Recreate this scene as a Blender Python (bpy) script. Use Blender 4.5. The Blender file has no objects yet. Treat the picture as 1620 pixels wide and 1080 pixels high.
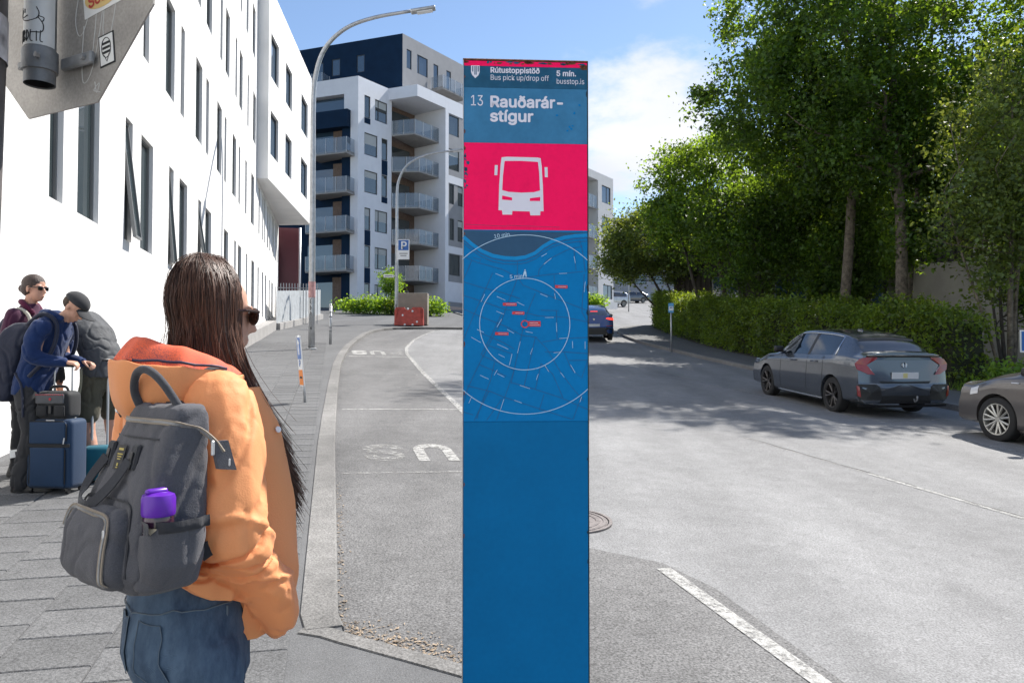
import bpy, bmesh, math, random
import numpy as np
from mathutils import Vector, Matrix, noise
random.seed(7)
RNG = np.random.default_rng(11)
R = math.radians
scene = bpy.context.scene
COL = scene.collection

# ------------------------------------------------------------------ camera
cam_d = bpy.data.cameras.new('camera')
cam_d.sensor_width = 36.0
cam_d.lens = 1200 / 1620 * 36
cam_d.clip_start = 0.05
cam_d.clip_end = 3000
cam = bpy.data.objects.new('camera', cam_d)
COL.objects.link(cam)
cam.location = (0, 0, 1.65)
cam.rotation_euler = (R(90) + math.atan(32 / 1200), 0, 0)
cam_d.dof.use_dof = False
scene.camera = cam

# ------------------------------------------------------------------ world and sun
SUN_AZ = 43.0     # degrees right of straight ahead
SUN_EL = 47.0
world = bpy.data.worlds.new('World')
scene.world = world
world.use_nodes = True
wt = world.node_tree
wt.nodes.clear()
def wn_(t, **k):
    n = wt.nodes.new(t)
    for a, b in k.items(): setattr(n, a, b)
    return n
w_out = wn_('ShaderNodeOutputWorld')
w_bg = wn_('ShaderNodeBackground')
w_bg.inputs['Strength'].default_value = 0.09
sky = wn_('ShaderNodeTexSky')
sky.sky_type = 'NISHITA'
sky.sun_disc = False
sky.sun_elevation = R(SUN_EL)
sky.sun_rotation = R(SUN_AZ)
sky.altitude = 20
sky.air_density = 0.9
sky.dust_density = 0.15
sky.ozone_density = 1.4
tc = wn_('ShaderNodeTexCoord')
sep = wn_('ShaderNodeSeparateXYZ')
wt.links.new(tc.outputs['Generated'], sep.inputs[0])
def wmath(op, a, b=None, c=None):
    n = wn_('ShaderNodeMath', operation=op)
    for i, v in enumerate((a, b, c)):
        if v is None: continue
        if isinstance(v, (int, float)): n.inputs[i].default_value = v
        else: wt.links.new(v, n.inputs[i])
    return n.outputs[0]
zc = wmath('ADD', wmath('MAXIMUM', sep.outputs['Z'], 0.0), 0.22)
cx = wmath('DIVIDE', sep.outputs['X'], zc)
cy = wmath('DIVIDE', sep.outputs['Y'], zc)
comb = wn_('ShaderNodeCombineXYZ')
wt.links.new(cx, comb.inputs[0]); wt.links.new(cy, comb.inputs[1])
comb.inputs[2].default_value = 20.95
nz = wn_('ShaderNodeTexNoise')
nz.inputs['Scale'].default_value = 0.9
nz.inputs['Detail'].default_value = 9
nz.inputs['Roughness'].default_value = 0.58
nz.inputs['Distortion'].default_value = 0.25
wt.links.new(comb.outputs[0], nz.inputs['Vector'])
ramp = wn_('ShaderNodeMapRange')
ramp.interpolation_type = 'SMOOTHSTEP'
ramp.inputs['From Min'].default_value = 0.522
ramp.inputs['From Max'].default_value = 0.625
wt.links.new(nz.outputs['Fac'], ramp.inputs['Value'])
nz2 = wn_('ShaderNodeTexNoise')
nz2.inputs['Scale'].default_value = 2.4
nz2.inputs['Detail'].default_value = 6
wt.links.new(comb.outputs[0], nz2.inputs['Vector'])
ccol = wn_('ShaderNodeMixRGB')
ccol.inputs[1].default_value = (3.9, 4.2, 5.0, 1)
ccol.inputs[2].default_value = (6.4, 6.4, 6.4, 1)
wt.links.new(nz2.outputs['Fac'], ccol.inputs[0])
mixc = wn_('ShaderNodeMixRGB')
wt.links.new(ramp.outputs[0], mixc.inputs[0])
wt.links.new(sky.outputs[0], mixc.inputs[1])
wt.links.new(ccol.outputs[0], mixc.inputs[2])
wt.links.new(mixc.outputs[0], w_bg.inputs['Color'])
wt.links.new(w_bg.outputs[0], w_out.inputs[0])

sun_d = bpy.data.lights.new('sun', 'SUN')
sun_d.energy = 4.2
sun_d.angle = R(0.53)
sun_d.color = (1.0, 0.955, 0.89)
sun = bpy.data.objects.new('sun', sun_d)
COL.objects.link(sun)
_sv = Vector((math.sin(R(SUN_AZ)) * math.cos(R(SUN_EL)), math.cos(R(SUN_AZ)) * math.cos(R(SUN_EL)), math.sin(R(SUN_EL))))
sun.rotation_euler = _sv.to_track_quat('Z', 'Y').to_euler()
sun.location = _sv * 60

scene.view_settings.view_transform = 'Standard'
scene.view_settings.look = 'None'
scene.view_settings.gamma = 1.0
scene.view_settings.exposure = 1.06
scene.cycles.use_denoising = True
scene.cycles.max_bounces = 8
scene.cycles.transparent_max_bounces = 12
scene.render.film_transparent = False

# ------------------------------------------------------------------ materials
MATS = {}
def nodes_of(m):
    return m.node_tree.nodes, m.node_tree.links
def mat(name, col, rough=0.7, metal=0.0, spec=0.5, var=0.0, vscale=8.0, bump=0.0, bscale=60.0, coat=0.0, emit=None, es=0.0, detail=4.0, sheen=0.0, coord='Object', fine=0.0, fscale=220.0, trans=0.0):
    """procedural principled material with colour variation and bump"""
    if name in MATS: return MATS[name]
    m = bpy.data.materials.new(name); m.use_nodes = True
    N, L = nodes_of(m)
    b = N['Principled BSDF']
    b.inputs['Base Color'].default_value = (*col, 1)
    b.inputs['Roughness'].default_value = rough
    b.inputs['Metallic'].default_value = metal
    b.inputs['Specular IOR Level'].default_value = spec
    b.inputs['Coat Weight'].default_value = coat
    b.inputs['Coat Roughness'].default_value = 0.04
    b.inputs['Sheen Weight'].default_value = sheen
    b.inputs['Transmission Weight'].default_value = trans
    if emit:
        b.inputs['Emission Color'].default_value = (*emit, 1)
        b.inputs['Emission Strength'].default_value = es
    t = N.new('ShaderNodeTexCoord')
    if var or fine:
        n1 = N.new('ShaderNodeTexNoise'); n1.inputs['Scale'].default_value = vscale; n1.inputs['Detail'].default_value = detail
        L.new(t.outputs[coord], n1.inputs['Vector'])
        mr = N.new('ShaderNodeMapRange')
        mr.inputs['From Min'].default_value = 0.3; mr.inputs['From Max'].default_value = 0.7
        mr.inputs['To Min'].default_value = 1 - var; mr.inputs['To Max'].default_value = 1 + var
        L.new(n1.outputs['Fac'], mr.inputs['Value'])
        fac = mr.outputs[0]
        if fine:
            n3 = N.new('ShaderNodeTexNoise'); n3.inputs['Scale'].default_value = fscale; n3.inputs['Detail'].default_value = 2
            L.new(t.outputs[coord], n3.inputs['Vector'])
            m3 = N.new('ShaderNodeMapRange'); m3.inputs['From Min'].default_value = 0.3; m3.inputs['From Max'].default_value = 0.7
            m3.inputs['To Min'].default_value = 1 - fine; m3.inputs['To Max'].default_value = 1 + fine
            L.new(n3.outputs['Fac'], m3.inputs['Value'])
            mu = N.new('ShaderNodeMath'); mu.operation = 'MULTIPLY'
            L.new(fac, mu.inputs[0]); L.new(m3.outputs[0], mu.inputs[1]); fac = mu.outputs[0]
        vm = N.new('ShaderNodeVectorMath'); vm.operation = 'SCALE'
        vm.inputs[0].default_value = col
        L.new(fac, vm.inputs['Scale'])
        L.new(vm.outputs[0], b.inputs['Base Color'])
    if bump:
        n2 = N.new('ShaderNodeTexNoise'); n2.inputs['Scale'].default_value = bscale; n2.inputs['Detail'].default_value = 5
        L.new(t.outputs[coord], n2.inputs['Vector'])
        bp = N.new('ShaderNodeBump'); bp.inputs['Strength'].default_value = bump; bp.inputs['Distance'].default_value = 0.02
        L.new(n2.outputs['Fac'], bp.inputs['Height'])
        L.new(bp.outputs[0], b.inputs['Normal'])
    MATS[name] = m
    return m

def glass_mat(name, col=(0.02, 0.028, 0.035), rough=0.03, alpha=1.0):
    if name in MATS: return MATS[name]
    m = mat(name, col, rough, spec=1.0)
    b = m.node_tree.nodes['Principled BSDF']
    b.inputs['IOR'].default_value = 1.6
    b.inputs['Alpha'].default_value = alpha
    return m

# ------------------------------------------------------------------ mesh builder
class MB:
    def __init__(s):
        s.v = []; s.f = []
    def add(s, vs, fs):
        o = len(s.v)
        s.v.extend([tuple(map(float, p)) for p in vs])
        s.f.extend([tuple(i + o for i in f) for f in fs])
        return s
    def box(s, c, size, rz=0.0, M=None):
        x, y, z = size[0] / 2, size[1] / 2, size[2] / 2
        vs = [Vector((a, b, d)) for a in (-x, x) for b in (-y, y) for d in (-z, z)]
        if M is not None: vs = [M @ p for p in vs]
        elif rz:
            q = Matrix.Rotation(rz, 3, 'Z'); vs = [q @ p for p in vs]
        cc = Vector(c)
        vs = [p + cc for p in vs]
        return s.add(vs, [(0, 1, 3, 2), (4, 6, 7, 5), (0, 4, 5, 1), (2, 3, 7, 6), (0, 2, 6, 4), (1, 5, 7, 3)])
    def rbox(s, c, size, r=0.01, seg=2, M=None):
        bm = bmesh.new(); bmesh.ops.create_cube(bm, size=1)
        bmesh.ops.scale(bm, vec=size, verts=bm.verts)
        bmesh.ops.bevel(bm, geom=bm.edges[:], offset=min(r, min(size) * 0.49), segments=seg, profile=0.5, affect='EDGES')
        return s.bm(bm, c, M)
    def bm(s, bm, c=(0, 0, 0), M=None):
        cc = Vector(c); bm.verts.index_update()
        vs = [((M @ v.co) if M is not None else v.co) + cc for v in bm.verts]
        fs = [tuple(v.index for v in f.verts) for f in bm.faces]
        bm.free()
        return s.add(vs, fs)
    def tube(s, pts, rad, n=8, cap=True, squash=None):
        """swept tube; rad number or list; squash=(axis vector, factor)"""
        pts = [Vector(p) for p in pts]
        m = len(pts)
        if not hasattr(rad, '__len__'): rad = [rad] * m
        T = []
        for i in range(m):
            a = pts[max(i - 1, 0)]; b = pts[min(i + 1, m - 1)]
            d = (b - a)
            T.append(d.normalized() if d.length > 1e-9 else Vector((0, 0, 1)))
        up = Vector((0, 0, 1)) if abs(T[0].z) < 0.9 else Vector((1, 0, 0))
        u = T[0].cross(up).normalized(); w = u.cross(T[0]).normalized()
        vs = []
        for i in range(m):
            if i:
                q = T[i - 1].rotation_difference(T[i])
                u = q @ u; w = q @ w
            for k in range(n):
                a = 2 * math.pi * k / n
                o = u * (math.cos(a) * rad[i]) + w * (math.sin(a) * rad[i])
                if squash is not None:
                    ax = Vector(squash[0]).normalized(); o = o - ax * o.dot(ax) * (1 - squash[1])
                vs.append(pts[i] + o)
        fs = []
        for i in range(m - 1):
            for k in range(n):
                k2 = (k + 1) % n
                fs.append((i * n + k, i * n + k2, (i + 1) * n + k2, (i + 1) * n + k))
        if cap:
            fs.append(tuple(reversed(range(n)))); fs.append(tuple(range((m - 1) * n, m * n)))
        return s.add(vs, fs)
    def lathe(s, prof, n=16, c=(0, 0, 0), M=None, cap=False):
        vs = []; fs = []
        for r_, z_ in prof:
            for k in range(n):
                a = 2 * math.pi * k / n
                vs.append(Vector((r_ * math.cos(a), r_ * math.sin(a), z_)))
        for i in range(len(prof) - 1):
            for k in range(n):
                k2 = (k + 1) % n
                fs.append((i * n + k, i * n + k2, (i + 1) * n + k2, (i + 1) * n + k))
        if cap:
            fs.append(tuple(reversed(range(n)))); fs.append(tuple(range((len(prof) - 1) * n, len(prof) * n)))
        cc = Vector(c)
        vs = [((M @ p) if M is not None else p) + cc for p in vs]
        return s.add(vs, fs)
    def prism(s, poly, h, M=None, c=(0, 0, 0)):
        """polygon in xy extruded to z=h"""
        n = len(poly); cc = Vector(c)
        vs = [Vector((p[0], p[1], 0)) for p in poly] + [Vector((p[0], p[1], h)) for p in poly]
        if M is not None: vs = [M @ p for p in vs]
        vs = [p + cc for p in vs]
        fs = [tuple(reversed(range(n))), tuple(range(n, 2 * n))]
        for i in range(n):
            j = (i + 1) % n
            fs.append((i, j, n + j, n + i))
        return s.add(vs, fs)
    def loft(s, rings, close=True, cap=True):
        n = len(rings[0]); vs = [p for r_ in rings for p in r_]; fs = []
        for i in range(len(rings) - 1):
            for k in range(n if close else n - 1):
                k2 = (k + 1) % n
                fs.append((i * n + k, i * n + k2, (i + 1) * n + k2, (i + 1) * n + k))
        if cap and close:
            fs.append(tuple(reversed(range(n)))); fs.append(tuple(range((len(rings) - 1) * n, len(rings) * n)))
        return s.add(vs, fs)
    def sphere(s, c, r, n=12, m=8, M=None):
        rr = r if hasattr(r, '__len__') else (r, r, r)
        prof = []
        vs = []; fs = []
        for i in range(1, m):
            ph = math.pi * i / m
            for k in range(n):
                a = 2 * math.pi * k / n
                vs.append(Vector((rr[0] * math.sin(ph) * math.cos(a), rr[1] * math.sin(ph) * math.sin(a), rr[2] * math.cos(ph))))
        vs.append(Vector((0, 0, rr[2]))); vs.append(Vector((0, 0, -rr[2])))
        t0 = len(vs) - 2; b0 = len(vs) - 1
        for i in range(m - 2):
            for k in range(n):
                k2 = (k + 1) % n
                fs.append((i * n + k, (i + 1) * n + k, (i + 1) * n + k2, i * n + k2))
        for k in range(n):
            k2 = (k + 1) % n
            fs.append((t0, k, k2)); fs.append((b0, (m - 2) * n + k2, (m - 2) * n + k))
        cc = Vector(c)
        return s.add([((M @ p) if M is not None else p) + cc for p in vs], fs)
    def build(s, name, material, parent=None, smooth=False, world=False, fix=False, angle=None):
        me = bpy.data.meshes.new(name)
        vs = s.v
        if world and parent is not None:
            o = parent
            off = Vector((0, 0, 0))
            Mi = None
            while o is not None:
                if o.rotation_euler.z or o.rotation_euler.x: Mi = True
                off += Vector(o.location); o = o.parent
            vs = [(p[0] - off.x, p[1] - off.y, p[2] - off.z) for p in vs]
        me.from_pydata(vs, [], s.f)
        if fix:
            bm = bmesh.new(); bm.from_mesh(me); bmesh.ops.recalc_face_normals(bm, faces=bm.faces); bm.to_mesh(me); bm.free()
        if smooth or angle:
            me.polygons.foreach_set('use_smooth', [True] * len(me.polygons))
            if angle: me.set_sharp_from_angle(angle=R(angle))
        return link(name, me, material, parent)

def link(name, me, material, parent=None):
    o = bpy.data.objects.new(name, me)
    COL.objects.link(o)
    if material is not None:
        for mm in (material if isinstance(material, (list, tuple)) else [material]):
            me.materials.append(mm)
    if parent is not None: o.parent = parent
    return o

def thing(name, label, cat, loc=(0, 0, 0), rz=0.0, group=None):
    o = bpy.data.objects.new(name, None)
    o.empty_display_size = 0.2
    COL.objects.link(o)
    o.location = loc; o.rotation_euler = (0, 0, rz)
    return tag(o, label, cat, group)
def tag(o, label=None, cat=None, group=None, kind=None):
    if label: o['label'] = label
    if cat: o['category'] = cat
    if group: o['group'] = group
    if kind: o['kind'] = kind
    return o
def struct(o, label=None):
    o['kind'] = 'structure'
    if label: o['label'] = label
    return o
def copy_tree(o, parent=None):
    c = o.copy(); COL.objects.link(c); c.parent = parent
    for ch in [x for x in CHILDREN.get(o.name, [])] or list(o.children):
        copy_tree(ch, c)
    return c
CHILDREN = {}

def remeshed(mb, voxel, smooth_it=4, fac=0.5):
    """closed shapes merged into one continuous surface"""
    me = bpy.data.meshes.new('tmp')
    me.from_pydata(mb.v, [], mb.f)
    bm = bmesh.new(); bm.from_mesh(me); bmesh.ops.recalc_face_normals(bm, faces=bm.faces); bm.to_mesh(me); bm.free()
    o = bpy.data.objects.new('tmp', me); COL.objects.link(o)
    r_ = o.modifiers.new('r', 'REMESH'); r_.mode = 'VOXEL'; r_.voxel_size = voxel; r_.adaptivity = 0
    if smooth_it:
        sm_ = o.modifiers.new('s', 'SMOOTH'); sm_.iterations = smooth_it; sm_.factor = fac
    bpy.context.view_layer.update()
    dg = bpy.context.evaluated_depsgraph_get()
    out = bpy.data.meshes.new_from_object(o.evaluated_get(dg))
    bpy.data.objects.remove(o); bpy.data.meshes.remove(me)
    out.polygons.foreach_set('use_smooth', [True] * len(out.polygons))
    return out
def get_co(me):
    a = np.empty(len(me.vertices) * 3); me.vertices.foreach_get('co', a); return a.reshape(-1, 3)
def set_co(me, a):
    me.vertices.foreach_set('co', np.ascontiguousarray(a, dtype=np.float32).ravel()); me.update()
def get_no(me):
    a = np.empty(len(me.vertices) * 3); me.vertex_normals.foreach_get('vector', a) if hasattr(me.vertex_normals, 'foreach_get') else None
    return a.reshape(-1, 3)

try:        # the lettering face that ships with Blender
    import os
    FONT = bpy.data.fonts.load(os.path.join(bpy.utils.system_resource('DATAFILES'), 'fonts', 'Inter.woff2'))
except Exception:
    FONT = None
def raw_text(txt, bold=0.0, extr=0.0, space=1.0, size=1.0):
    cu = bpy.data.curves.new('t', 'FONT')
    cu.body = txt; cu.size = size; cu.offset = bold; cu.extrude = extr
    cu.space_character = space; cu.resolution_u = 3
    if FONT: cu.font = FONT
    o = bpy.data.objects.new('tmp', cu); COL.objects.link(o)
    bpy.context.view_layer.update()
    me = bpy.data.meshes.new_from_object(o.evaluated_get(bpy.context.evaluated_depsgraph_get()))
    bpy.data.objects.remove(o); bpy.data.curves.remove(cu)
    me.materials.clear()
    return me
_cap = max(v.co.y for v in raw_text('H').vertices)
def text_mesh(txt, cap, name, material, parent, M, bold=0.0, extr=0.0003, align='LEFT', space=1.0, width=None):
    """flat lettering of a given capital height: M maps text plane (x right, y up, z out) into parent space"""
    me = raw_text(txt, 0.0, 0.0, space)
    co = get_co(me) * (cap / _cap)
    if width: co[:, 0] = (co[:, 0] - co[:, 0].min()) * width / (co[:, 0].max() - co[:, 0].min())
    if align == 'CENTER': co[:, 0] -= (co[:, 0].max() + co[:, 0].min()) / 2
    co[:, 2] = extr
    if bold > 0:      # heavier strokes: the outline laid down several times, each a hair above the last
        mb = MB(); fs = [tuple(q.vertices) for q in me.polygons]
        for k in range(9):
            a = 2 * math.pi * k / 8; r_ = bold if k < 8 else 0
            mb.add(co + np.array([r_ * math.cos(a), r_ * math.sin(a), k * 0.000012]), fs)
        me2 = bpy.data.meshes.new(name); me2.from_pydata(mb.v, [], mb.f); bpy.data.meshes.remove(me); me = me2
    else: set_co(me, co)
    me.transform(M)
    return link(name, me, material, parent)

def frame_M(origin, xdir, ydir):
    x = Vector(xdir).normalized(); y = Vector(ydir).normalized(); z = x.cross(y).normalized()
    y = z.cross(x).normalized()
    M = Matrix((x, y, z)).transposed().to_4x4()
    M.translation = Vector(origin)
    return M

# ------------------------------------------------------------------ lie of the land
def sm(a, b, x):
    t = min(max((x - a) / (b - a), 0.0), 1.0); return t * t * (3 - 2 * t)
def ST(x, y): return -.2311 * x + .973 * y, .973 * x + .2311 * y
def XY(s, t): return -.2311 * s + .973 * t, .973 * s + .2311 * t
def G(x, y):
    s, t = ST(x, y)
    z = .0803 * max(min(s, 97), -30)
    if s > 10: z += .0003 * (min(s, 97) - 10) ** 2
    if s > 97: z += .13 * 12 * (1 - math.exp(-(s - 97) / 12))
    z += -.018 * min(max(t, 0), 20) * (1 - sm(18, 45, s))
    return z
def P3(s, t, dz=0.0):
    x, y = XY(s, t); return (x, y, G(x, y) + dz)
def lerp_tab(tab):
    xs = [a for a, b in tab]; ys = [b for a, b in tab]
    return lambda x: float(np.interp(x, xs, ys))
def strip(s_list, tl, tr, dz, nt=6, mb=None):
    mb = mb or MB()
    rows = []
    for s in s_list:
        a, b = tl(s), tr(s)
        rows.append([P3(s, a + (b - a) * k / nt, dz) for k in range(nt + 1)])
    return mb.loft(rows, close=False)
def frange(a, b, st):
    n = max(int(round((b - a) / st)), 1)
    return [a + (b - a) * i / n for i in range(n + 1)]
# ================================================================== GROUND AND STREET
def asphalt(name, col, grain=0.35, big=0.12, gscale=150.0, pits=0.5, rough=0.85, patch=0.0):
    m = bpy.data.materials.new(name); m.use_nodes = True
    N, L = nodes_of(m); b = N['Principled BSDF']
    b.inputs['Roughness'].default_value = rough
    b.inputs['Specular IOR Level'].default_value = 0.3
    t = N.new('ShaderNodeTexCoord')
    def nz_(sc, det, ro=0.5):
        n = N.new('ShaderNodeTexNoise'); n.inputs['Scale'].default_value = sc; n.inputs['Detail'].default_value = det
        n.inputs['Roughness'].default_value = ro
        L.new(t.outputs['Object'], n.inputs['Vector']); return n.outputs['Fac']
    def rng(v, a, b_, c, d):
        n = N.new('ShaderNodeMapRange')
        n.inputs[1].default_value = a; n.inputs[2].default_value = b_; n.inputs[3].default_value = c; n.inputs[4].default_value = d
        L.new(v, n.inputs[0]); return n.outputs[0]
    def mul(a, b_):
        n = N.new('ShaderNodeMath'); n.operation = 'MULTIPLY'; L.new(a, n.inputs[0]); L.new(b_, n.inputs[1]); return n.outputs[0]
    g = rng(nz_(gscale, 2, 0.7), 0.3, 0.7, 1 - grain, 1 + grain)
    bg = rng(nz_(0.55, 5, 0.6), 0.3, 0.7, 1 - big, 1 + big)
    md = rng(nz_(5.0, 6, 0.65), 0.3, 0.7, 1 - big * 0.9, 1 + big * 0.9)
    v = N.new('ShaderNodeTexVoronoi'); v.inputs['Scale'].default_value = 42
    L.new(t.outputs['Object'], v.inputs['Vector'])
    pt = rng(v.outputs['Distance'], 0.05, 0.16, 1 - pits, 1.0)
    # wheel tracks and worn streaks along the street
    mp = N.new('ShaderNodeMapping'); mp.inputs['Rotation'].default_value = (0, 0, R(-13.4)); mp.inputs['Scale'].default_value = (1.3, 0.07, 1)
    L.new(t.outputs['Object'], mp.inputs['Vector'])
    ns = N.new('ShaderNodeTexNoise'); ns.inputs['Scale'].default_value = 1.0; ns.inputs['Detail'].default_value = 4
    L.new(mp.outputs[0], ns.inputs['Vector'])
    stv = rng(ns.outputs['Fac'], 0.3, 0.7, 1 - big, 1 + big)
    f = mul(mul(mul(g, bg), mul(md, pt)), stv)
    vm = N.new('ShaderNodeVectorMath'); vm.operation = 'SCALE'; vm.inputs[0].default_value = col
    L.new(f, vm.inputs['Scale']); L.new(vm.outputs[0], b.inputs['Base Color'])
    bp = N.new('ShaderNodeBump'); bp.inputs['Strength'].default_value = 0.35; bp.inputs['Distance'].default_value = 0.006
    L.new(g, bp.inputs['Height']); L.new(bp.outputs[0], b.inputs['Normal'])
    MATS[name] = m
    return m
M_ROAD = asphalt('road_asphalt', (0.196, 0.196, 0.197), 0.42, 0.13, gscale=85)
M_BAY = asphalt('bay_asphalt', (0.136, 0.134, 0.133), 0.62, 0.15, gscale=75, pits=0.6)
M_SIDE = asphalt('sidewalk_asphalt', (0.118, 0.119, 0.121), 0.36, 0.10, pits=0.25)
M_KERB = asphalt('kerb_concrete', (0.175, 0.170, 0.163), 0.42, 0.18, gscale=80, pits=0.35)
M_SLAB = [asphalt('paving_slab_%d' % i, tuple(c * k for c in (0.117, 0.1175, 0.119)), 0.46, 0.10, gscale=95, pits=0.3) for i, k in enumerate((0.90, 1.0, 1.09))]
M_EARTH = mat('earth', (0.06, 0.052, 0.04), 0.95, var=0.35, vscale=3, bump=0.6, bscale=9, fine=0.3, fscale=40)

tk = lerp_tab([(-8, 1.1), (2.4, 1.1), (3.05, 0.98), (3.35, 0.75), (3.62, 0.42), (3.9, 0.08), (4.15, .04), (9, .04), (11, .06), (15, .12), (19.6, .22), (23, .38), (26.5, .62), (30, .97), (34.2, 1.5), (36.5, 1.95), (38.2, 2.5), (39.2, 3.1), (39.8, 3.9), (40.0, 5.0)])
tr_ = lerp_tab([(-12, 11.7), (10.9, 11.85), (12.2, 12.0), (20.6, 12.57), (23.7, 12.78), (28, 13.15), (31.5, 13.4), (35.4, 14.1), (39, 15.1), (42, 16.6), (44.5, 18.8), (46.5, 22.5), (47.5, 27), (48, 32)])

# wide ground sheet
def hill_ground():
    ss = frange(-60, 20, 4) + frange(24, 120, 4) + [140, 170, 220, 300, 450, 700, 1100, 1600]
    ts = [-1200, -700, -400, -220, -120, -70, -40, -20, -10, -4, 0, 4, 8, 12, 16, 20, 28, 40, 70, 120, 220, 400, 700, 1200]
    rows = [[P3(s, t, -0.30) for t in ts] for s in ss]
    o = MB().loft(rows, close=False).build('ground', M_EARTH, smooth=True)
    struct(o, 'dark earth under the planting and behind the buildings')
hill_ground()

# main roadway
mb = MB()
strip(frange(-12, 40, 1.0), lambda s: min(tk(s), 3.0) - 0.1, lambda s: tr_(s) + 0.05, -0.12, 14, mb)
road = mb.build('road', M_ROAD, smooth=True)
struct(road, 'pale sunlit asphalt roadway climbing away uphill')
mb = MB()
strip(frange(39.9, 120, 1.6), lambda s: 9.4 if s < 70 else 9.4 - (s - 70) * 0.6, lambda s: tr_(s) + 0.05 if s < 48 else 60, -0.124, 24, mb)
struct(mb.build('upper_road', M_ROAD, smooth=True), 'asphalt junction at the top of the hill')

# bus bay with darker asphalt, lies 5 mm proud as a resurfaced sheet
tb = lerp_tab([(-12, 2.5), (3.2, 2.42), (4.6, 2.40), (5.0, 2.25), (5.15, 1.7), (8, 1.9), (13.1, 2.15), (19, 2.25), (24.9, 2.41), (27.5, 2.65), (29.5, 2.98), (32, 3.4), (35, 4.1), (38.6, 5.15), (39.9, 5.6)])
mb = MB()
strip(frange(-12, 39.9, 0.5), lambda s: min(tk(s), tb(s) - 0.02) - 0.1, tb, -0.115, 8, mb)
struct(mb.build('bus_bay', M_BAY, smooth=True), 'darker worn asphalt of the bus lay-by beside the kerb')

# left pavement base and plaza
mb = MB()
strip(frange(-10, 40.05, 0.6), lambda s: -3.6, lambda s: tk(s) - 0.05, -0.006, 8, mb)
struct(mb.build('sidewalk', M_SIDE, smooth=True), 'grey pavement along the white building')
mb = MB()
strip(frange(40.05, 120, 1.6), lambda s: -14.0, lambda s: 9.3 if s < 70 else 9.3 - (s - 70) * 0.6, -0.008, 16, mb)
struct(mb.build('plaza', M_SIDE, smooth=True), 'grey paved area at the end of the lay-by')
# right pavement
hedge_front = lerp_tab([(-12, 14.6), (16, 14.4), (24, 14.75), (30, 15.6), (36.5, 17.1), (42, 18.6), (46, 20.6), (47.5, 30)])
mb = MB()
strip(frange(-12, 46.4, 0.8), lambda s: tr_(s) + 0.05, lambda s: max(hedge_front(s), tr_(s) + 0.3), 0.0, 6, mb)
struct(mb.build('far_sidewalk', M_SIDE, smooth=True), 'grey pavement between the road and the hedge')

# kerbs : profile swept along a path
def kerb(name, path, width, drop, label, up=0.004):
    pts = [Vector((*XY(s, t), 0)) for s, t in path]
    # resample
    rings = []
    n = len(pts)
    for i, p in enumerate(pts):
        a = pts[max(i - 1, 0)]; b = pts[min(i + 1, n - 1)]
        d = (b - a).normalized(); nr = Vector((d.y, -d.x, 0))   # right of path
        prof = [(0.0, -drop), (0.0, up - 0.012), (-0.012, up), (-width, up), (-width, -drop)]
        ring = []
        for o, z in prof:
            q = p + nr * o
            ring.append((q.x, q.y, G(q.x, q.y) + z))
        rings.append(ring)
    o = MB().loft(rings, close=True).build(name, M_KERB, fix=True)
    struct(o, label); return o
def dense(path, st=0.5):
    out = []
    for (a, b), (c, d) in zip(path[:-1], path[1:]):
        n = max(1, int(math.hypot(c - a, d - b) / st))
        out += [(a + (c - a) * k / n, b + (d - b) * k / n) for k in range(n)]
    out.append(path[-1]); return out
kp = [(s, tk(s)) for s in [3.97, 4.15, 6, 9, 11, 13, 15, 17, 19.6, 21.5, 23, 25, 26.5, 28.5, 30, 32, 34.2, 35.5, 36.5, 37.5, 38.2, 38.8, 39.2, 39.55, 39.8, 39.92]] + [(40.0, 5.0), (40.1, 7.0), (40.2, 9.4), (41.0, 9.7), (50, 9.8), (70, 9.8)]
kerb('kerb', dense(kp, 0.8), 0.19, 0.16, 'pale cast concrete kerb along the lay-by')
kp2 = [(-8, 1.1), (2.4, 1.1), (2.75, 1.07), (3.05, 0.98), (3.35, 0.75), (3.62, 0.42), (3.86, 0.12), (3.95, 0.02), (4.02, -0.10)]
kerb('kerb', dense(kp2, 0.4), 0.11, 0.16, 'low kerb strip crossing the near end of the lay-by', up=0.002)
kp3 = [(s, tr_(s)) for s in frange(-12, 42, 2)] + [(42.8, 17.2), (43.7, 18.0), (44.5, 18.8), (45.2, 20), (46, 21.5), (46.5, 22.5), (47.0, 25), (47.5, 27), (48, 32)]
kp3 = [(s, t) for s, t in reversed(kp3)]
kerb('kerb', kp3, 0.15, 0.16, 'grey kerb on the far side of the road')

# paving slabs: individual pieces on the near pavement
def slab_mesh(w, l):
    bm = bmesh.new(); bmesh.ops.create_cube(bm, size=1)
    bmesh.ops.scale(bm, vec=(w, l, 0.03), verts=bm.verts)
    top = [e for e in bm.edges if all(v.co.z > 0 for v in e.verts)]
    bmesh.ops.bevel(bm, geom=top, offset=0.006, segments=1, affect='EDGES')
    me = bpy.data.meshes.new('paving_slab'); bm.to_mesh(me); bm.free(); return me
SW, SL = 0.42, 0.342
sidewalk = bpy.data.objects['sidewalk']
slab_meshes = []
for i in range(3):
    me = slab_mesh(SW - 0.007, SL - 0.007); me.materials.append(M_SLAB[i]); slab_meshes.append(me)
slope_q = Matrix.Rotation(R(13.38), 4, 'Z') @ Matrix.Rotation(math.atan(.0803), 4, 'X')
rest = MB(); n_s = 0
cells = []
for c in range(8):
    t0 = -0.19 - SW * (c + 0.5)
    if t0 - SW / 2 < -3.5: continue
    off = SL / 2 if c % 2 else 0.0
    for k in range(0, 75):
        cells.append((2.55 + off + k * SL, t0))
cells.sort()
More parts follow.
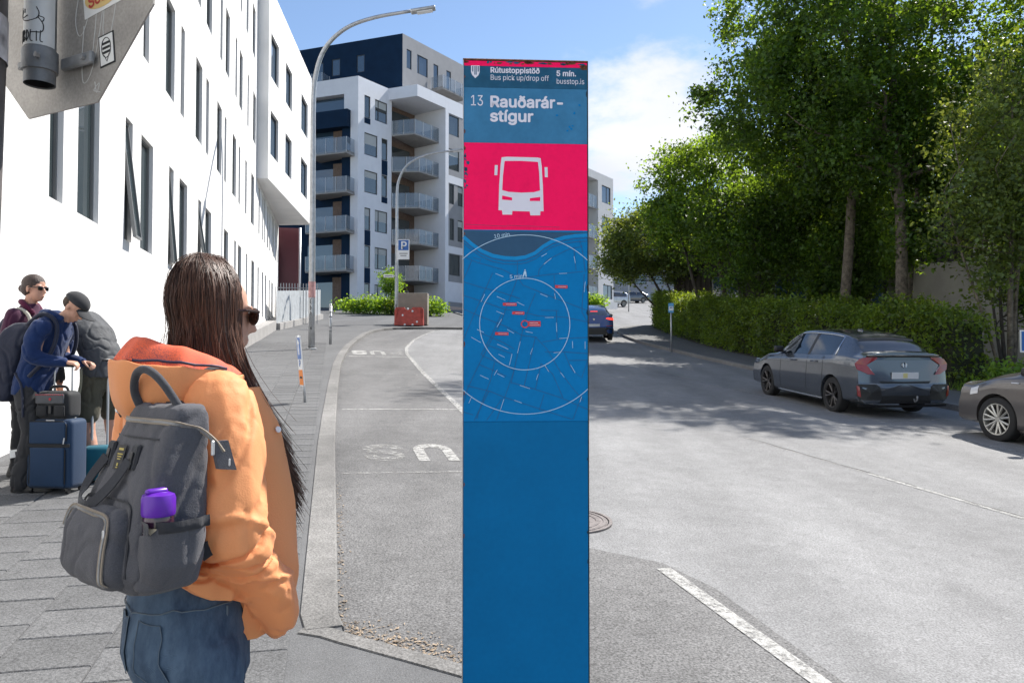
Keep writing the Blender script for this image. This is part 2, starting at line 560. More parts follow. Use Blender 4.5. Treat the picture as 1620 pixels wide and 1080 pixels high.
for s_, t_ in cells:
    if s_ < 3.0 and t_ > -0.6: pass
    x, y = XY(s_, t_)
    z = G(x, y) - 0.012 + RNG.normal(0, 0.0007)
    tilt = Matrix.Rotation(RNG.normal(0, 0.0035), 4, 'X') @ Matrix.Rotation(RNG.normal(0, 0.003), 4, 'Y')
    Mx = Matrix.Translation((x, y, z)) @ slope_q @ tilt
    if n_s < 296:
        o = bpy.data.objects.new('paving_slab', slab_meshes[int(RNG.integers(0, 3))])
        COL.objects.link(o); o.parent = sidewalk; o.matrix_local = Mx; n_s += 1
    else:
        me = slab_meshes[0]
        rest.add([Mx @ v.co for v in me.vertices], [tuple(p.vertices) for p in me.polygons])
o = rest.build('distant_paving', M_SLAB[1], sidewalk); o['kind'] = 'stuff'

# painted markings
M_PAINT = asphalt('road_paint', (0.37, 0.365, 0.35), 0.40, 0.16, gscale=90, pits=0.7)
def worn_paint(name, thr, soft=0.10, col=(0.62, 0.61, 0.58)):
    m = M_PAINT.copy(); m.name = name
    N, L = nodes_of(m); b = N['Principled BSDF']
    t = N.new('ShaderNodeTexCoord')
    n = N.new('ShaderNodeTexNoise'); n.inputs['Scale'].default_value = 16; n.inputs['Detail'].default_value = 8; n.inputs['Roughness'].default_value = 0.7
    L.new(t.outputs['Object'], n.inputs['Vector'])
    mr = N.new('ShaderNodeMapRange'); mr.inputs[1].default_value = thr; mr.inputs[2].default_value = thr + soft
    L.new(n.outputs['Fac'], mr.inputs[0]); L.new(mr.outputs[0], b.inputs['Alpha'])
    MATS[name] = m; return m
M_PW1 = worn_paint('road_paint_worn', 0.30, 0.26)
M_PW2 = worn_paint('road_paint_faded', 0.42, 0.24)
M_PW3 = worn_paint('road_paint_ghost', 0.52, 0.2)
def paint_line(path, w, m, label, dz=-0.110, name='road_marking', cat='marking'):
    pts = dense(path, 0.3)
    rows = []
    for i, (s, t) in enumerate(pts):
        a = pts[max(i - 1, 0)]; b = pts[min(i + 1, len(pts) - 1)]
        d = Vector((b[0] - a[0], b[1] - a[1])).normalized(); nn = (-d.y, d.x)
        rows.append([P3(s - nn[0] * w / 2, t - nn[1] * w / 2, dz), P3(s + nn[0] * w / 2, t + nn[1] * w / 2, dz)])
    o = MB().loft(rows, close=False).build(name, m)
    struct(o, label); return o
paint_line([(-4, 2.36), (3.26, 2.30), (4.85, 2.22)], 0.105, M_PW1, 'broad white edge line of the lay-by near the post')
paint_line([(8.5, 2.0), (13.1, 2.12), (19, 2.2), (24.9, 2.38), (27.5, 2.62), (29.5, 2.95), (32, 3.37), (35, 4.07), (38.6, 5.1)], 0.11, M_PW1, 'white edge line curving round the far lay-by')
paint_line([(-3, 6.95), (5.67, 6.13), (7.5, 5.96)], 0.07, M_PW1, 'thin white lane line at the right', -0.116)
paint_line([(7.5, 5.96), (9.93, 5.73)], 0.05, M_PW2, 'faded stretch of the thin lane line', -0.116)
paint_line([(-3, 9.35), (9.31, 9.2), (16, 9.05), (20, 9.0)], 0.09, M_PW2, 'faded white line marking the parking strip', -0.116)
paint_line([(11.35, 9.15), (11.5, 11.75)], 0.09, M_PW2, 'faded bay divider behind the dark hatchback', -0.116)
paint_line([(5.4, 9.3), (5.5, 11.7)], 0.09, M_PW2, 'faded bay divider at the right edge', -0.116)
for s_, t1, m_ in ((7.9, 2.0, M_PW2), (12.5, 2.12, M_PW1), (18.2, 2.2, M_PW2), (23.5, 2.36, M_PW1), (29.6, 2.9, M_PW2), (34.0, 3.8, M_PW2)):
    w_ = 0.05 if s_ < 10 else 0.075 if s_ < 20 else 0.16
    paint_line([(s_, tk(s_) + 0.08), (s_, t1)], w_, m_, 'thin white stop line across the lay-by %s' % {7.9: 'nearest the camera', 12.5: 'beyond the nearest lettering', 18.2: 'beside the leaning sign', 23.5: 'just before the farther lettering', 29.6: 'beyond the farther lettering', 34.0: 'close to the lay-by end'}[s_])
# lettering BUS, painted to be read from the other side
def road_letters(letter, s0, t0, hgt, wid, m, label, dz=-0.110):
    me = raw_text(letter, 0.03)
    co = get_co(me); lo = co.min(0); hi = co.max(0)
    out = []
    for p in co:
        u = (p[0] - lo[0]) / (hi[0] - lo[0]); v = (p[1] - lo[1]) / (hi[1] - lo[1])
        out.append(P3(s0 + hgt * (1 - v), t0 + wid * (1 - u), dz))
    set_co(me, np.array(out)); me.materials.clear()
    ob = link('road_letter', me, m); struct(ob, label)
road_letters('S', 8.5, 0.36, 0.95, 0.48, M_PW2, 'faded letter S painted upside down in the lay-by')
road_letters('U', 8.45, 0.95, 1.0, 0.46, M_PW1, 'white letter U painted upside down in the lay-by')
road_letters('B', 8.45, 1.53, 1.0, 0.46, M_PW1, 'white letter B painted behind the blue post')
road_letters('S', 24.2, 0.62, 1.6, 0.50, M_PAINT, 'farther white letter S at the lay-by end')
road_letters('U', 24.2, 1.2, 1.6, 0.48, M_PW1, 'farther white letter U at the lay-by end')
road_letters('B', 24.2, 1.78, 1.6, 0.48, M_PW2, 'farther faded letter B at the lay-by end')

# crack with tar beside the lane line
M_TAR = mat('tar', (0.03, 0.03, 0.03), 0.9)
rows = []
for i in range(70):
    s_ = -2 + i * 0.17; t_ = 6.83 - (s_ + 2) * 0.0935 + 0.06 + 0.012 * math.sin(i * 1.7) + RNG.normal(0, 0.006); w_ = 0.004 + 0.012 * abs(math.sin(i * 0.9) * math.sin(i * 0.37))
    rows.append([P3(s_, t_ - w_, -0.1165), P3(s_, t_ + w_, -0.1165)])
struct(MB().loft(rows, close=False).build('road_crack', M_TAR), 'dark crack running along the thin lane line')

# manhole cover
mh = thing('manhole_cover', 'round cast iron manhole cover in the road beside the blue post', 'manhole cover', P3(6.05, 1.92, -0.120))
M_IRON = mat('cast_iron', (0.16, 0.14, 0.135), 0.6, metal=0.3, var=0.3, vscale=20, bump=0.3, bscale=120)
mq = (Matrix.Rotation(R(13.38), 3, 'Z') @ Matrix.Rotation(math.atan(.0803), 3, 'X'))
MB().lathe([(0.36, -0.02), (0.36, 0.012), (0.335, 0.012), (0.335, 0.004)], 40, M=mq).build('frame', M_IRON, mh)
mb = MB(); mb.lathe([(0.0, 0.007), (0.325, 0.007), (0.325, -0.02)], 40, M=mq)
for r0 in (0.08, 0.16, 0.24, 0.3):
    mb.lathe([(r0 - 0.016, 0.007), (r0 - 0.013, 0.012), (r0 + 0.013, 0.012), (r0 + 0.016, 0.007)], 40, M=mq)
mb.build('lid', M_IRON, mh)

# litter of dry leaves and grit in the near corner of the lay-by
M_LITTER = mat('dry_litter', (0.30, 0.23, 0.16), 0.9, var=0.5, vscale=30)
mb = MB()
for i in range(900):
    u = RNG.beta(1.2, 2.2); s_ = 4.05 - 0.0 + abs(RNG.normal(0, 0.16)) * (1 - u * 0.4); t_ = 0.06 + u * 1.0
    s_ -= 0.85 * max(t_ - 0.06, 0) * 0.8
    if i % 5 == 0: s_ = 4 + RNG.uniform(0, 3.5); t_ = 0.05 + abs(RNG.normal(0, 0.03))
    x, y, z = P3(s_, t_, -0.113)
    a = RNG.uniform(0, 6.28); l = RNG.uniform(0.004, 0.018); w = l * RNG.uniform(0.2, 0.6)
    dx, dy = math.cos(a), math.sin(a)
    h1, h2 = RNG.uniform(0, 0.008, 2)
    mb.add([(x - dx * l, y - dy * l, z + h1), (x - dy * w, y + dx * w, z + 0.004), (x + dx * l, y + dy * l, z + h2), (x + dy * w, y - dx * w, z + 0.003)], [(0, 1, 2, 3)])
o = mb.build('dry_litter', M_LITTER); tag(o, 'dry leaf litter and grit gathered against the kerb', None, None, 'stuff')
# ================================================================== BUILDINGS
M_WHITE = mat('white_render', (0.76, 0.75, 0.735), 0.75, var=0.06, vscale=0.9, detail=8, bump=0.08, bscale=35, spec=0.3)
M_WHITE2 = mat('white_cladding', (0.66, 0.68, 0.73), 0.6, var=0.03, vscale=2)
M_SILL = mat('window_sill_metal', (0.45, 0.44, 0.43), 0.5)
M_FRAME = mat('dark_window_frame', (0.035, 0.04, 0.045), 0.45)
M_FRAMEG = mat('grey_window_frame', (0.16, 0.165, 0.165), 0.45)
M_GLASS = glass_mat('window_glass', (0.03, 0.042, 0.045), 0.02)
M_GLASSB = glass_mat('window_glass_blue', (0.03, 0.06, 0.10), 0.03)
M_BLIND = mat('window_blind', (0.40, 0.42, 0.42), 0.8)
M_NAVY = mat('navy_cladding', (0.006, 0.022, 0.052), 0.7, spec=.12, var=0.12, vscale=1.5)
M_GREYC = mat('grey_cladding', (0.26, 0.265, 0.28), 0.7, var=0.06, vscale=1.5)
M_CONC = mat('concrete', (0.30, 0.29, 0.28), 0.8, var=0.12, vscale=2.5, fine=0.12, fscale=60)
M_TIMBER = mat('timber_cladding', (0.16, 0.11, 0.085), 0.75, var=0.25, vscale=7)
M_MAROON = mat('maroon_cladding', (0.085, 0.012, 0.022), 0.5, var=0.08, vscale=2)
M_BALGLASS = glass_mat('balcony_glass', (0.20, 0.25, 0.30), 0.08, 0.55)
M_ALU = mat('aluminium', (0.55, 0.56, 0.57), 0.4, metal=0.6)

class Face:
    """upright plane: origin xy, direction along (left to right as seen from outside), outward normal"""
    def __init__(s, o, d, n):
        s.o = Vector((o[0], o[1])); s.d = Vector(d).normalized(); s.n = Vector(n).normalized()
    def __call__(s, a, z, out=0.0):
        p = s.o + s.d * a + s.n * out
        return Vector((p.x, p.y, z))

def holed_wall(mb, F, a0, a1, z0, z1, holes, depth):
    As = sorted({a0, a1, *[h[0] for h in holes], *[h[1] for h in holes]}); Zs = sorted({z0, z1, *[h[2] for h in holes], *[h[3] for h in holes]})
    As = [a for a in As if a0 <= a <= a1]; Zs = [z for z in Zs if z0 <= z <= z1]
    inside = lambda a, z: any(h[0] < a < h[1] and h[2] < z < h[3] for h in holes)
    for i in range(len(As) - 1):
        j = 0
        while j < len(Zs) - 1:
            am = (As[i] + As[i + 1]) / 2
            if inside(am, (Zs[j] + Zs[j + 1]) / 2): j += 1; continue
            k = j
            while k + 1 < len(Zs) - 1 and not inside(am, (Zs[k + 1] + Zs[k + 2]) / 2): k += 1
            mb.add([F(As[i], Zs[j]), F(As[i + 1], Zs[j]), F(As[i + 1], Zs[k + 1]), F(As[i], Zs[k + 1])], [(0, 1, 2, 3)])
            j = k + 1
    for b0, b1, y0, y1 in [h[:4] for h in holes]:
        c = [(b0, y0), (b1, y0), (b1, y1), (b0, y1)]
        for i in range(4):
            p, q = c[i], c[(i + 1) % 4]
            mb.add([F(*q), F(*p), F(*p, -depth), F(*q, -depth)], [(0, 1, 2, 3)])
    return mb

def window(parent, F, h, depth, fm, gm, bar=0.05, mull=None, tilt=0.0, blind=None, sill=None):
    """frame bars with a pane set in the opening; tilt opens a top-hung sash"""
    b0, b1, y0, y1 = h[:4]; e = 0.004
    def bars(mb, x0, x1, z0, z1, w, o0, o1, T=lambda a, z, o: (a, z, o)):
        for (p, q, r_, s_) in ((x0, x1, z0, z0 + w), (x0, x1, z1 - w, z1), (x0, x0 + w, z0 + w, z1 - w), (x1 - w, x1, z0 + w, z1 - w)):
            vs = [F(*T(a, z, o)) for a in (p, q) for z in (r_, s_) for o in (o0, o1)]
            mb.add(vs, [(0, 1, 3, 2), (4, 6, 7, 5), (0, 4, 5, 1), (2, 3, 7, 6), (0, 2, 6, 4), (1, 5, 7, 3)])
        return mb
    mb = bars(MB(), b0 + e, b1 - e, y0 + e, y1 - e, bar, -depth - 0.05, -depth + 0.035)
    if mull:
        for a in mull:
            a = b0 + (b1 - b0) * a
            vs = [F(x, z, o) for x in (a - bar / 2, a + bar / 2) for z in (y0 + bar, y1 - bar) for o in (-depth - 0.045, -depth + 0.03)]
            mb.add(vs, [(0, 1, 3, 2), (4, 6, 7, 5), (0, 4, 5, 1), (2, 3, 7, 6), (0, 2, 6, 4), (1, 5, 7, 3)])
    w = mb.build('window', fm, parent, world=True)
    g0, g1, k0, k1 = b0 + bar * 0.8, b1 - bar * 0.8, y0 + bar * 0.8, y1 - bar * 0.8
    if tilt:
        ct, st_ = math.cos(tilt), math.sin(tilt)
        T = lambda a, z, o: (a, k1 - (k1 - z) * ct, o + (k1 - z) * st_)
        m2 = bars(MB(), g0, g1, k0, k1, bar * 0.9, -depth - 0.01, -depth + 0.04, T)
        m2.build('sash', fm, w, world=True)
        vs = [F(*T(a, z, -depth + 0.015)) for a, z in ((g0 + .02, k0 + .02), (g1 - .02, k0 + .02), (g1 - .02, k1 - .02), (g0 + .02, k1 - .02))]
        MB().add(vs, [(0, 1, 2, 3)]).build('pane', gm, w, world=True)
        MB().add([F(b0, y0, -depth - 0.12), F(b1, y0, -depth - 0.12), F(b1, y1, -depth - 0.12), F(b0, y1, -depth - 0.12)], [(0, 1, 2, 3)]).build('dark_room', M_FRAME, w, world=True)
    else:
        vs = [F(a, z, o) for o in (-depth, -depth - 0.02) for a, z in ((g0, k0), (g1, k0), (g1, k1), (g0, k1))]
        MB().add(vs, [(0, 1, 2, 3), (7, 6, 5, 4)]).build('pane', gm, w, world=True)
        if blind:
            zb = k1 - (k1 - k0) * blind
            MB().add([F(g0, zb, -depth + 0.004), F(g1, zb, -depth + 0.004), F(g1, k1, -depth + 0.004), F(g0, k1, -depth + 0.004)], [(0, 1, 2, 3)]).build('blind', M_BLIND, w, world=True)
    if sill:
        vs = [F(a, z, o) for a in (b0 - 0.01, b1 + 0.01) for z in (y0 - 0.03, y0 + 0.012) for o in (-depth, sill)]
        MB().add(vs, [(0, 1, 3, 2), (4, 6, 7, 5), (0, 4, 5, 1), (2, 3, 7, 6), (0, 2, 6, 4), (1, 5, 7, 3)]).build('sill', M_SILL, w, world=True)
    return w

# ---- white rendered building on the left
FW = Face(tuple(Vector((.9756, .2195)) * -3.35), (-.2195, .9756), (.9756, .2195))
wb = thing('white_building', 'long white rendered building with narrow windows lining the left pavement', 'building', FW(20, 1.6))
holes = []
f1 = [(3.5, .45, 1), (4.5, .87, 0), (6.7, .45, 1), (7.66, .87, 0), (9.8, .45, 0), (10.77, .88, 0), (12.95, .43, 1), (13.92, .84, 0), (16.06, .43, 1), (17.05, .84, 0), (19.2, .42, 1), (20.17, .9, 0), (23.27, .85, 0), (25.43, .42, 0), (26.35, .86, 0), (28.49, .42, 0), (30.18, .95, 0), (32.34, .45, 0), (34.1, .6, 0), (35.4, .6, 0), (37.3, .45, 0), (38.6, .8, 0), (40.6, .45, 0)]
f2 = [(5.0, .8, 0), (7.3, .42, 0), (9.4, .8, 0), (10.9, .42, 0), (12.5, .8, 0), (13.97, .4, 0), (15.66, .8, 0), (17.06, .38, 0), (18.75, .82, 0), (20.11, .42, 0), (21.84, .82, 0), (23.18, .38, 0), (24.86, .83, 0), (26.3, .4, 0), (28.05, .45, 0), (29.88, .98, 0), (32.5, .45, 0), (34.0, .42, 0), (34.8, .42, 0), (36.2, .6, 0), (37.3, .42, 0), (38.6, .42, 0), (39.4, .45, 0), (40.6, .42, 0), (41.5, .42, 0)]
f3 = [(17.2, .8, 0), (18.9, .4, 0), (20.05, .82, 0), (22.25, .4, 0), (23.25, .8, 0), (25.32, .4, 0), (26.32, .8, 0), (28.49, .4, 0), (30.27, .95, 0)]
f4 = [(20.2, .8, 0), (22.0, .4, 0), (23.6, .8, 0), (26.45, .4, 0), (28.0, .6, 0), (29.91, .95, 0)]
wins = []
for lst, z0, z1 in ((f1, 3.58, 5.53), (f2, 6.9, 8.8), (f3, 10.15, 12.05), (f4, 13.42, 15.32)):
    for a, w, k in lst: wins.append(((a, a + w, z0, z1), k))
mb = MB()
holed_wall(mb, FW, -8, 42.6, -0.6, 16.9, [h for h, k in wins], 0.15)
a_, b_ = FW(-8, -0.6), FW(42.6, -0.6)
mb.add([FW(42.6, -.6), FW(42.6, -.6, -13), FW(42.6, 16.9, -13), FW(42.6, 16.9)], [(0, 1, 2, 3)])
mb.add([FW(-8, 16.9), FW(42.6, 16.9), FW(42.6, 16.9, -13), FW(-8, 16.9, -13)], [(0, 1, 2, 3)])
mb.add([FW(-8, -.6, -13), FW(-8, -.6), FW(-8, 16.9), FW(-8, 16.9, -13)], [(0, 1, 2, 3)])
mb.build('wall', M_WHITE, wb, world=True)
for i, (h, k) in enumerate(wins):
    tl = R([7, 9, 5][i % 3]) if k else 0
    window(wb, FW, h, 0.10, M_FRAMEG, M_GLASS, 0.04, tilt=tl, sill=None)
# projecting upper wing
PA = Vector((-9.79, 30.24)); pd = Vector((-.1002, .995)); pn = Vector((pd.y, -pd.x))
FP = Face(PA, pd, pn)
ph = [(a0, a1, z0, z1) for a0, a1 in ((.41, 1.93), (3.46, 4.95), (7.4, 9.3)) for z0, z1 in ((10.1, 11.9), (13.28, 15.08))]
mb = MB()
LP = 10.4
holed_wall(mb, FP, 0, LP, 9.0, 16.92, ph, 0.16)
c0 = FW(31.74, 9.0, 0.004); e0 = FP(LP, 9.0); e1 = FW(43.2, 9.0, -2); 
def up(p, z): return Vector((p.x, p.y, z))
A9, E9 = FP(0, 9.0), FP(LP, 9.0)
mb.add([c0, A9, up(A9, 16.92), up(c0, 16.92)], [(0, 1, 2, 3)])
mb.add([E9, e1, up(e1, 16.92), up(E9, 16.92)], [(0, 1, 2, 3)])
mb.add([A9, c0, FW(42.6, 9.0, 0.004), e1, E9], [(0, 1, 2, 3, 4)])
mb.add([up(A9, 16.92), up(E9, 16.92), up(e1, 16.92), up(c0, 16.92)], [(0, 1, 2, 3)])
pw = mb.build('projecting_wing', M_WHITE, wb, world=True)
for h in ph: window(pw, FP, h, 0.13, M_FRAME, M_GLASSB, 0.05)
# maroon end wall and downpipe
mb = MB()
vs = [FW(a, z, o) for a in (43.1, 43.5) for z in (2.2, 8.98) for o in (-2.0, 1.02)]
mb.add(vs, [(0, 1, 3, 2), (4, 6, 7, 5), (0, 4, 5, 1), (2, 3, 7, 6), (0, 2, 6, 4), (1, 5, 7, 3)]).build('maroon_wall', M_MAROON, wb, world=True)
MB().tube([FW(43.0, 2.6, 1.1), FW(43.0, 8.98, 1.1)], 0.06, 10).build('downpipe', M_ALU, wb, smooth=True, world=True)
# concrete plinth at the foot of the wall (seen past the woman)
mb = MB()
rows = []
for a in frange(24, 42.6, 2): 
    p = FW(a, 0, 0.01); q = FW(a, 0, 0.45); gz = G(q.x, q.y)
    rows.append([up(p, gz - .2), up(p, gz + .42), up(q, gz + .42), up(q, gz - .2)])
mb.loft(rows, close=True).build('plinth', M_CONC, wb, world=True, fix=True)

# ---- slatted metal fence beyond the white building
fa, fb = Vector((-10.75, 34.6)), Vector((-11.75, 46.5))
fl = (fb - fa).length; fd = (fb - fa).normalized()
fence = thing('slat_fence', 'pale metal fence of upright slats on a concrete footing past the white building', 'fence', (fa.x, fa.y, G(fa.x, fa.y)))
M_FENCE = mat('galvanised_sheet', (0.50, 0.52, 0.53), 0.5, metal=0.25, var=0.12, vscale=5)
nsl = 58
for i in range(nsl):
    p = fa + fd * (fl * (i + .5) / nsl); gz = G(p.x, p.y)
    Mz = Matrix.Rotation(math.atan2(fd.y, fd.x) + R(10 if i % 2 else -10), 3, 'Z')
    MB().box((p.x, p.y, gz + 0.30 + 0.74), (fl / nsl * 0.93, 0.012, 1.48), M=Mz).build('slat', M_FENCE, fence, world=True)
rows = []
for i in range(13):
    p = fa + fd * (fl * i / 12); gz = G(p.x, p.y); q = Vector((fd.y, -fd.x)) * 0.16
    rows.append([(p.x - q.x, p.y - q.y, gz - .3), (p.x - q.x, p.y - q.y, gz + .29), (p.x + q.x, p.y + q.y, gz + .29), (p.x + q.x, p.y + q.y, gz - .3)])
MB().loft(rows).build('footing', M_CONC, fence, world=True, fix=True)
pr = thing('picket_railing', 'dark railing of thin pickets in front of the maroon wall', 'railing', FW(42.2, 3.5, 0.6))
M_RAIL = mat('grey_railing', (0.30, 0.31, 0.33), 0.5, metal=0.4)
for i in range(16):
    p = FW(41.9, 0, -0.1 + i * 0.145)
    MB().tube([(p.x, p.y, G(p.x, p.y)), (p.x, p.y, G(p.x, p.y) + 2.15)], 0.022, 6).build('picket', M_RAIL, pr, world=True)
a_, b_ = FW(41.9, 0, -0.15), FW(41.9, 0, 2.2)
MB().tube([up(a_, G(a_.x, a_.y) + 1.9), up(b_, G(b_.x, b_.y) + 1.9)], 0.025, 6).build('rail', M_RAIL, pr, world=True)

# ---- apartment tower behind
P0 = Vector((-12.678, 62.0))
dR = Vector((math.sin(R(34)), math.cos(R(34)))); nR = Vector((dR.y, -dR.x))
dL = Vector((math.sin(R(-70)), math.cos(R(-70)))); nL = Vector((-dL.y, dL.x))
FR = Face(P0, dR, nR); FL = Face(P0, dL, nL)
ap = thing('apartment_block', 'white and navy apartment block with glass balconies and a dark penthouse', 'building', (P0.x, P0.y, G(P0.x, P0.y)))
hA = []
for (a0, a1, z0, z1) in ((.71, 1.4, 22.0, 23.86), (1.95, 3.43, 22.05, 23.86), (.73, 2.26, 18.88, 20.74), (2.77, 3.48, 18.88, 20.74), (.75, 2.27, 15.73, 17.6), (2.77, 3.48, 15.73, 17.6),
                         (.78, 1.46, 12.6, 14.46), (2.0, 3.5, 12.6, 14.46), (.79, 1.46, 9.45, 11.3), (2.0, 3.5, 9.45, 11.3), (.8, 1.46, 6.4, 8.15), (2.0, 3.5, 6.6, 8.15)):
    hA.append((a0, a1, z0, z1))
mb = MB()
holed_wall(mb, FR, 0, 4.0, 3.5, 25.23, hA, 0.12)
mb.add([FL(0.72, 3.5), FL(0, 3.5), FL(0, 25.23), FL(0.72, 25.23)], [(0, 1, 2, 3)])
mb.add([FL(0.72, 3.5, -1.2), FL(.72, 3.5), FL(.72, 22.4), FL(.72, 22.4, -1.2)], [(0, 1, 2, 3)])
def lbox(mb, F, a0, a1, o0, o1, z0, z1):
    vs = [F(a, z, o) for a in (a0, a1) for z in (z0, z1) for o in (o0, o1)]
    return mb.add(vs, [(0, 1, 3, 2), (4, 6, 7, 5), (0, 4, 5, 1), (2, 3, 7, 6), (0, 2, 6, 4), (1, 5, 7, 3)])
lbox(mb, FL, 0.721, 1.35, -1.2, -0.002, 22.4, 25.23); lbox(mb, FL, 1.35, 9, -1.2, -0.002, 23.88, 25.23)
mb.add([FR(0, 25.2), FR(4.0, 25.2), FR(4.0, 25.2, -9), FL(9, 25.2)], [(0, 1, 2, 3)])
mb.build('front_wall', M_WHITE2, ap, world=True, fix=False)
for i, h in enumerate(hA): window(ap, FR, h, 0.08, M_FRAME, M_GLASS, 0.07, mull=[.3] if h[1] - h[0] > 1 and i % 2 else None, blind=[None, .35, .5, None, .3][i % 5])
for a0, a1, z0, z1 in ((.71, 1.4, 21.5, 21.98), (2.77, 3.48, 17.62, 18.86), (2.77, 3.48, 15.2, 15.71), (.78, 1.46, 11.32, 12.58), (.78, 1.46, 8.17, 9.43)):
    lbox(MB(), FR, a0, a1, -.05, .012, z0, z1).build('spandrel_panel', M_NAVY, ap, world=True)
# left return: navy wall, timber and doors, balconies
mb = MB(); lbox(mb, FL, .722, 12, -1.6, -.9, 3.0, 22.42); lbox(mb, FL, .724, 1.55, -.9, -.02, 3.0, 22.3)
lbox(mb, FL, .73, 9, -1.1, .5, 21.0, 22.43)
mb.build('navy_wall', M_NAVY, ap, world=True)
lbox(MB(), FL, 1.35, 6, -1.12, -.6, 22.5, 23.86).build('terrace_window', M_GLASSB, ap, world=True)
for z in (18.55, 15.35, 12.15, 8.95, 5.8):
    lbox(MB(), FL, 1.56, 2.7, -.88, -.5, z + .26, z + 2.9).build('timber_panel', M_TIMBER, ap, world=True)
    lbox(MB(), FL, 2.72, 5.2, -.88, -.55, z + .3, z + 2.5).build('balcony_door', M_GLASSB, ap, world=True)
def balcony(par, pts, F, z, gl=1.08, th=0.26):
    """slab of polygon pts (a,out) with glass panes and posts along its open edges"""
    n = len(pts)
    vs = [F(a, z, o) for a, o in pts] + [F(a, z + th, o) for a, o in pts]
    fs = [tuple(reversed(range(n))), tuple(range(n, 2 * n))] + [(i, (i + 1) % n, n + (i + 1) % n, n + i) for i in range(n)]
    b = MB().add(vs, fs).build('balcony', M_CONC, par, world=True, fix=True)
    for (a0, o0), (a1, o1) in zip(pts[:-1], pts[1:]):
        L_ = math.hypot(a1 - a0, o1 - o0); k = max(1, round(L_ / 1.0))
        for j in range(k):
            u0, u1 = (j + .03) / k, (j + .97) / k
            q = [(a0 + (a1 - a0) * u, o0 + (o1 - o0) * u) for u in (u0, u1)]
            MB().add([F(q[0][0], z + .1, q[0][1] + .02), F(q[1][0], z + .1, q[1][1] + .02), F(q[1][0], z + th + gl, q[1][1] + .02), F(q[0][0], z + th + gl, q[0][1] + .02)], [(0, 1, 2, 3)]).build('glass_panel', M_BALGLASS, b, world=True)
            MB().tube([F(q[0][0], z + .1, q[0][1] + .03), F(q[0][0], z + th + gl, q[0][1] + .03)], .022, 5).build('post', M_ALU, b, world=True)
    return b
for z in (18.55, 15.35, 12.15, 8.95):
    balcony(ap, [(0.3, -0.02), (0.3, 1.2), (4.2, 1.2)][0:3] + [(4.2, -.9)], FL, z)
# right hand recess, canopy, balconies, second block
lbox(MB(), FR, 4.0, 8.1, -1.5, -.9, 3.5, 25.0).build('recess_wall', M_TIMBER, ap, world=True)
for z in (21.3, 18.15, 15.0, 11.85, 8.7, 5.6):
    lbox(MB(), FR, 4.5, 7.2, -.9, -.8, z + .3, z + 2.5).build('balcony_door', M_GLASS, ap, world=True)
mb = MB(); pts = [(3.6, 0.0), (4.2, 2.75), (7.99, 2.75), (7.99, -.9), (4.0, -.9)]
n = len(pts); vs = [FR(a, 24.24, o) for a, o in pts] + [FR(a, 25.24, o) for a, o in pts]
mb.add(vs, [tuple(reversed(range(n))), tuple(range(n, 2 * n))] + [(i, (i + 1) % n, n + (i + 1) % n, n + i) for i in range(n)])
mb.build('canopy', M_WHITE2, ap, world=True, fix=True)
for z in (21.2, 18.05, 14.9, 11.75, 8.6):
    balcony(ap, [(4.05, -.02), (5.3 if z < 21 else 4.7, 2.0), (7.98, 2.0)] + [(7.98, -.9), (4.05, -.9)][0:0] + [(7.98, -.88)], FR, z)
FB = Face(FR(0, 0, 2.73).xy, dR, nR)
hB = [(8.5, 9.96, 22.05, 23.85), (8.5, 10.0, 18.9, 20.78), (8.56, 9.26, 15.8, 17.6), (9.8, 10.6, 15.8, 17.6), (8.65, 9.27, 12.55, 14.5), (9.8, 10.6, 12.55, 14.5), (8.6, 10.13, 9.4, 11.3), (11, 12.4, 22.05, 23.85), (11, 12.4, 18.9, 20.78)]
mb = MB(); holed_wall(mb, FB, 8.45, 18, 3.5, 25.20, hB, .12)
mb.build('side_wall', M_GREYC, ap, world=True)
mb = MB()
lbox(mb, FB, 8.0, 8.448, -5, 0.02, 3.5, 25.23)
for z0, z1 in ((23.95, 25.24), (17.66, 18.35), (11.36, 12.0), (7.0, 8.8)): lbox(mb, FB, 8.449, 18, -.04, .022, z0, z1)
mb.build('white_bands', M_WHITE2, ap, world=True)
lbox(MB(), FB, 8.449, 18, -.3, .03, 4.2, 6.6).build('base_wall', mat('pale_brick', (.52, .40, .33), .8, var=.1), ap, world=True)
for i, h in enumerate(hB): window(ap, FB, h, .08, M_FRAME, M_GLASS, .07, blind=[None, .3][i % 2])
# penthouse
P1 = Vector((-9.914, 68.0)); FR2 = Face(P1, dR, nR); FL2 = Face(P1, dL, nL)
mb = MB()
h2 = [(.55, 1.22, 28.4, 30.18), (2.0, 3.5, 28.38, 30.16), (4.35, 5.05, 27.6, 30.05), (6.3, 7.0, 27.6, 30.05)]
holed_wall(mb, FR2, 0, 14, 22, 31.38, h2, .12)
pr_ = mb.build('penthouse_wall', M_GREYC, ap, world=True)
for i, h in enumerate(h2): window(pr_, FR2, h, .08, M_FRAME, M_GLASSB, .06, mull=[.2] if i == 1 else None)
FL2r = Face(FL2(16, 0).xy, -dL, nL)
h3 = [(16 - 4.79, 16 - 3.95, 28.4, 30.02), (16 - 7.47, 16 - 6.57, 28.4, 30.0), (16 - 9.3, 16 - 8.4, 28.1, 29.85)]
mb = MB(); holed_wall(mb, FL2r, 0, 16, 22, 31.378, h3, .12)
mb.add([FR2(0, 31.37), FR2(14, 31.37), FR2(14, 31.37, -12), FL2(16, 31.37)], [(0, 1, 2, 3)])
mb.add([FL2(16, 22), FL2(16, 31.37), FR2(14, 31.37, -12), FR2(14, 22, -12)], [(0, 1, 2, 3)])
pl_ = mb.build('penthouse_navy_wall', M_NAVY, ap, world=True)
for h in h3: window(pl_, FL2r, h, .08, M_FRAME, M_GLASSB, .06)
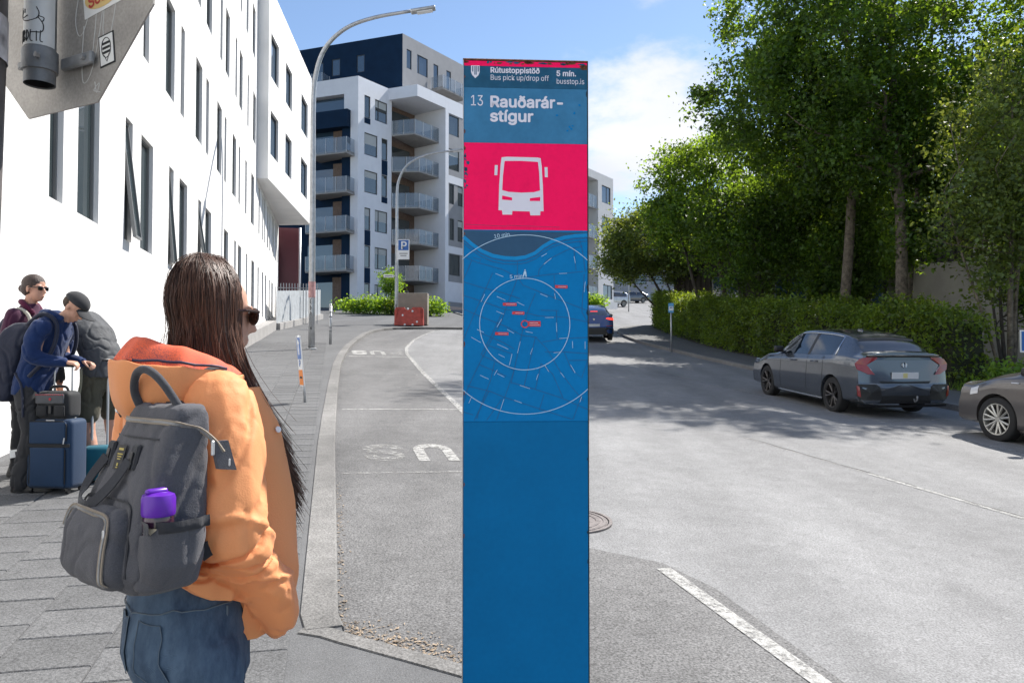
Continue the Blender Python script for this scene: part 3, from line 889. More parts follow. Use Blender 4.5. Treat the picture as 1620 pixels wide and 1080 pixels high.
balcony(ap, [(3.9, .02), (3.9, 1.5), (7.6, 1.5), (7.6, .02)], FR2, 27.2)
balcony(ap, [(7.6, .1), (7.6, 1.3), (12, 1.3), (12, .1)], FL2, 27.0)
# dark side walls that close the volumes
mb = MB()
lbox(mb, FR, 4.0, 17.9, -12, -1.52, 3.5, 25.1)
mb.build('core', M_GREYC, ap, world=True)

# ---- paler block right of the blue post
P2 = Vector((10.73, 80.0)); FF = Face(P2, dR, nR)
fb_ = thing('pale_apartment_block', 'pale grey apartment block partly hidden by the blue post', 'building', (P2.x, P2.y, G(P2.x, P2.y)))
M_PALE = mat('pale_render', (0.52, 0.52, 0.52), 0.7, var=.04, vscale=2)
hF = [(-2.6, -.62, 18.1, 19.9), (-2.6, -.62, 14.9, 16.7), (-2.4, -.9, 10.7, 12.4), (-2.4, -.3, 8.2, 9.62)]
mb = MB(); holed_wall(mb, FF, -3.4, 0, 4, 21, hF, .15)
mb.add([FF(0, 4), FF(0, 4, -9), FF(0, 21, -9), FF(0, 21)], [(0, 1, 2, 3)])
lbox(mb, FF, -14, -3.4, -3, 0, 20.2, 21); lbox(mb, FF, -14, -3.4, -3, -2.4, 4, 20.2); lbox(mb, FF, -3.45, -3.39, -2.4, -.001, 4, 20.2)
lbox(mb, FF, -14, -.01, -9, -3.02, 4, 20.99); lbox(mb, FF, -4, .45, -3, .25, 4, 7.9)
mb.build('wall', M_PALE, fb_, world=True)
for h in hF: window(fb_, FF, h, .1, M_FRAME, M_GLASSB, .07, mull=[.6])
for z in (17.2, 14.1, 11.0, 7.9): balcony(fb_, [(-9, -2.3), (-9, -.1), (-3.5, -.1)], FF, z)
# ---- grey block at the top of the street
gb = thing('grey_office_block', 'distant grey block with window bands beyond the silver car', 'building', (22, 118, 8.5))
mb = MB(); FG = Face((12, 112), (1, .12), (.12, -1))
hG = [(a, a + 1.9, z, z + 1.5) for a in frange(1, 22, 2.6) for z in (13.2, 16.6, 20.0)]
holed_wall(mb, FG, 0, 26, 5, 23, hG, .15)
mb.add([FG(0, 5, -10), FG(0, 5), FG(0, 23), FG(0, 23, -10)], [(0, 1, 2, 3)])
mb.add([FG(0, 23), FG(26, 23), FG(26, 23, -10), FG(0, 23, -10)], [(0, 1, 2, 3)])
mb.build('wall', mat('far_concrete', (.33, .34, .36), .8, var=.06, vscale=1), gb, world=True)
for h in hG: window(gb, FG, h, .1, M_FRAME, M_GLASSB, .08)
mb = MB(); lbox(mb, FG, .5, 25, -.2, .06, 8.6, 11.8); mb.build('shop_front', M_GLASS, gb, world=True)
for a in frange(2, 24, 3): lbox(MB(), FG, a, a + .25, -.2, .12, 8.4, 11.9).build('pier', M_WHITE2, gb, world=True)

# ---- building behind the trees and its ramp wall
tb_ = thing('dark_timber_house', 'dark slatted timber house in the shade behind the trees', 'building', (22, 40, 2.8))
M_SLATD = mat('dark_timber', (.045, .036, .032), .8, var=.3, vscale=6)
M_SHADEW = mat('pale_house_wall', (.62, .60, .56), .8, var=.06, vscale=2)
FT = Face((9.5, 44.5), (.93, -.37), (-.37, -.93))
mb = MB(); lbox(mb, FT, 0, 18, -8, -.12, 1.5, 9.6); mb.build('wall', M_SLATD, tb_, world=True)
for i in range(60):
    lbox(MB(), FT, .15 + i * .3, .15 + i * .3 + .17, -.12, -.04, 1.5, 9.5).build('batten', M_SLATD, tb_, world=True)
mb = MB(); lbox(mb, FT, -.3, 18.3, -8.3, .3, 9.62, 9.95); mb.build('roof', M_GREYC, tb_, world=True)
for a in (2.2, 5.6, 9.4):
    h = (a, a + 1.7, 4.4, 6.6)
    window(tb_, FT, h, -.02, M_FRAMEG, M_GLASSB, .08, mull=[.5])
ph_ = thing('pale_house', 'pale rendered house glimpsed between the right hand leaves', 'building', (24, 26, 1.5))
FH = Face((18.0, 29.5), (.60, -.80), (-.80, -.60))
hH = [(2.0, 3.4, 6.4, 8.0), (5.4, 6.8, 6.4, 8.0), (2.0, 3.4, 9.6, 11.2), (5.4, 6.8, 9.6, 11.2)]
mb = MB(); holed_wall(mb, FH, 0, 16, .5, 12.5, hH, .15)
mb.add([FH(0, .5, -9), FH(0, .5), FH(0, 12.5), FH(0, 12.5, -9)], [(0, 1, 2, 3)])
mb.add([FH(0, 12.5), FH(16, 12.5), FH(16, 12.5, -9), FH(0, 12.5, -9)], [(0, 1, 2, 3)])
mb.build('wall', M_SHADEW, ph_, world=True)
for h in hH: window(ph_, FH, h, .1, M_FRAME, M_GLASSB, .07, mull=[.5])
rw = thing('ramp_wall', 'plain concrete retaining wall behind the end of the hedge', 'wall', (16, 26, 1.4))
rows = []
for i in range(9):
    u = i / 8; p = Vector((15.1, 30.5)).lerp(Vector((17.6, 18.5)), u); z = 5.45 - .75 * u
    rows.append([(p.x, p.y, .8), (p.x, p.y, z), (p.x + .25, p.y + .05, z), (p.x + .25, p.y + .05, .8)])
MB().loft(rows).build('wall_slab', mat('ramp_concrete', (.36, .35, .32), .85, var=.10, vscale=1.5, fine=.08), rw, world=True, fix=True)
# ================================================================== VEGETATION
def leaf_mat(name, col, trans=0.45, rough=0.5, vary=0.45, tcol=None):
    m = bpy.data.materials.new(name); m.use_nodes = True
    N, L = nodes_of(m); b = N['Principled BSDF']; out = N['Material Output']
    geo = N.new('ShaderNodeNewGeometry')
    mr = N.new('ShaderNodeMapRange'); mr.inputs[3].default_value = 1 - vary; mr.inputs[4].default_value = 1 + vary
    L.new(geo.outputs['Random Per Island'], mr.inputs[0])
    t = N.new('ShaderNodeTexCoord'); n = N.new('ShaderNodeTexNoise'); n.inputs['Scale'].default_value = 0.8; n.inputs['Detail'].default_value = 3
    L.new(t.outputs['Object'], n.inputs['Vector'])
    m2 = N.new('ShaderNodeMapRange'); m2.inputs[1].default_value = .3; m2.inputs[2].default_value = .7; m2.inputs[3].default_value = .68; m2.inputs[4].default_value = 1.34
    L.new(n.outputs['Fac'], m2.inputs[0])
    mu = N.new('ShaderNodeMath'); mu.operation = 'MULTIPLY'; L.new(mr.outputs[0], mu.inputs[0]); L.new(m2.outputs[0], mu.inputs[1])
    vm = N.new('ShaderNodeVectorMath'); vm.operation = 'SCALE'; vm.inputs[0].default_value = col; L.new(mu.outputs[0], vm.inputs['Scale'])
    L.new(vm.outputs[0], b.inputs['Base Color'])
    b.inputs['Roughness'].default_value = rough; b.inputs['Specular IOR Level'].default_value = 0.45
    tr = N.new('ShaderNodeBsdfTranslucent')
    v2 = N.new('ShaderNodeVectorMath'); v2.operation = 'SCALE'; v2.inputs[0].default_value = tcol or (col[0] * 4.2, col[1] * 3.1, col[2] * 0.9); L.new(mu.outputs[0], v2.inputs['Scale'])
    L.new(v2.outputs[0], tr.inputs['Color'])
    mx = N.new('ShaderNodeMixShader'); mx.inputs[0].default_value = trans
    L.new(b.outputs[0], mx.inputs[1]); L.new(tr.outputs[0], mx.inputs[2]); L.new(mx.outputs[0], out.inputs['Surface'])
    MATS[name] = m; return m
M_LEAF = leaf_mat('leaf_dark', (0.052, 0.106, 0.020), 0.5)
M_LEAF2 = leaf_mat('leaf_mid', (0.068, 0.134, 0.024), 0.52)
M_LEAF3 = leaf_mat('leaf_grey', (0.080, 0.125, 0.040), 0.45)
M_HEDGE = leaf_mat('leaf_hedge', (0.085, 0.145, 0.024), 0.42, rough=0.42)
M_GRASSY = leaf_mat('leaf_grass', (0.10, 0.20, 0.03), 0.4)
M_BARK = mat('bark', (0.125, 0.105, 0.08), 0.9, var=0.55, vscale=9, detail=8, bump=0.9, bscale=14, fine=0.25, fscale=30)
M_BARK2 = mat('bark_dark', (0.055, 0.047, 0.040), 0.9, var=0.3, vscale=6, bump=0.8, bscale=18)

def leaf_cloud(centres, spread, per, size, rng, up=0.35, squash=0.8):
    """many small pointed leaves around cluster centres -> verts, faces"""
    C_ = np.repeat(np.asarray(centres, float), per, axis=0)
    n = len(C_)
    off = rng.normal(0, 1, (n, 3)); off[:, 2] *= squash
    off *= (spread if np.isscalar(spread) else np.repeat(spread, per))[:, None] if not np.isscalar(spread) else spread
    P = C_ + off
    nrm = rng.normal(0, 1, (n, 3)); nrm[:, 2] += up * 2
    nrm /= np.linalg.norm(nrm, axis=1)[:, None] + 1e-9
    a = rng.normal(0, 1, (n, 3)); a -= nrm * (a * nrm).sum(1)[:, None]; a /= np.linalg.norm(a, axis=1)[:, None] + 1e-9
    b = np.cross(nrm, a)
    s = size * rng.uniform(0.55, 1.5, n)[:, None]
    v = np.empty((n, 4, 3))
    v[:, 0] = P - a * s * 0.5; v[:, 2] = P + a * s * 0.55 - nrm * s * 0.12
    v[:, 1] = P + b * s * 0.33 + nrm * s * 0.10 - a * s * 0.05; v[:, 3] = P - b * s * 0.33 + nrm * s * 0.10 - a * s * 0.05
    return v.reshape(-1, 3)
def leaf_object(name, verts, m, parent=None, off=(0, 0, 0)):
    n = len(verts) // 4
    me = bpy.data.meshes.new(name)
    me.vertices.add(n * 4); me.loops.add(n * 4); me.polygons.add(n)
    me.vertices.foreach_set('co', (verts - np.array(off)).astype(np.float32).ravel())
    me.loops.foreach_set('vertex_index', np.arange(n * 4, dtype=np.int32))
    me.polygons.foreach_set('loop_start', np.arange(0, n * 4, 4, dtype=np.int32))
    me.polygons.foreach_set('loop_total', np.full(n, 4, dtype=np.int32))
    me.update(); me.validate()
    return link(name, me, m, parent)

def bent(p, q, rng, n=7, w=0.08):
    p = Vector(p); q = Vector(q); L_ = (q - p).length
    o = Vector(rng.normal(0, 1, 3)) * L_ * w; o2 = Vector(rng.normal(0, 1, 3)) * L_ * w * .6
    return [p.lerp(q, k / n) + o * math.sin(math.pi * k / n) + o2 * math.sin(2 * math.pi * k / n) for k in range(n + 1)]

def make_tree(label, x, y, stems, blobs, m, n_clu, per, leaf, spread, seed, bark, group='trees behind the hedge', name='tree', extra_limbs=0, shell=0.55):
    """stems: list of (dx, dy, top_dx, top_dy, top_z, r); blobs: crown ellipsoids (dx,dy,z,rx,ry,rz,weight)"""
    rng = np.random.default_rng(seed)
    gz = G(x, y) - 0.15
    T = thing(name, label, 'tree', (x, y, gz), 0, group)
    mb = MB(); tips = []
    for dx, dy, tx, ty, tz, r0 in stems:
        pts = bent((dx, dy, -0.3), (tx, ty, tz), rng, 12, 0.012)
        rad = [r0 * (1.25 - 0.25 * min(k, 2) / 2) * (1 - 0.72 * (k / 12) ** 1.2) for k in range(13)]
        mb.tube(pts, rad, 10); tips.append((pts, rad))
    w = np.array([b[6] for b in blobs], float); w /= w.sum()
    cl = []
    pick = rng.choice(len(blobs), n_clu, p=w)
    for i in pick:
        bx, by, bz, rx, ry, rz, _ = blobs[i]
        d = rng.normal(0, 1, 3); d /= np.linalg.norm(d)
        rr = rng.uniform(shell, 1.0) ** 0.7 * rng.uniform(0.82, 1.10)
        cl.append((bx + d[0] * rx * rr, by + d[1] * ry * rr, bz + d[2] * rz * rr))
    cl = np.array(cl)
    # limbs toward clusters
    for i in range(0, n_clu, max(1, n_clu // (26 + extra_limbs))):
        c = Vector(cl[i]); pts, rad = tips[int(rng.integers(0, len(tips)))]
        best = None
        for k in range(4, 13):
            if pts[k].z < c.z - 0.15 * (c - pts[k]).length or k == 4:
                best = k
        p = pts[best]; r1 = rad[best] * 0.55
        bp = bent(p, c, rng, 6, 0.09)
        mb.tube(bp, [max(r1 * (1 - .85 * k / 6), .012) for k in range(7)], 6)
        for j in range(2):
            c2 = Vector(cl[int(rng.integers(0, n_clu))])
            q = bp[3]
            if (c2 - q).length < 3.2:
                mb.tube(bent(q, c2, rng, 4, .1), [r1 * .35, r1 * .25, r1 * .18, .012, .008], 5)
    mb.build('trunk', bark, T, smooth=True)
    v = leaf_cloud(cl, rng.uniform(.5, 1.45, n_clu) * spread, per, leaf, rng)
    o = leaf_object('crown', v, m, T)
    return T

make_tree('tall tree with a straight grey trunk rising behind the hatchback', 12.05, 28.0,
          [(0, 0, .1, .2, 15.5, .205)], [(0, 0, 12.5, 4.2, 3.8, 5.2, 5), (-2.6, -.5, 9.6, 2.7, 2.6, 2.4, 2.2), (.5, 0, 7.0, 3.2, 2.6, 1.5, 1.5), (2.2, .5, 9.5, 2.6, 2.6, 2.6, 1.5)], M_LEAF, 470, 130, .14, .31, 3, M_BARK)
make_tree('tall tree with thick mossy trunk standing right of the straight one', 12.75, 25.0,
          [(0, 0, .2, 0, 15.0, .215), (.2, .1, 1.6, .6, 11.5, .12)], [(.3, 0, 12.4, 4.4, 3.6, 5.0, 5), (-2.4, -.4, 10.2, 2.5, 2.4, 2.6, 2), (1.8, -.3, 8.6, 2.4, 2.4, 2.2, 1.6), (-.8, .2, 7.2, 2.4, 2.2, 1.3, 1.1), (.5, -.1, 4.4, .6, .6, 1.4, .22), (2.2, 0, 6.6, 1.6, 1.5, 1.1, .7)], M_LEAF, 450, 130, .135, .31, 4, M_BARK)
make_tree('broad bright green tree leaning over the left half of the hedge', 10.6, 36.0,
          [(0, 0, -1.5, -.4, 8, .14), (.5, .3, 1.2, .2, 8.6, .13), (-.6, .2, -3.2, -.4, 6.5, .11), (.9, -.2, 3.0, .3, 6.5, .11)], [(-.4, 0, 7.4, 3.7, 3.2, 2.9, 4), (-2.2, -.4, 5.4, 2.3, 2.2, 1.9, 1.6), (2.4, 0, 5.8, 2.6, 2.4, 2.2, 2)], M_LEAF2, 430, 125, .14, .31, 5, M_BARK2)
make_tree('small grey green tree overhanging the top of the pavement', 10.3, 44.6,
          [(0, 0, -3.2, -.8, 5.0, .11), (.4, .2, -.8, .1, 6.2, .12), (-.3, 0, -3.9, -.6, 3.8, .08), (.7, 0, 1.0, .1, 5.2, .08), (.2, 0, -1.9, -.2, 4.6, .08)], [(-2.3, -.4, 5.3, 2.7, 2.4, 1.9, 4), (-3.8, -.6, 4.0, 1.5, 1.5, 1.2, 1.4), (-.2, 0, 4.4, 2.2, 1.8, 1.7, 1.5)], M_LEAF3, 340, 100, .14, .34, 6, M_BARK2)
make_tree('slender many stemmed tree behind the right end of the hedge', 12.5, 19.0,
          [(0, 0, .2, .1, 7.5, .085), (.12, .05, .7, .3, 6.8, .06), (-.1, .05, -1.5, .2, 5.2, .05), (.2, -.1, 1.1, -.2, 6.2, .05)], [(0, 0, 6.6, 1.6, 1.5, 2.7, 3), (-.7, 0, 4.5, 1.2, 1.2, 1.2, 1.2), (.8, .2, 4.4, 1.3, 1.2, 1.6, 1.3), (-.3, .1, 3.1, .9, .8, .8, .5)], M_LEAF3, 260, 60, .105, .26, 7, M_BARK, shell=.2)
make_tree('dark tree filling the gap behind the two tall trunks', 15.5, 33.0,
          [(0, 0, .3, .2, 10, .17), (.4, 0, -1.8, .2, 8, .11)], [(0, 0, 8.4, 4.0, 3.0, 4.0, 4), (-3.0, 0, 5.6, 2.6, 2.0, 2.4, 1.6)], M_LEAF, 400, 90, .15, .38, 8, M_BARK2)
make_tree('dark leafy tree at the right edge above the parking sign', 16.2, 21.0,
          [(0, 0, .2, .2, 9.6, .13), (.2, 0, -1.2, .3, 7, .08)], [(0, 0, 8.6, 2.7, 2.5, 3.6, 4), (-1.2, 0, 5.4, 1.7, 1.6, 1.6, 1.2)], M_LEAF2, 330, 84, .12, .32, 9, M_BARK2)
make_tree('dense many stemmed tree low behind the middle of the hedge', 10.9, 31.6,
          [(0, 0, -.8, .2, 6.0, .09), (.5, .2, .9, .2, 6.2, .09), (-.5, .1, -2.0, .2, 5.0, .07), (.9, 0, 2.2, .2, 4.6, .06)], [(-.6, 0, 5.5, 2.9, 2.0, 2.1, 3), (1.6, .2, 4.6, 1.8, 1.6, 1.5, 1), (-.2, 0, 3.4, 2.4, 1.5, .9, .7)], M_LEAF, 300, 84, .125, .33, 10, M_BARK2)

make_tree('low leafy tree in front of the ramp wall', 14.3, 21.9,
          [(0, 0, -.5, .1, 3.6, .06), (.1, 0, .5, .1, 3.9, .06), (0, .1, .1, .2, 4.3, .07)], [(.6, 0, 3.7, 1.1, 1.0, 1.1, 2), (1.0, 0, 2.6, .9, .9, .8, 1)], M_LEAF2, 100, 60, .11, .26, 12, M_BARK2, shell=.3)
make_tree('dark bush like tree between the two tall trunks', 13.4, 29.6,
          [(0, 0, -.6, .1, 4.2, .07), (.2, 0, .7, .1, 4.6, .07)], [(0, 0, 4.3, 1.9, 1.4, 1.8, 2), (-.6, 0, 2.8, 1.3, 1.1, 1.0, 1)], M_LEAF, 220, 80, .125, .3, 13, M_BARK2, shell=.3)
# hedge
def make_hedge():
    rng = np.random.default_rng(21)
    s0, s1 = 15.3, 46.8
    x0, y0, z0 = P3(26, 16)
    H_ = thing('hedge', 'long clipped green hedge lining the far pavement', 'hedge', (x0, y0, z0))
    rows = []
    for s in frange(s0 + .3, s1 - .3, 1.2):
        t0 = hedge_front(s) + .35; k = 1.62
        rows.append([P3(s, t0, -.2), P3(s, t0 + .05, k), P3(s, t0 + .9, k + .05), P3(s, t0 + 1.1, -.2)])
    MB().loft(rows).build('dark_core', mat('hedge_core', (.022, .026, .012), .95), H_, world=True, fix=True)  # solid dark filler; its colour darkens the gaps between the leaves
    n = 5200
    S = rng.uniform(s0, s1, n); cl = []
    for s in S:
        u = rng.uniform(0, 1)
        hgt = 1.92 + .16 * math.sin(s * 1.9) + .1 * math.sin(s * 4.3 + 1) + rng.normal(0, .07)
        w = 1.55
        r_ = rng.uniform(0, 1)
        if r_ < .56: t_, z_ = 0.12 + .10 * math.sin(s * 2.3) + abs(rng.normal(0, .09)), rng.uniform(.12, hgt)
        elif r_ < .92: t_, z_ = rng.uniform(.15, w), hgt - abs(rng.normal(0, .10))
        else: t_, z_ = w, rng.uniform(.2, hgt)
        if s < s0 + .5: t_ = rng.uniform(.1, w)
        cl.append(P3(s, hedge_front(s) + t_, z_))
    v = leaf_cloud(np.array(cl), .12, 13, .088, rng, up=.4)
    leaf_object('foliage', v, M_HEDGE, H_, (x0, y0, z0))
make_hedge()
def shrub(name, label, x, y, rx, ry, h, m, n, per, leaf, seed, group=None, z=None, up=.5, sp=.16):
    rng = np.random.default_rng(seed)
    gz = G(x, y) if z is None else z
    S = thing(name, label, 'shrub', (x, y, gz), 0, group)
    mb = MB()
    for k in range(7):
        a = rng.uniform(0, 6.28); r_ = rng.uniform(.2, .7)
        mb.tube(bent((0, 0, -.1), (math.cos(a) * rx * r_, math.sin(a) * ry * r_, h * rng.uniform(.5, .85)), rng, 4, .1), [.03, .025, .02, .012, .006], 5)
    mb.build('stem', M_BARK2, S, smooth=True)
    d = rng.normal(0, 1, (n, 3)); d /= np.linalg.norm(d, axis=1)[:, None]; rr = rng.uniform(.45, 1, n)[:, None]
    cl = d * rr * np.array([rx, ry, h * .5]) + np.array([0, 0, h * .52])
    cl[:, 2] = np.maximum(cl[:, 2], .05)
    leaf_object('foliage', leaf_cloud(cl, sp, per, leaf, rng, up), m, S)
    return S
shrub('shrub', 'low bright shrub growing beyond the rear of the hatchback', *XY(13.9, 15.2), .9, .7, .75, M_GRASSY, 130, 20, .10, 31)
shrub('shrub', 'dark shrub under the slender tree by the ramp wall', *XY(13.4, 16.8), 1.2, 1.0, 1.3, M_HEDGE, 220, 20, .10, 32)
shrub('shrub', 'wide yellow green planting in front of the apartment block', -10.4, 55.0, 2.6, .9, 1.2, M_GRASSY, 240, 16, .16, 33, sp=.25)
shrub('shrub', 'round dark green bush beside the planting at the apartment block', -8.2, 54.5, 1.2, .8, 1.1, M_HEDGE, 130, 16, .14, 34, sp=.22)
shrub('shrub', 'green bush right of the red barrier', -5.8, 54.0, 1.2, .8, 1.15, M_GRASSY, 120, 16, .15, 35, sp=.22)
shrub('shrub', 'clipped bright hedge plant below the pale apartment block', 7.6, 74, 1.7, 1.0, 1.3, M_GRASSY, 200, 16, .2, 36, sp=.3)
make_tree('little sapling standing in front of the apartment block windows', -8.7, 54.0, [(0, 0, .1, 0, 2.4, .05)], [(0, 0, 2.5, .8, .8, .9, 1)], M_GRASSY, 60, 26, .15, .2, 37, M_BARK2, group=None, name='sapling')
# grass strip at the foot of the hedge and verge
def grass(label, cells, n, seed, h=.12):
    rng = np.random.default_rng(seed); vs = []
    for i in range(n):
        s_, t_ = cells(rng); x, y, z = P3(s_, t_, -.02)
        a = rng.uniform(0, 6.28); w = .006; hh = h * rng.uniform(.5, 1.4); lx, ly = rng.normal(0, .05, 2)
        dx, dy = math.cos(a) * w, math.sin(a) * w
        vs += [(x - dx, y - dy, z), (x + dx, y + dy, z), (x + dx * .4 + lx, y + dy * .4 + ly, z + hh), (x - dx * .4 + lx, y - dy * .4 + ly, z + hh * .97)]
    o = leaf_object('grass', np.array(vs), M_GRASSY); tag(o, label, None, None, 'stuff'); return o
grass('bright grass verge behind the parked cars', lambda r_: (r_.uniform(7, 15.4), r_.uniform(14.45, 17.5)), 9000, 41, .2)
rows = [[P3(s, hedge_front(s) - .02, .0), P3(s, hedge_front(s) + 2.2, .03)] for s in frange(-10, 46, 1)]
struct(MB().loft(rows, close=False).build('verge', mat('verge_soil', (.055, .05, .03), .95, var=.4, vscale=4, bump=.5, bscale=12)), 'dark soil strip under the hedge')
struct(MB().loft([[P3(s, hedge_front(s) + 2.2, .03), P3(s, hedge_front(s) + 7, .3), P3(s, hedge_front(s) + 14, .5)] for s in frange(-10, 46, 2)], close=False).build('garden_ground', mat('garden_soil', (.05, .055, .028), .95, var=.4, vscale=3)), 'shaded garden ground behind the hedge')
# ================================================================== STREET FURNITURE
M_GALV = mat('galvanised_steel', (0.42, 0.43, 0.44), 0.42, metal=0.65, var=0.15, vscale=9, fine=.06, fscale=90)
M_GALVD = mat('weathered_steel', (0.21, 0.215, 0.22), 0.5, metal=0.2, var=0.3, vscale=25, bump=.1, bscale=90)
M_BLACK = mat('black_plastic', (0.012, 0.012, 0.013), 0.5)
M_SIGNW = mat('sign_white', (0.72, 0.73, 0.74), 0.45)
M_SIGNB = mat('sign_blue', (0.010, 0.10, 0.36), 0.4)
M_ORANGE = mat('sign_orange', (0.75, 0.22, 0.03), 0.5)
M_INK = mat('black_ink', (0.012, 0.012, 0.014), 0.6)
def arc_pts(pts, n=6):
    """Catmull-Rom through pts"""
    P = [Vector(p) for p in pts]; P = [P[0] * 2 - P[1]] + P + [P[-1] * 2 - P[-2]]; out = []
    for i in range(1, len(P) - 2):
        for k in range(n):
            t = k / n
            out.append(0.5 * ((2 * P[i]) + (P[i + 1] - P[i - 1]) * t + (2 * P[i - 1] - 5 * P[i] + 4 * P[i + 1] - P[i + 2]) * t * t + (3 * P[i] - P[i - 1] - 3 * P[i + 1] + P[i + 2]) * t ** 3))
    out.append(P[-2]); return out
def street_lamp(label, x, y, rise, arm, r0, group='street lamps'):
    gz = G(x, y); T = thing('street_lamp', label, 'street lamp', (x, y, gz), 0, group)
    pts = [(0, 0, -.1), (0, 0, 1.2), (0, 0, 2.6)] + [(0, 0, rise * k) for k in (.45, .7, .85)] + arm
    path = [Vector(p) for p in pts[:5]] + arc_pts(pts[5:], 5)
    n = len(path); rad = [r0 if p.z < 1.3 else r0 * .92 if p.z < rise * .5 else r0 * (.85 - .35 * (i / n)) for i, p in enumerate(path)]
    MB().tube(path, rad, 14).build('pole', M_GALV, T, smooth=True)
    MB().lathe([(r0 * 1.7, 0), (r0 * 1.7, .03), (r0 * 1.15, .05)], 14).build('base_plate', M_GALV, T)
    MB().rbox((0, -r0 * .97, .9), (r0 * 1.1, .03, .42), .01).build('service_door', M_GALVD, T)
    e = path[-1]; d = (path[-1] - path[-3]).normalized()
    Mx = Matrix.Rotation(-math.asin(max(min(d.z, 1), -1)), 3, 'Y')
    h = MB().rbox(e + Vector((.36, 0, .03)), (.80, .26, .10), .04, 3, M=Mx).build('lamp_head', M_GALV, T, smooth=True, angle=40)
    MB().box(e + Vector((.42, 0, -.035)), (.5, .2, .02), M=Mx).build('lens', M_SIGNW, h)
    return T
lp = street_lamp('tall curved street lamp with graffiti at its foot, nearest the camera', -6.28, 23.76, 7.6,
                 [(0, 0, 7.6), (.06, 0, 8.6), (.35, 0, 9.5), (1.0, 0, 10.15), (1.9, 0, 10.5), (3.1, 0, 10.72)], .105)
for _k, _zz in enumerate((([(-.3,0),(0,1),(.3,0)]), [(.3,1),(-.3,.7),(.3,.35),(-.3,0)], [(-.3,0),(-.25,1),(.3,.6),(-.2,.5),(.3,0)], [(-.3,1),(-.3,0),(.3,.5),(-.3,.6)], [(.3,1),(-.3,.8),(-.3,.1),(.3,0)])):
    MB().tube([(.07 * p[0], -.108 + .02 * abs(p[0]), .62 + (.20 * _k + .17 * p[1])) for p in _zz], .010, 5).build('graffiti', M_INK, lp)
MB().lathe([(.108, 0), (.108, .5)], 16, c=(0, 0, 1.62)).build('pink_sticker', mat('faded_pink', (.45, .25, .24), .7, var=.3, vscale=9), lp)
lp2 = street_lamp('smaller curved street lamp carrying a parking sign near the red barrier', -6.47, 42.4, 7.2,
            [(0, 0, 7.2), (.08, 0, 8.0), (.45, 0, 8.8), (1.1, 0, 9.3), (2.0, 0, 9.6), (3.0, 0, 9.75)], .10)
def p_sign(label, x, y, w, h, zc, sq=True, post=True, rz=0, top=None, pw=.03, z0=None, group='parking signs'):
    gz = G(x, y) if z0 is None else z0
    T = thing('parking_sign', label, 'sign', (x, y, gz), rz, group)
    if post: MB().tube([(0, .02, -.1), (0, .02, zc + h / 2)], pw, 10).build('post', M_GALV, T, smooth=True)
    pl = MB().rbox((0, -.03, zc), (w, .012, h), .02, 2).build('plate', M_SIGNW, T)
    bh = w * .86 if sq else h * .9
    MB().box((0, -.0385, zc + h / 2 - bh / 2 - w * .06), (w * .86, .004, bh)).build('blue_field', M_SIGNB, pl)
    text_mesh('P', bh * .72, 'letter', M_SIGNW, pl, frame_M((-w * .24, -.0415, zc + h / 2 - bh * .87 - w * .06), (1, 0, 0), (0, 0, 1)), bh * .025)
    return T, pl, bh
ps, pl, bh = p_sign('blue parking sign with a white lower half on the farther lamp', -6.05, 42.15, .66, 1.12, 4.18, post=False)
MB().tube([(-.45, .1, 4.4), (.2, .0, 4.4)], .03, 8).build('bracket', M_GALV, ps)
for i, (w_, z_) in enumerate(((.46, 3.95), (.34, 3.83))): MB().box((0, -.0375, z_), (w_, .003, .05)).build('small_print', M_GALVD, pl)
sb = thing('street_name_sign', 'small grey street name plate left of the farther lamp post', 'sign', (-6.62, 42.3, G(-6.5, 42.4)))
MB().rbox((-.28, 0, 2.68), (.56, .02, .17), .01).build('plate', M_SIGNW, sb); MB().box((-.28, -.012, 2.68), (.42, .003, .06)).build('lettering', M_GALVD, sb)
MB().box((.02, 0, 2.68), (.12, .05, .05)).build('bracket', M_GALV, sb)
# parking sign at right edge, junction sign far up the road, low post sign
p_sign('white framed parking sign at the right edge above the brown car', 9.70, 14.2, .42, .42, 1.33, sq=True)
p_sign('distant parking sign standing before the grey block', 11.4, 74, .9, 1.6, 4.0, pw=.06)
ls = thing('loading_sign', 'low post with a small pale blue and white plate in front of the hedge', 'sign', (6.26, 29.8, G(6.26, 29.8)))
MB().tube([(0, 0, -.1), (0, 0, 1.75)], .035, 10).build('post', M_GALV, ls, smooth=True)
pl = MB().rbox((-.01, -.045, 1.62), (.21, .012, .38), .012).build('plate', mat('pale_blue_sign', (.10, .33, .58), .45), ls)
MB().box((-.01, -.0535, 1.60), (.17, .004, .17)).build('white_panel', M_SIGNW, pl); MB().box((-.01, -.056, 1.635), (.1, .003, .04)).build('pictogram', M_SIGNB, pl)
# leaning narrow sign on the near pavement
ln = thing('leaning_sign', 'narrow leaning blue, white and orange sign on the pavement edge', 'sign', (-3.27, 12.02, G(-3.27, 12.02)))
MB().tube([(.0, 0, -.05), (-.02, 0, .22), (-.135, 0, 1.06)], .022, 10).build('post', M_GALV, ln, smooth=True)
ML = frame_M((-.075, -.03, .66), (.55, -.83, 0), (-.115, 0, 1))
pl = MB().rbox((0, 0, 0), (.20, .80, .014), .004).build('plate', M_SIGNW, ln); pl.matrix_local = ML
MB().box((0, .20, .009), (.17, .34, .003)).build('blue_field', M_SIGNB, pl)
MB().box((0, -.26, .009), (.18, .24, .003)).build('orange_field', M_ORANGE, pl)
a_ = MB(); a_.box((0, .20, .0115), (.03, .2, .002)); a_.add([(-.06, .27, .0125), (.06, .27, .0125), (0, .35, .0125)], [(0, 1, 2)]); a_.build('white_arrow', M_SIGNW, pl)
text_mesh('P', .10, 'letter', M_SIGNB, pl, frame_M((-.045, -.085, .011), (1, 0, 0), (0, 1, 0)), .004)
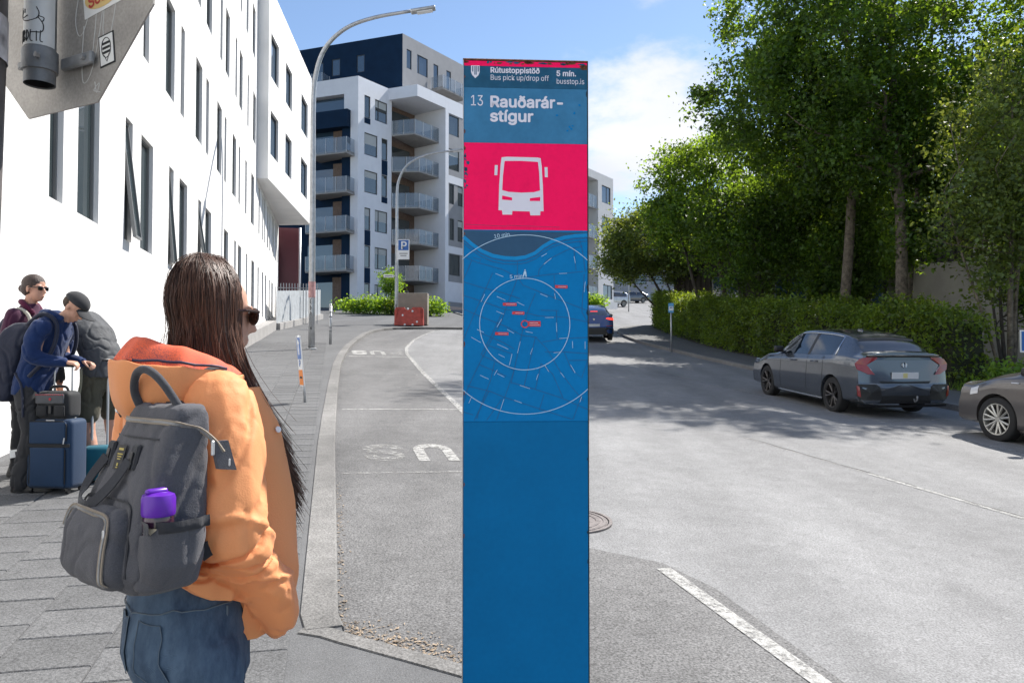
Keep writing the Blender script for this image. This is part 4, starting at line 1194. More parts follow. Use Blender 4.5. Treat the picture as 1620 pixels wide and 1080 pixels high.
MB().box((0, -.26, .0115), (.12, .03, .002)).build('dark_bar', M_INK, pl)
# banded marker post
mk = thing('marker_post', 'thin pale marker post with dark bands beside the lamp foot', 'post', (-6.3, 26.3, G(-6.3, 26.3)))
MB().tube([(0, 0, -.1), (0, 0, 1.34)], .05, 12).build('post', M_GALV, mk, smooth=True)
for z in (.42, .55, .92, 1.08): MB().lathe([(.052, z), (.052, z + .05)], 12).build('band', M_GALVD, mk)
MB().sphere((0, 0, 1.36), .052).build('cap', M_GALV, mk, smooth=True)
# red barrier and plywood block
rb = thing('red_barrier', 'red water filled plastic barrier at the lay-by end', 'barrier', (-5.55, 40.9, G(-5.55, 40.9)))
M_REDP = mat('red_plastic', (0.36, 0.045, 0.03), 0.55, var=.25, vscale=6)
prof = [(-.26, 0), (-.26, .2), (-.2, .42), (-.13, .8), (-.1, .98), (.1, .98), (.13, .8), (.2, .42), (.26, .2), (.26, 0)]
rings = []
for k in range(25):
    u = -1 + 2 * k / 24; x = u * .78; e = max(0, abs(u) - .86) / .14
    tp = 1 - .28 * (1 if .30 < abs(u + .05) < .0 else 0)
    rings.append([(x, p[0] * (1 - .35 * e ** 2), p[1] * (1 - .16 * e ** 2 - (.12 if -.28 < u < .18 and p[1] > .7 else 0)) + .02) for p in prof])
MB().loft(rings).build('body', M_REDP, rb, smooth=True, angle=35)
for x, z in ((-.2, .05), (.22, .05), (-.33, .56), (.45, .2), (-.05, .9), (.2, .78)): MB().sphere((x, -.262 if z < .3 else -.17, z), (.06, .03, .06), 10, 6).build('cap', M_SIGNW, rb, smooth=True)
MB().tube([(-.70, -.2, .3), (-.6, -.16, .9)], .03, 6).build('rib', M_REDP, rb); MB().tube([(.70, -.2, .3), (.6, -.16, .9)], .03, 6).build('rib', M_REDP, rb)
cb = thing('concrete_block', 'big plain grey brown block standing behind the red barrier', 'block', (-5.45, 41.9, G(-5.45, 41.9)))
MB().rbox((0, 0, .86), (1.62, .7, 1.76), .03).build('block', mat('block_concrete', (.24, .21, .175), .85, var=.12, vscale=3), cb)
MB().tube([(-.5, 0, 1.7), (-.5, 0, 1.86), (-.3, 0, 1.86), (-.3, 0, 1.7)], .02, 6).build('lifting_loop', M_GALVD, cb)
# rubbish bits in kerb line beyond
# ---- back of an octagonal sign and its posts at upper left
oc = thing('octagonal_sign', 'grey back of an octagonal sign with stickers and scribbles, upper left', 'sign', (-1.004, 1.677, 2.509))
d8 = Vector((.889, -.457, 0)).normalized(); n8 = Vector((-.457, -.889, 0)).normalized(); zU = Vector((0, 0, 1))
Mo = Matrix((d8, zU, n8)).transposed()      # local x along plate, y up, z toward camera
M_SBACK = mat('sign_back', (0.33, 0.31, 0.285), 0.55, metal=0.25, var=0.18, vscale=9, fine=.12, fscale=160)
rr = .2485 / 2 / math.sin(R(22.5))
octo = [(rr * math.cos(R(22.5 + 45 * k)), rr * math.sin(R(22.5 + 45 * k))) for k in range(8)]
plate = MB().prism(octo, .004, M=Mo, c=n8 * -.004).build('plate', M_SBACK, oc, fix=True)
def oloc(u, v, w=0): return d8 * u + zU * v + n8 * w
MB().tube([oloc(-.006, -.256, .046), oloc(-.006, 1.2, .046)], .031, 20, cap=False).build('tube', M_GALVD, oc, smooth=True)
MB().tube([oloc(-.006, -.253, .046), oloc(-.006, 1.2, .046)], .0285, 16, cap=False).build('tube_bore', M_BLACK, oc, smooth=True)
def clamp(v):
    b = MB().lathe([(.0315, -.022), (.0355, -.022), (.0355, .022), (.0315, .022)], 20, c=oloc(-.006, v, .046)).build('clamp', M_GALVD, oc, smooth=True, angle=40)
    for u0, u1 in ((.02, .125), (-.052, -.03)):
        MB().rbox(oloc((u0 + u1) / 2, v, .012 if u0 > 0 else .03), (u1 - u0, .026, .012), .003, 1, M=Mo).build('strap', M_GALVD, oc)
    for u, w in ((.105, .018), (.030, .070), (-.062, .05)):
        MB().lathe([(.0, .008), (.0065, .008), (.0065, 0)], 6, c=oloc(u, v, w), M=Mo).build('bolt', M_GALVD, oc)
    MB().tube([oloc(-.075, v - .004, .05), oloc(-.04, v - .004, .05)], .004, 6).build('bolt', M_GALVD, oc)
clamp(-.206)
# stickers and scribble
M_STK = mat('sticker_white', (.70, .70, .68), .5, var=.06, vscale=30)
M_CHALK = mat('paint_marker_grey', (.52, .52, .50), .6)
def on_tube(u, v): # wraps round the tube
    a = u / .0318; return oloc(-.006 + .0318 * math.sin(a), v, .046 + .0318 * math.cos(a))
rings = [[on_tube(-.040 + .105 * k / 10, v) for k in range(11)] for v in (-.178, .12)]
MB().loft(rings, close=False).build('sticker', M_STK, oc, fix=True, smooth=True)
def scribble(pts, r_, m, f, name='scribble'):
    q = [f(*p) for p in pts]
    MB().tube(arc_pts(q, 4), r_, 5).build(name, m, oc, smooth=True)
tubeF = lambda u, v: on_tube(u + .010, -.128 + (v + .048) * .5 if v > -.11 else v) + n8 * .0003
scribble([(-.03, .02), (-.026, -.03), (-.005, -.048), (.016, -.036), (.02, -.012), (.015, .012)], .0011, M_INK, tubeF, 'doodle')
scribble([(.018, -.03), (.028, -.06), (.026, -.092), (.008, -.098), (-.02, -.098), (-.034, -.094)], .0011, M_INK, tubeF, 'doodle')
scribble([(.02, -.026), (.029, -.03), (.028, -.044), (.024, -.048)], .001, M_INK, tubeF, 'doodle')
scribble([(-.022, .004), (-.0215, -.014)], .001, M_INK, tubeF, 'doodle'); scribble([(-.013, .006), (-.0125, -.012)], .001, M_INK, tubeF, 'doodle')
scribble([(-.018, -.03), (-.011, -.029), (-.004, -.025)], .0009, M_INK, tubeF, 'doodle')
# wrapped scribbled letters
for k, gl in enumerate(([(0, 1), (0, .2), (.4, 0), (.7, .3), (.7, 1)], [(0, 0), (0, 1), (.6, .8), (.1, .5), (.7, .25), (0, 0)], [(0, 0), (0, 1), (.6, .8), (.1, .5), (.7, .25), (0, 0)], [(0, 0), (.1, 1), (.8, .5), (0, 0)], [(.1, 1), (0, .1), (.6, 0)], [(.3, .9), (.35, 0)], [(.1, 1), (0, .1), (.6, 0)])):
    scribble([(-.036 + k * .0098 + x * .0085, -.172 + y * .024) for x, y in gl], .0011, M_INK, tubeF, 'lettering')
flat = lambda u, v: oloc(u, v - .085, .0000)
for pts in ([(.06, .05), (.045, -.02), (.06, -.06), (.085, -.03), (.10, .06)], [(.075, -.04), (.07, -.11), (.075, -.165), (.10, -.15), (.125, -.08), (.14, .0), (.145, .06)], [(.12, .05), (.115, -.04), (.105, -.11)], [(.15, .05), (.14, -.06), (.155, -.1), (.175, -.04), (.19, .04)], [(.115, -.17), (.122, -.195), (.13, -.175), (.112, -.188), (.134, -.195)]):
    scribble(pts, .0010, M_CHALK, flat)
for pts in ([(-.085, .01), (-.098, -.01), (-.1, -.035)], [(-.118, -.10), (-.09, -.085), (-.076, -.04), (-.072, .02)], [(-.09, .08), (-.08, .07)]):
    scribble(pts, .0010, mat('blue_marker', (.02, .13, .30), .6), flat, 'blue_scribble')
Ms = frame_M(oloc(.155, -.192, .0008), d8 + zU * .12, zU - d8 * .12)
st1 = MB().box((0, 0, 0), (.050, .070, .0008)).build('framed_sticker', M_INK, oc); st1.matrix_local = Ms
MB().box((0, 0, .0008), (.043, .063, .0008)).build('white_field', M_STK, st1)
mb = MB(); mb.tube([(.015 * math.cos(a), .022 * math.sin(a) + .004, .0016) for a in [k * .4 for k in range(17)]], .0009, 5)
for z in (.014, .004, -.006): mb.box((0, z, .0016), (.024, .005, .0008))
mb.tube([(-.008, -.012, .0016), (0, -.027, .0016), (.008, -.012, .0016)], .0009, 5); mb.build('printed_face', M_INK, st1)
Mt = frame_M(oloc(.140, -.066, .0008), d8 + zU * .14, zU - d8 * .14)
st2 = MB().rbox((0, 0, 0), (.135, .075, .0008), .0003, 1).build('round_sticker', M_STK, oc); st2.matrix_local = Mt
MB().add([(.062 * math.cos(a), .030 * math.sin(a), .0009) for a in [k * .2617 for k in range(24)]], [tuple(range(24))]).build('yellow_field', mat('sticker_yellow', (.65, .46, .18), .5), st2)
text_mesh('Scou', .025, 'script_lettering', mat('sticker_red', (.42, .04, .03), .5), st2, frame_M((-.050, -.019, .0013), (1, .05, 0), (0, 1, 0)), .0012, .0003)
pole = thing('dark_pole', 'dark stickered pole at the left edge', 'pole', (-1.102, 1.5, G(-1.102, 1.5)))
MB().tube([(-.06, 0, -.1), (-.015, 0, 1.4), (0, 0, 2.2), (0, 0, 3.6)], .078, 20).build('post', mat('grimy_pole', (.10, .09, .085), .6, metal=.3, var=.6, vscale=12, detail=8), pole, smooth=True)
MB().lathe([(.0795, 0), (.0795, .09)], 20, c=(0, 0, 2.12)).build('torn_sticker', mat('torn_paper', (.42, .40, .40), .7, var=.6, vscale=22), pole)
MB().tube([(0, 0, 3.3), (.03, .14, 3.3)], .03, 8).build('arm', M_GALVD, pole)
# ================================================================== BUS STOP POST
py = thing('bus_stop_post', 'tall flat blue and red bus stop post with a map, in the foreground', 'bus stop', (0.0425, 2.5, G(.0425, 2.5)), R(3.2))
PW = .405; z_base = G(.0425, 2.5)
def pz(y):
    v = (540 - y) / 1200; s_, c_ = math.sin(math.atan(32 / 1200)), math.cos(math.atan(32 / 1200))
    return 1.65 + 2.453 * (s_ + v * c_) / (c_ - v * s_) - z_base
FY = -.047
def Q(x, y, lift=0.0):
    """a spot on the printed face: x across (732 to 929), y down the sheet"""
    return Vector(((x - 830.5) / 197 * PW, FY - lift, pz(y)))
def K5(x, y): return 720 + x / 3.724, 80 + y / 3.724 - (x - 400) * .0085 / 3.724 * 0
def K6(x, y): return 720 + x / 3.273, 350 + y / 3.273
def glossy(name, col, rough=.5, var=.05, vs=6, bump=.05): return mat(name, col, rough, spec=.12, var=var, vscale=vs, bump=bump, bscale=18, fine=.03, fscale=60)
M_PB = glossy('post_blue', (0.0005, 0.148, 0.375)); M_PH = glossy('post_header', (0.018, 0.095, 0.18), var=.15, vs=25)
M_PT = glossy('post_title', (0.045, 0.19, 0.36), var=.1, vs=15); M_PR = glossy('post_red', (0.98, 0.006, 0.115), var=.05, vs=9, bump=.12)
M_PM = glossy('post_map', (0.0005, 0.188, 0.485)); M_PS = glossy('map_sea', (0.035, 0.095, 0.18)); M_PC = glossy('map_coast', (0.008, 0.25, 0.58))
M_PL = mat('map_road', (0.001, 0.095, 0.27), .5); M_PW = mat('post_white_print', (0.70, 0.70, 0.80), .5); M_PRING = mat('map_ring', (.42, .62, .80), .5)
M_PTAG = mat('map_red_tag', (.60, .035, .045), .5); M_RUST = mat('rust', (.16, .06, .025), .9, var=.5, vscale=60, bump=.4, bscale=150)
z_top = pz(97)
MB().rbox((0, 0, z_top / 2 - .05), (PW, .09, z_top + .1), .004, 1).build('core', M_PB, py)
def panel(name, y0, y1, m, th=.002):
    za, zb = pz(y0), pz(y1)
    return MB().box((0, -.045 - th / 2, (za + zb) / 2), (PW - .003, th, za - zb - .0006)).build(name, m, py)
panel('header_panel', 106, 140, M_PH); panel('title_panel', 140, 227, M_PT); panel('red_panel', 227, 364, M_PR); panel('map_panel', 364, 666, M_PM); panel('lower_panel', 667, 1330, M_PB)
panel('red_top_strip', 98, 106, M_PR)
MB().box((-PW / 2 - .0012, -.03, z_top / 2), (.0024, .034, z_top)).build('edge_trim', mat('trim_steel', (.45, .46, .48), .35, metal=.6), py)
MB().box((PW / 2 + .0012, -.03, z_top / 2), (.0024, .034, z_top)).build('edge_trim', mat('trim_dark', (.03, .05, .05), .6, metal=.2), py)
MB().rbox((0, 0, z_top + .003), (PW + .006, .095, .006), .002, 1).build('top_cap', M_RUST, py)
def ppoly(name, pts, m, lift=.0004, K=K5):
    vs = [Q(*K(*p), lift) for p in pts]; n = len(vs)
    return MB().add(vs, [tuple(reversed(range(n)))]).build(name, m, py, fix=False)
def ribbon(name, pts, w, m, lift=.0006, K=K6, join=None):
    q = [Q(*K(*p), lift) for p in pts]; rows = []
    for i in range(len(q)):
        d = (q[min(i + 1, len(q) - 1)] - q[max(i - 1, 0)]).normalized(); nn = Vector((-d.z, 0, d.x))
        rows.append([q[i] + nn * w / 2, q[i] - nn * w / 2])
    mb = join or MB(); mb.loft(rows, close=False)
    return mb if join is not None else mb.build(name, m, py)
FYL = FY
def ptext(t, x, y, h, m=M_PW, bold=0.0, K=K5, name='lettering', lift=.0005, space=1.0, rot=0.0, width=None):
    o = Q(*K(x, y), lift)
    return text_mesh(t, h, name, m, py, frame_M(o, (math.cos(rot), 0, math.sin(rot)), (-math.sin(rot), 0, math.cos(rot))), bold, .0001, space=space, width=width)
S5 = PW / 197 / 3.724          # metres per K5 unit
ptext('Rútustoppistöð', 204, 135, 31 * S5, bold=.0008, width=288 * S5)
ptext('Bus pick up/drop off', 204, 178, 31 * S5, width=344 * S5)
ptext('5 mín.', 595, 147, 31 * S5, bold=.0008, width=114 * S5)
ptext('busstop.is', 595, 193, 31 * S5, width=164 * S5)
ptext('13', 88, 330, 61 * S5, width=70 * S5)
ptext('Rauðarár-', 205, 336, 63 * S5, bold=.0019, width=424 * S5)
ptext('stígur', 203, 420, 63 * S5, bold=.0019, width=250 * S5)
# shield
ppoly('crest', [(88, 96), (138, 96), (138, 135), (132, 152), (113, 170), (95, 152), (88, 135)], M_PW)
for x0, x1 in ((95, 101), (108, 113), (116, 121), (127, 133)): ppoly('crest_bar', [(x0, 99), (x1, 99), (x1, 150 if 104 < x0 < 122 else 132), (x0, 150 if 104 < x0 < 122 else 132)], M_PH, .0007)
# bus pictogram
ppoly('bus_icon', [(268, 632), (300, 628), (480, 630), (499, 634), (505, 680), (512, 800), (516, 946), (497, 946), (496, 970), (438, 971), (434, 948), (332, 946), (330, 968), (274, 968), (270, 943), (250, 942), (254, 800), (262, 680)], M_PW, .0004)
ppoly('windscreen', [(286, 653), (380, 651), (483, 656), (490, 720), (495, 824), (460, 834), (385, 838), (310, 834), (272, 824), (276, 740)], M_PR, .0007)
ppoly('headlamp', [(272, 856), (330, 868), (330, 884), (271, 880)], M_PR, .0007); ppoly('headlamp', [(496, 862), (436, 870), (434, 886), (496, 886)], M_PR, .0007)
ppoly('wing_mirror', [(228, 678), (246, 678), (243, 737), (226, 737)], M_PW); ppoly('wing_mirror', [(522, 686), (540, 686), (541, 745), (524, 745)], M_PW)
# map
def clipx(p): return (min(max(p[0], 38), 684), p[1])
coast = [(40, 75), (80, 110), (130, 145), (190, 170), (250, 181), (310, 183), (360, 176), (410, 155), (450, 122), (500, 92), (560, 74), (620, 64), (682, 60)]
ppoly('sea', [(39, 49), (683, 56)] + [(682, 60)] + list(reversed(coast[:-1])), M_PS, .0003, K6)
ribbon('shore_strip', [(x, y + 9) for x, y in coast], 18 * PW / 197 / 3.273, M_PC, .0005)
for dy in (24, 40): ribbon('coast_road', [(x, y + dy) for x, y in coast if x < 690], .0032 if dy == 24 else .0022, M_PL, .0007)
roads = [[(40, 315), (120, 340), (240, 370), (330, 400)], [(40, 385), (150, 420), (250, 455), (345, 470), (430, 490), (560, 495), (682, 520)], [(318, 210), (316, 300), (270, 420), (230, 530), (170, 640), (100, 780), (60, 870), (42, 940)],
         [(40, 185), (110, 215), (240, 250), (320, 290), (345, 330), (420, 360), (520, 400), (640, 445), (680, 460)], [(350, 292), (480, 275), (560, 268), (660, 258)], [(508, 280), (510, 400)], [(410, 372), (370, 470), (345, 560), (320, 680), (285, 840)],
         [(40, 455), (120, 490), (260, 545), (340, 590), (420, 600)], [(82, 205), (60, 260), (40, 300)], [(190, 270), (140, 380), (95, 480), (42, 610)], [(240, 470), (180, 600), (130, 690)], [(120, 575), (240, 625), (300, 660)],
         [(160, 640), (290, 685)], [(130, 690), (300, 770), (270, 860), (210, 1028)], [(120, 740), (260, 800)], [(290, 835), (380, 860), (540, 912), (682, 975)], [(60, 850), (180, 880), (250, 910), (430, 970), (600, 1025)],
         [(412, 600), (470, 660), (540, 780), (600, 860), (660, 930)], [(410, 600), (380, 730), (352, 850)], [(445, 625), (560, 605), (682, 600)], [(520, 460), (522, 605)], [(460, 675), (560, 675), (620, 680), (682, 684)], [(560, 680), (600, 770), (650, 810), (682, 720)],
         [(585, 720), (680, 718)], [(440, 735), (410, 870)], [(440, 735), (500, 790), (552, 912)], [(455, 895), (430, 975)], [(650, 900), (605, 1025)], [(240, 915), (160, 1028)], [(170, 880), (95, 1030)], [(650, 120), (660, 180), (670, 260)],
         [(610, 130), (622, 250)], [(440, 460), (530, 462)], [(640, 95), (650, 130), (590, 140), (470, 200), (430, 250), (425, 280)], [(42, 985), (90, 1000)], [(665, 270), (655, 400), (652, 470), (682, 520)], [(90, 190), (130, 200), (120, 220)], [(200, 730), (180, 820), (130, 950), (110, 1020)]]
for r_ in roads: ribbon('map_street', [clipx(p) for p in r_], .0017, M_PL, .0009)
def ring(cx, cy, rx, ry, a0, a1, n=60): return [(cx + rx * math.cos(R(a0 + (a1 - a0) * k / n)), cy + ry * math.sin(R(a0 + (a1 - a0) * k / n))) for k in range(n + 1)]
ribbon('inner_ring', ring(356, 532, 233, 237, 0, 360, 80), .0021, M_PRING, .0012)
ribbon('outer_ring', ring(358, 534, 468, 463, 226.2, 313.8, 60), .0021, M_PRING, .0012); ribbon('outer_ring', ring(358, 534, 468, 463, 46.2, 133.4, 60), .0021, M_PRING, .0012)
S6 = PW / 197 / 3.273
ptext('10 min.', 196, 90, 19 * S6, M_PRING, .0001, K6, lift=.0012, rot=.16); ptext('5 min.', 277, 297, 19 * S6, M_PRING, .0001, K6, lift=.0014, rot=.06)
ppoly('walker', [(352, 258), (362, 258), (366, 288), (360, 288), (357, 272), (350, 288), (345, 286)], M_PRING, .0013, K6); ppoly('walker', [(354, 250), (360, 250), (360, 256), (354, 256)], M_PRING, .0013, K6)
for x, y, w in ((243, 430, 70), (291, 475, 62), (203, 582, 68), (513, 338, 64)):
    ppoly('stop_tag', [(x, y - 8), (x + w, y - 7), (x + w, y + 8), (x, y + 7)], M_PTAG, .0013, K6); ribbon('tag_text', [(x + 16, y), (x + w - 6, y)], .0014, M_PRING, .0017)
ppoly('stop_tag', [(374, 517), (437, 517), (437, 544), (374, 544)], M_PTAG, .0013, K6); ribbon('tag_text', [(380, 526), (424, 526)], .0016, M_PRING, .0017); ribbon('tag_text', [(380, 536), (432, 536)], .0012, M_PRING, .0017)
ribbon('here_ring', ring(356, 532, 18, 18, 0, 360, 24), .0034, M_PTAG, .0016)
for a in ((205, 272, 246, 288), (442, 182, 470, 166), (455, 222, 494, 190), (212, 390, 256, 410), (315, 418, 352, 436), (436, 375, 474, 390), (534, 270, 575, 268), (612, 180, 618, 215), (210, 466, 248, 482), (460, 498, 505, 497), (519, 525, 521, 572), (212, 548, 236, 506), (110, 560, 145, 576), (80, 600, 130, 628), (265, 560, 300, 580), (360, 570, 396, 577), (318, 682, 332, 622), (384, 688, 396, 656), (214, 636, 270, 662), (505, 680, 538, 677), (535, 606, 578, 603), (458, 745, 480, 778), (592, 742, 616, 784), (540, 782, 560, 808), (415, 820, 425, 790), (126, 796, 170, 816), (330, 848, 382, 866), (302, 925, 340, 940), (230, 975, 248, 920), (68, 940, 84, 905), (198, 796, 214, 768), (214, 788, 250, 806), (640, 936, 650, 908), (510, 372, 514, 402), (130, 418, 150, 378), (602, 620, 604, 656), (668, 622, 668, 660), (664, 365, 670, 310), (220, 688, 252, 704), (276, 745, 290, 686)):
    ribbon('street_name', [(a[0], a[1]), (a[2], a[3])], .0014, M_PRING, .0013)
# wear: chips of paint and rust along the rim
rw_ = np.random.default_rng(5)
def chip(x, y, rx, ry, m, lift=.0009):
    n = 9; pts = [(x + rx * math.cos(6.283 * k / n) * rw_.uniform(.5, 1.2), y + ry * math.sin(6.283 * k / n) * rw_.uniform(.5, 1.2)) for k in range(n)]
    pts = [(min(max(p[0], 733), 928), max(p[1], 98)) for p in pts]
    MB().add([Q(p[0], p[1], lift) for p in reversed(pts)], [tuple(range(n))]).build('paint_chip', m, py)
for k in range(26): chip(733 + rw_.uniform(0, 196), 99 + rw_.uniform(0, 3), rw_.uniform(2, 9), rw_.uniform(1, 2.5), M_RUST if k % 3 else M_PH)
for k in range(7): chip(920 + rw_.uniform(0, 8), 102 + rw_.uniform(0, 6), 4, 2.5, M_RUST)
for k in range(14): chip(734 + abs(rw_.normal(0, 2.4)), rw_.uniform(228, 300), rw_.uniform(1, 3.6), rw_.uniform(1, 4.5), M_PH)
for k in range(8): chip(733.5, rw_.uniform(110, 1050), 1.5, rw_.uniform(2, 6), M_RUST)
for k in range(6): chip(928, rw_.uniform(110, 1050), 1.5, rw_.uniform(2, 8), mat('soot', (.01, .02, .03), .8))
for x, y in ((900, 200), (903, 203), (897, 206), (905, 198), (880, 182), (916, 165), (908, 178)): chip(x, y, 2.4, 2.0, M_PM)
ribbon('scratch', [(735, 356), (790, 358), (800, 358.5)], .0009, M_PH, .0008, lambda x, y: (x, y)); ribbon('scratch', [(800, 357), (884, 359)], .0008, M_PH, .0008, lambda x, y: (x, y))
MB().rbox((0, 0, .01), (.56, .24, .05), .006, 1).build('foot_plate', M_GALVD, py)
# ================================================================== VEHICLES
def paint_mat(name, col, metal=.55, rough=.28):
    m = mat(name, col, rough, metal=metal, coat=1.0, var=.03, vscale=3, fine=.04, fscale=400); return m
M_TYRE = mat('tyre_rubber', (.018, .018, .019), .85, bump=.15, bscale=60)
M_RIMD = mat('rim_dark', (.09, .085, .085), .35, metal=.8)
M_RIMS = mat('rim_silver', (.50, .49, .45), .35, metal=.7)
M_CARGLASS = glass_mat('car_glass', (.010, .013, .016), .02)
M_TRIM = mat('black_trim', (.010, .010, .011), .45)
M_CHROME = mat('chrome', (.62, .63, .65), .15, metal=1.0)
M_TAIL = mat('tail_lamp_red', (.24, .006, .012), .2, coat=.4, spec=.6)
M_TAILON = mat('tail_lamp_lit', (.6, .02, .02), .2, emit=(1.0, .05, .03), es=1.0)
M_CLEAR = mat('lamp_clear', (.55, .56, .58), .12, coat=1.0)
M_PLATE = mat('number_plate', (.55, .56, .58), .5)

def crv(tab, x):
    """smooth interpolation of a table"""
    xs = [a for a, _ in tab]; ys = [b for _, b in tab]
    if x <= xs[0]: return ys[0]
    if x >= xs[-1]: return ys[-1]
    i = max(k for k in range(len(xs) - 1) if xs[k] <= x)
    h = xs[i + 1] - xs[i]; t = (x - xs[i]) / h
    def sl(k):
        if k <= 0 or k >= len(xs) - 1: return (ys[min(k + 1, len(ys) - 1)] - ys[max(k - 1, 0)]) / (xs[min(k + 1, len(xs) - 1)] - xs[max(k - 1, 0)])
        a = (ys[k] - ys[k - 1]) / (xs[k] - xs[k - 1]); b = (ys[k + 1] - ys[k]) / (xs[k + 1] - xs[k])
        return 0 if a * b <= 0 else 2 * a * b / (a + b)
    m0, m1 = sl(i) * h, sl(i + 1) * h
    return (2 * t ** 3 - 3 * t * t + 1) * ys[i] + (t ** 3 - 2 * t * t + t) * m0 + (-2 * t ** 3 + 3 * t * t) * ys[i + 1] + (t ** 3 - t * t) * m1

class Car:
    def __init__(s, sp): s.sp = sp
    def ring(s, x, n=4):
        sp = s.sp
        w = crv(sp['w'], x); zb = crv(sp['zb'], x); zs = crv(sp['belt'], x); zt = max(crv(sp['top'], x), zs + .015); rw = crv(sp['rw'], x)
        gh = zt - zs
        p = [(0, zb), (w * .86, zb), (w * .955, zb + .05), (w * .985, zb + .16), (w, zb + (zs - zb) * .48), (w * .995, zb + (zs - zb) * .70), (w * .985, zs - .07), (w * .945, zs),
             (w * .945 + (rw - w * .945) * .5, zs + gh * .46), (rw, zs + gh * .86), (rw * .90, zs + gh * .965), (rw * .55, zt + .004), (0, zt + .012)]
        if gh < .3:   # bonnet and tail: crowned panel
            k = max(0, gh / .3); c = [(w * .945, zs), (w * .86, zs + gh * .5), (w * .74, zs + gh * .78), (w * .6, zs + gh * .9), (w * .35, zt), (0, zt + .008)]
            p = p[:7] + [(a[0] * (1 - k) + b[0] * k, a[1] * (1 - k) + b[1] * k) for a, b in zip(c, p[7:])]
        out = []
        P = [p[0]] + p + [p[-1]]
        for i in range(1, len(P) - 2):
            a, b, c, d = P[i - 1], P[i], P[i + 1], P[i + 2]
            for k in range(n):
                t = k / n; q = []
                for j in (0, 1):
                    q.append(b[j] + (c[j] - b[j]) * t if i in (1, 2, 7) else .5 * (2 * b[j] + (c[j] - a[j]) * t + (2 * a[j] - 5 * b[j] + 4 * c[j] - d[j]) * t * t + (3 * b[j] - a[j] - 3 * c[j] + d[j]) * t ** 3))
                out.append(tuple(q))
        out.append(p[-1])
        return out                          # half outline, bottom centre to top centre
    def S(s, x, v, side, off=0.0):
        """point on the skin, v in ring units (0..12)"""
        r_ = s.ring(x); f = v * 4; i = int(min(f, len(r_) - 2)); t = f - i
        y = r_[i][0] + (r_[i + 1][0] - r_[i][0]) * t; z = r_[i][1] + (r_[i + 1][1] - r_[i][1]) * t
        dy, dz = r_[i + 1][0] - r_[i][0], r_[i + 1][1] - r_[i][1]; L_ = math.hypot(dy, dz) + 1e-9
        return Vector((x, side * (y + dz / L_ * off), z - dy / L_ * off))
    def RF(s, y, z, lift=0.0):
        sp = s.sp; b = sp['bump']
        x = sp['x0'] + sp['rc'] * max(0, abs(y) - .5) ** 2 + (max(z - b, 0) * sp['rs'] if z > b else -.025 * sm(0, .06, b - z) + max(.3 - z, 0) * .5)
        return Vector((x - lift, y, z))
    def FFr(s, y, z, lift=0.0):
        sp = s.sp
        x = sp['x1'] - sp['fc'] * max(0, abs(y) - .35) ** 2 - (max(z - .5, 0) * sp['fs']) - max(.28 - z, 0) * .5
        return Vector((x + lift, y, z))

def wheel(par, x, y, r_, wd, side, rim, steer=0.0, spokes=5, style='twin'):
    W = MB(); M_ = Matrix.Rotation(steer, 3, 'Z') @ Matrix.Rotation(R(-90 * side), 3, 'X')
    c = (x, y, r_)
    ty = MB().lathe([(r_ * .70, -wd / 2), (r_ * .93, -wd / 2), (r_ * .985, -wd * .42), (r_, -wd * .3), (r_, wd * .3), (r_ * .985, wd * .42), (r_ * .93, wd / 2), (r_ * .72, wd * .5), (r_ * .70, wd * .42)], 36, c, M_).build('wheel', M_TYRE, par, smooth=True, angle=50)
    rm = MB(); rm.lathe([(r_ * .715, wd * .47), (r_ * .66, wd * .46), (r_ * .63, wd * .30), (r_ * .62, -wd * .3)], 36, c, M_)
    rm.lathe([(0, wd * .36), (r_ * .12, wd * .36), (r_ * .15, wd * .30), (r_ * .16, wd * .1)], 20, c, M_)
    for k in range(spokes):
        for dv in ((-.16, .16) if style == 'twin' else (0,)):
            a0 = 2 * math.pi * k / spokes; a1 = a0 + dv * 1.25
            p = Vector((math.cos(a0 + dv * .2) * r_ * .12, math.sin(a0 + dv * .2) * r_ * .12, wd * .31)); q = Vector((math.cos(a1) * r_ * .68, math.sin(a1) * r_ * .68, wd * .43))
            rm.tube([M_ @ p + Vector(c), M_ @ q + Vector(c)], [r_ * .05, r_ * .055], 6)
    rm.build('rim', rim, ty, smooth=True, angle=40)
    MB().lathe([(0, wd * .02), (r_ * .63, wd * .02)], 28, c, M_).build('brake_disc', M_TRIM, ty)
    return ty

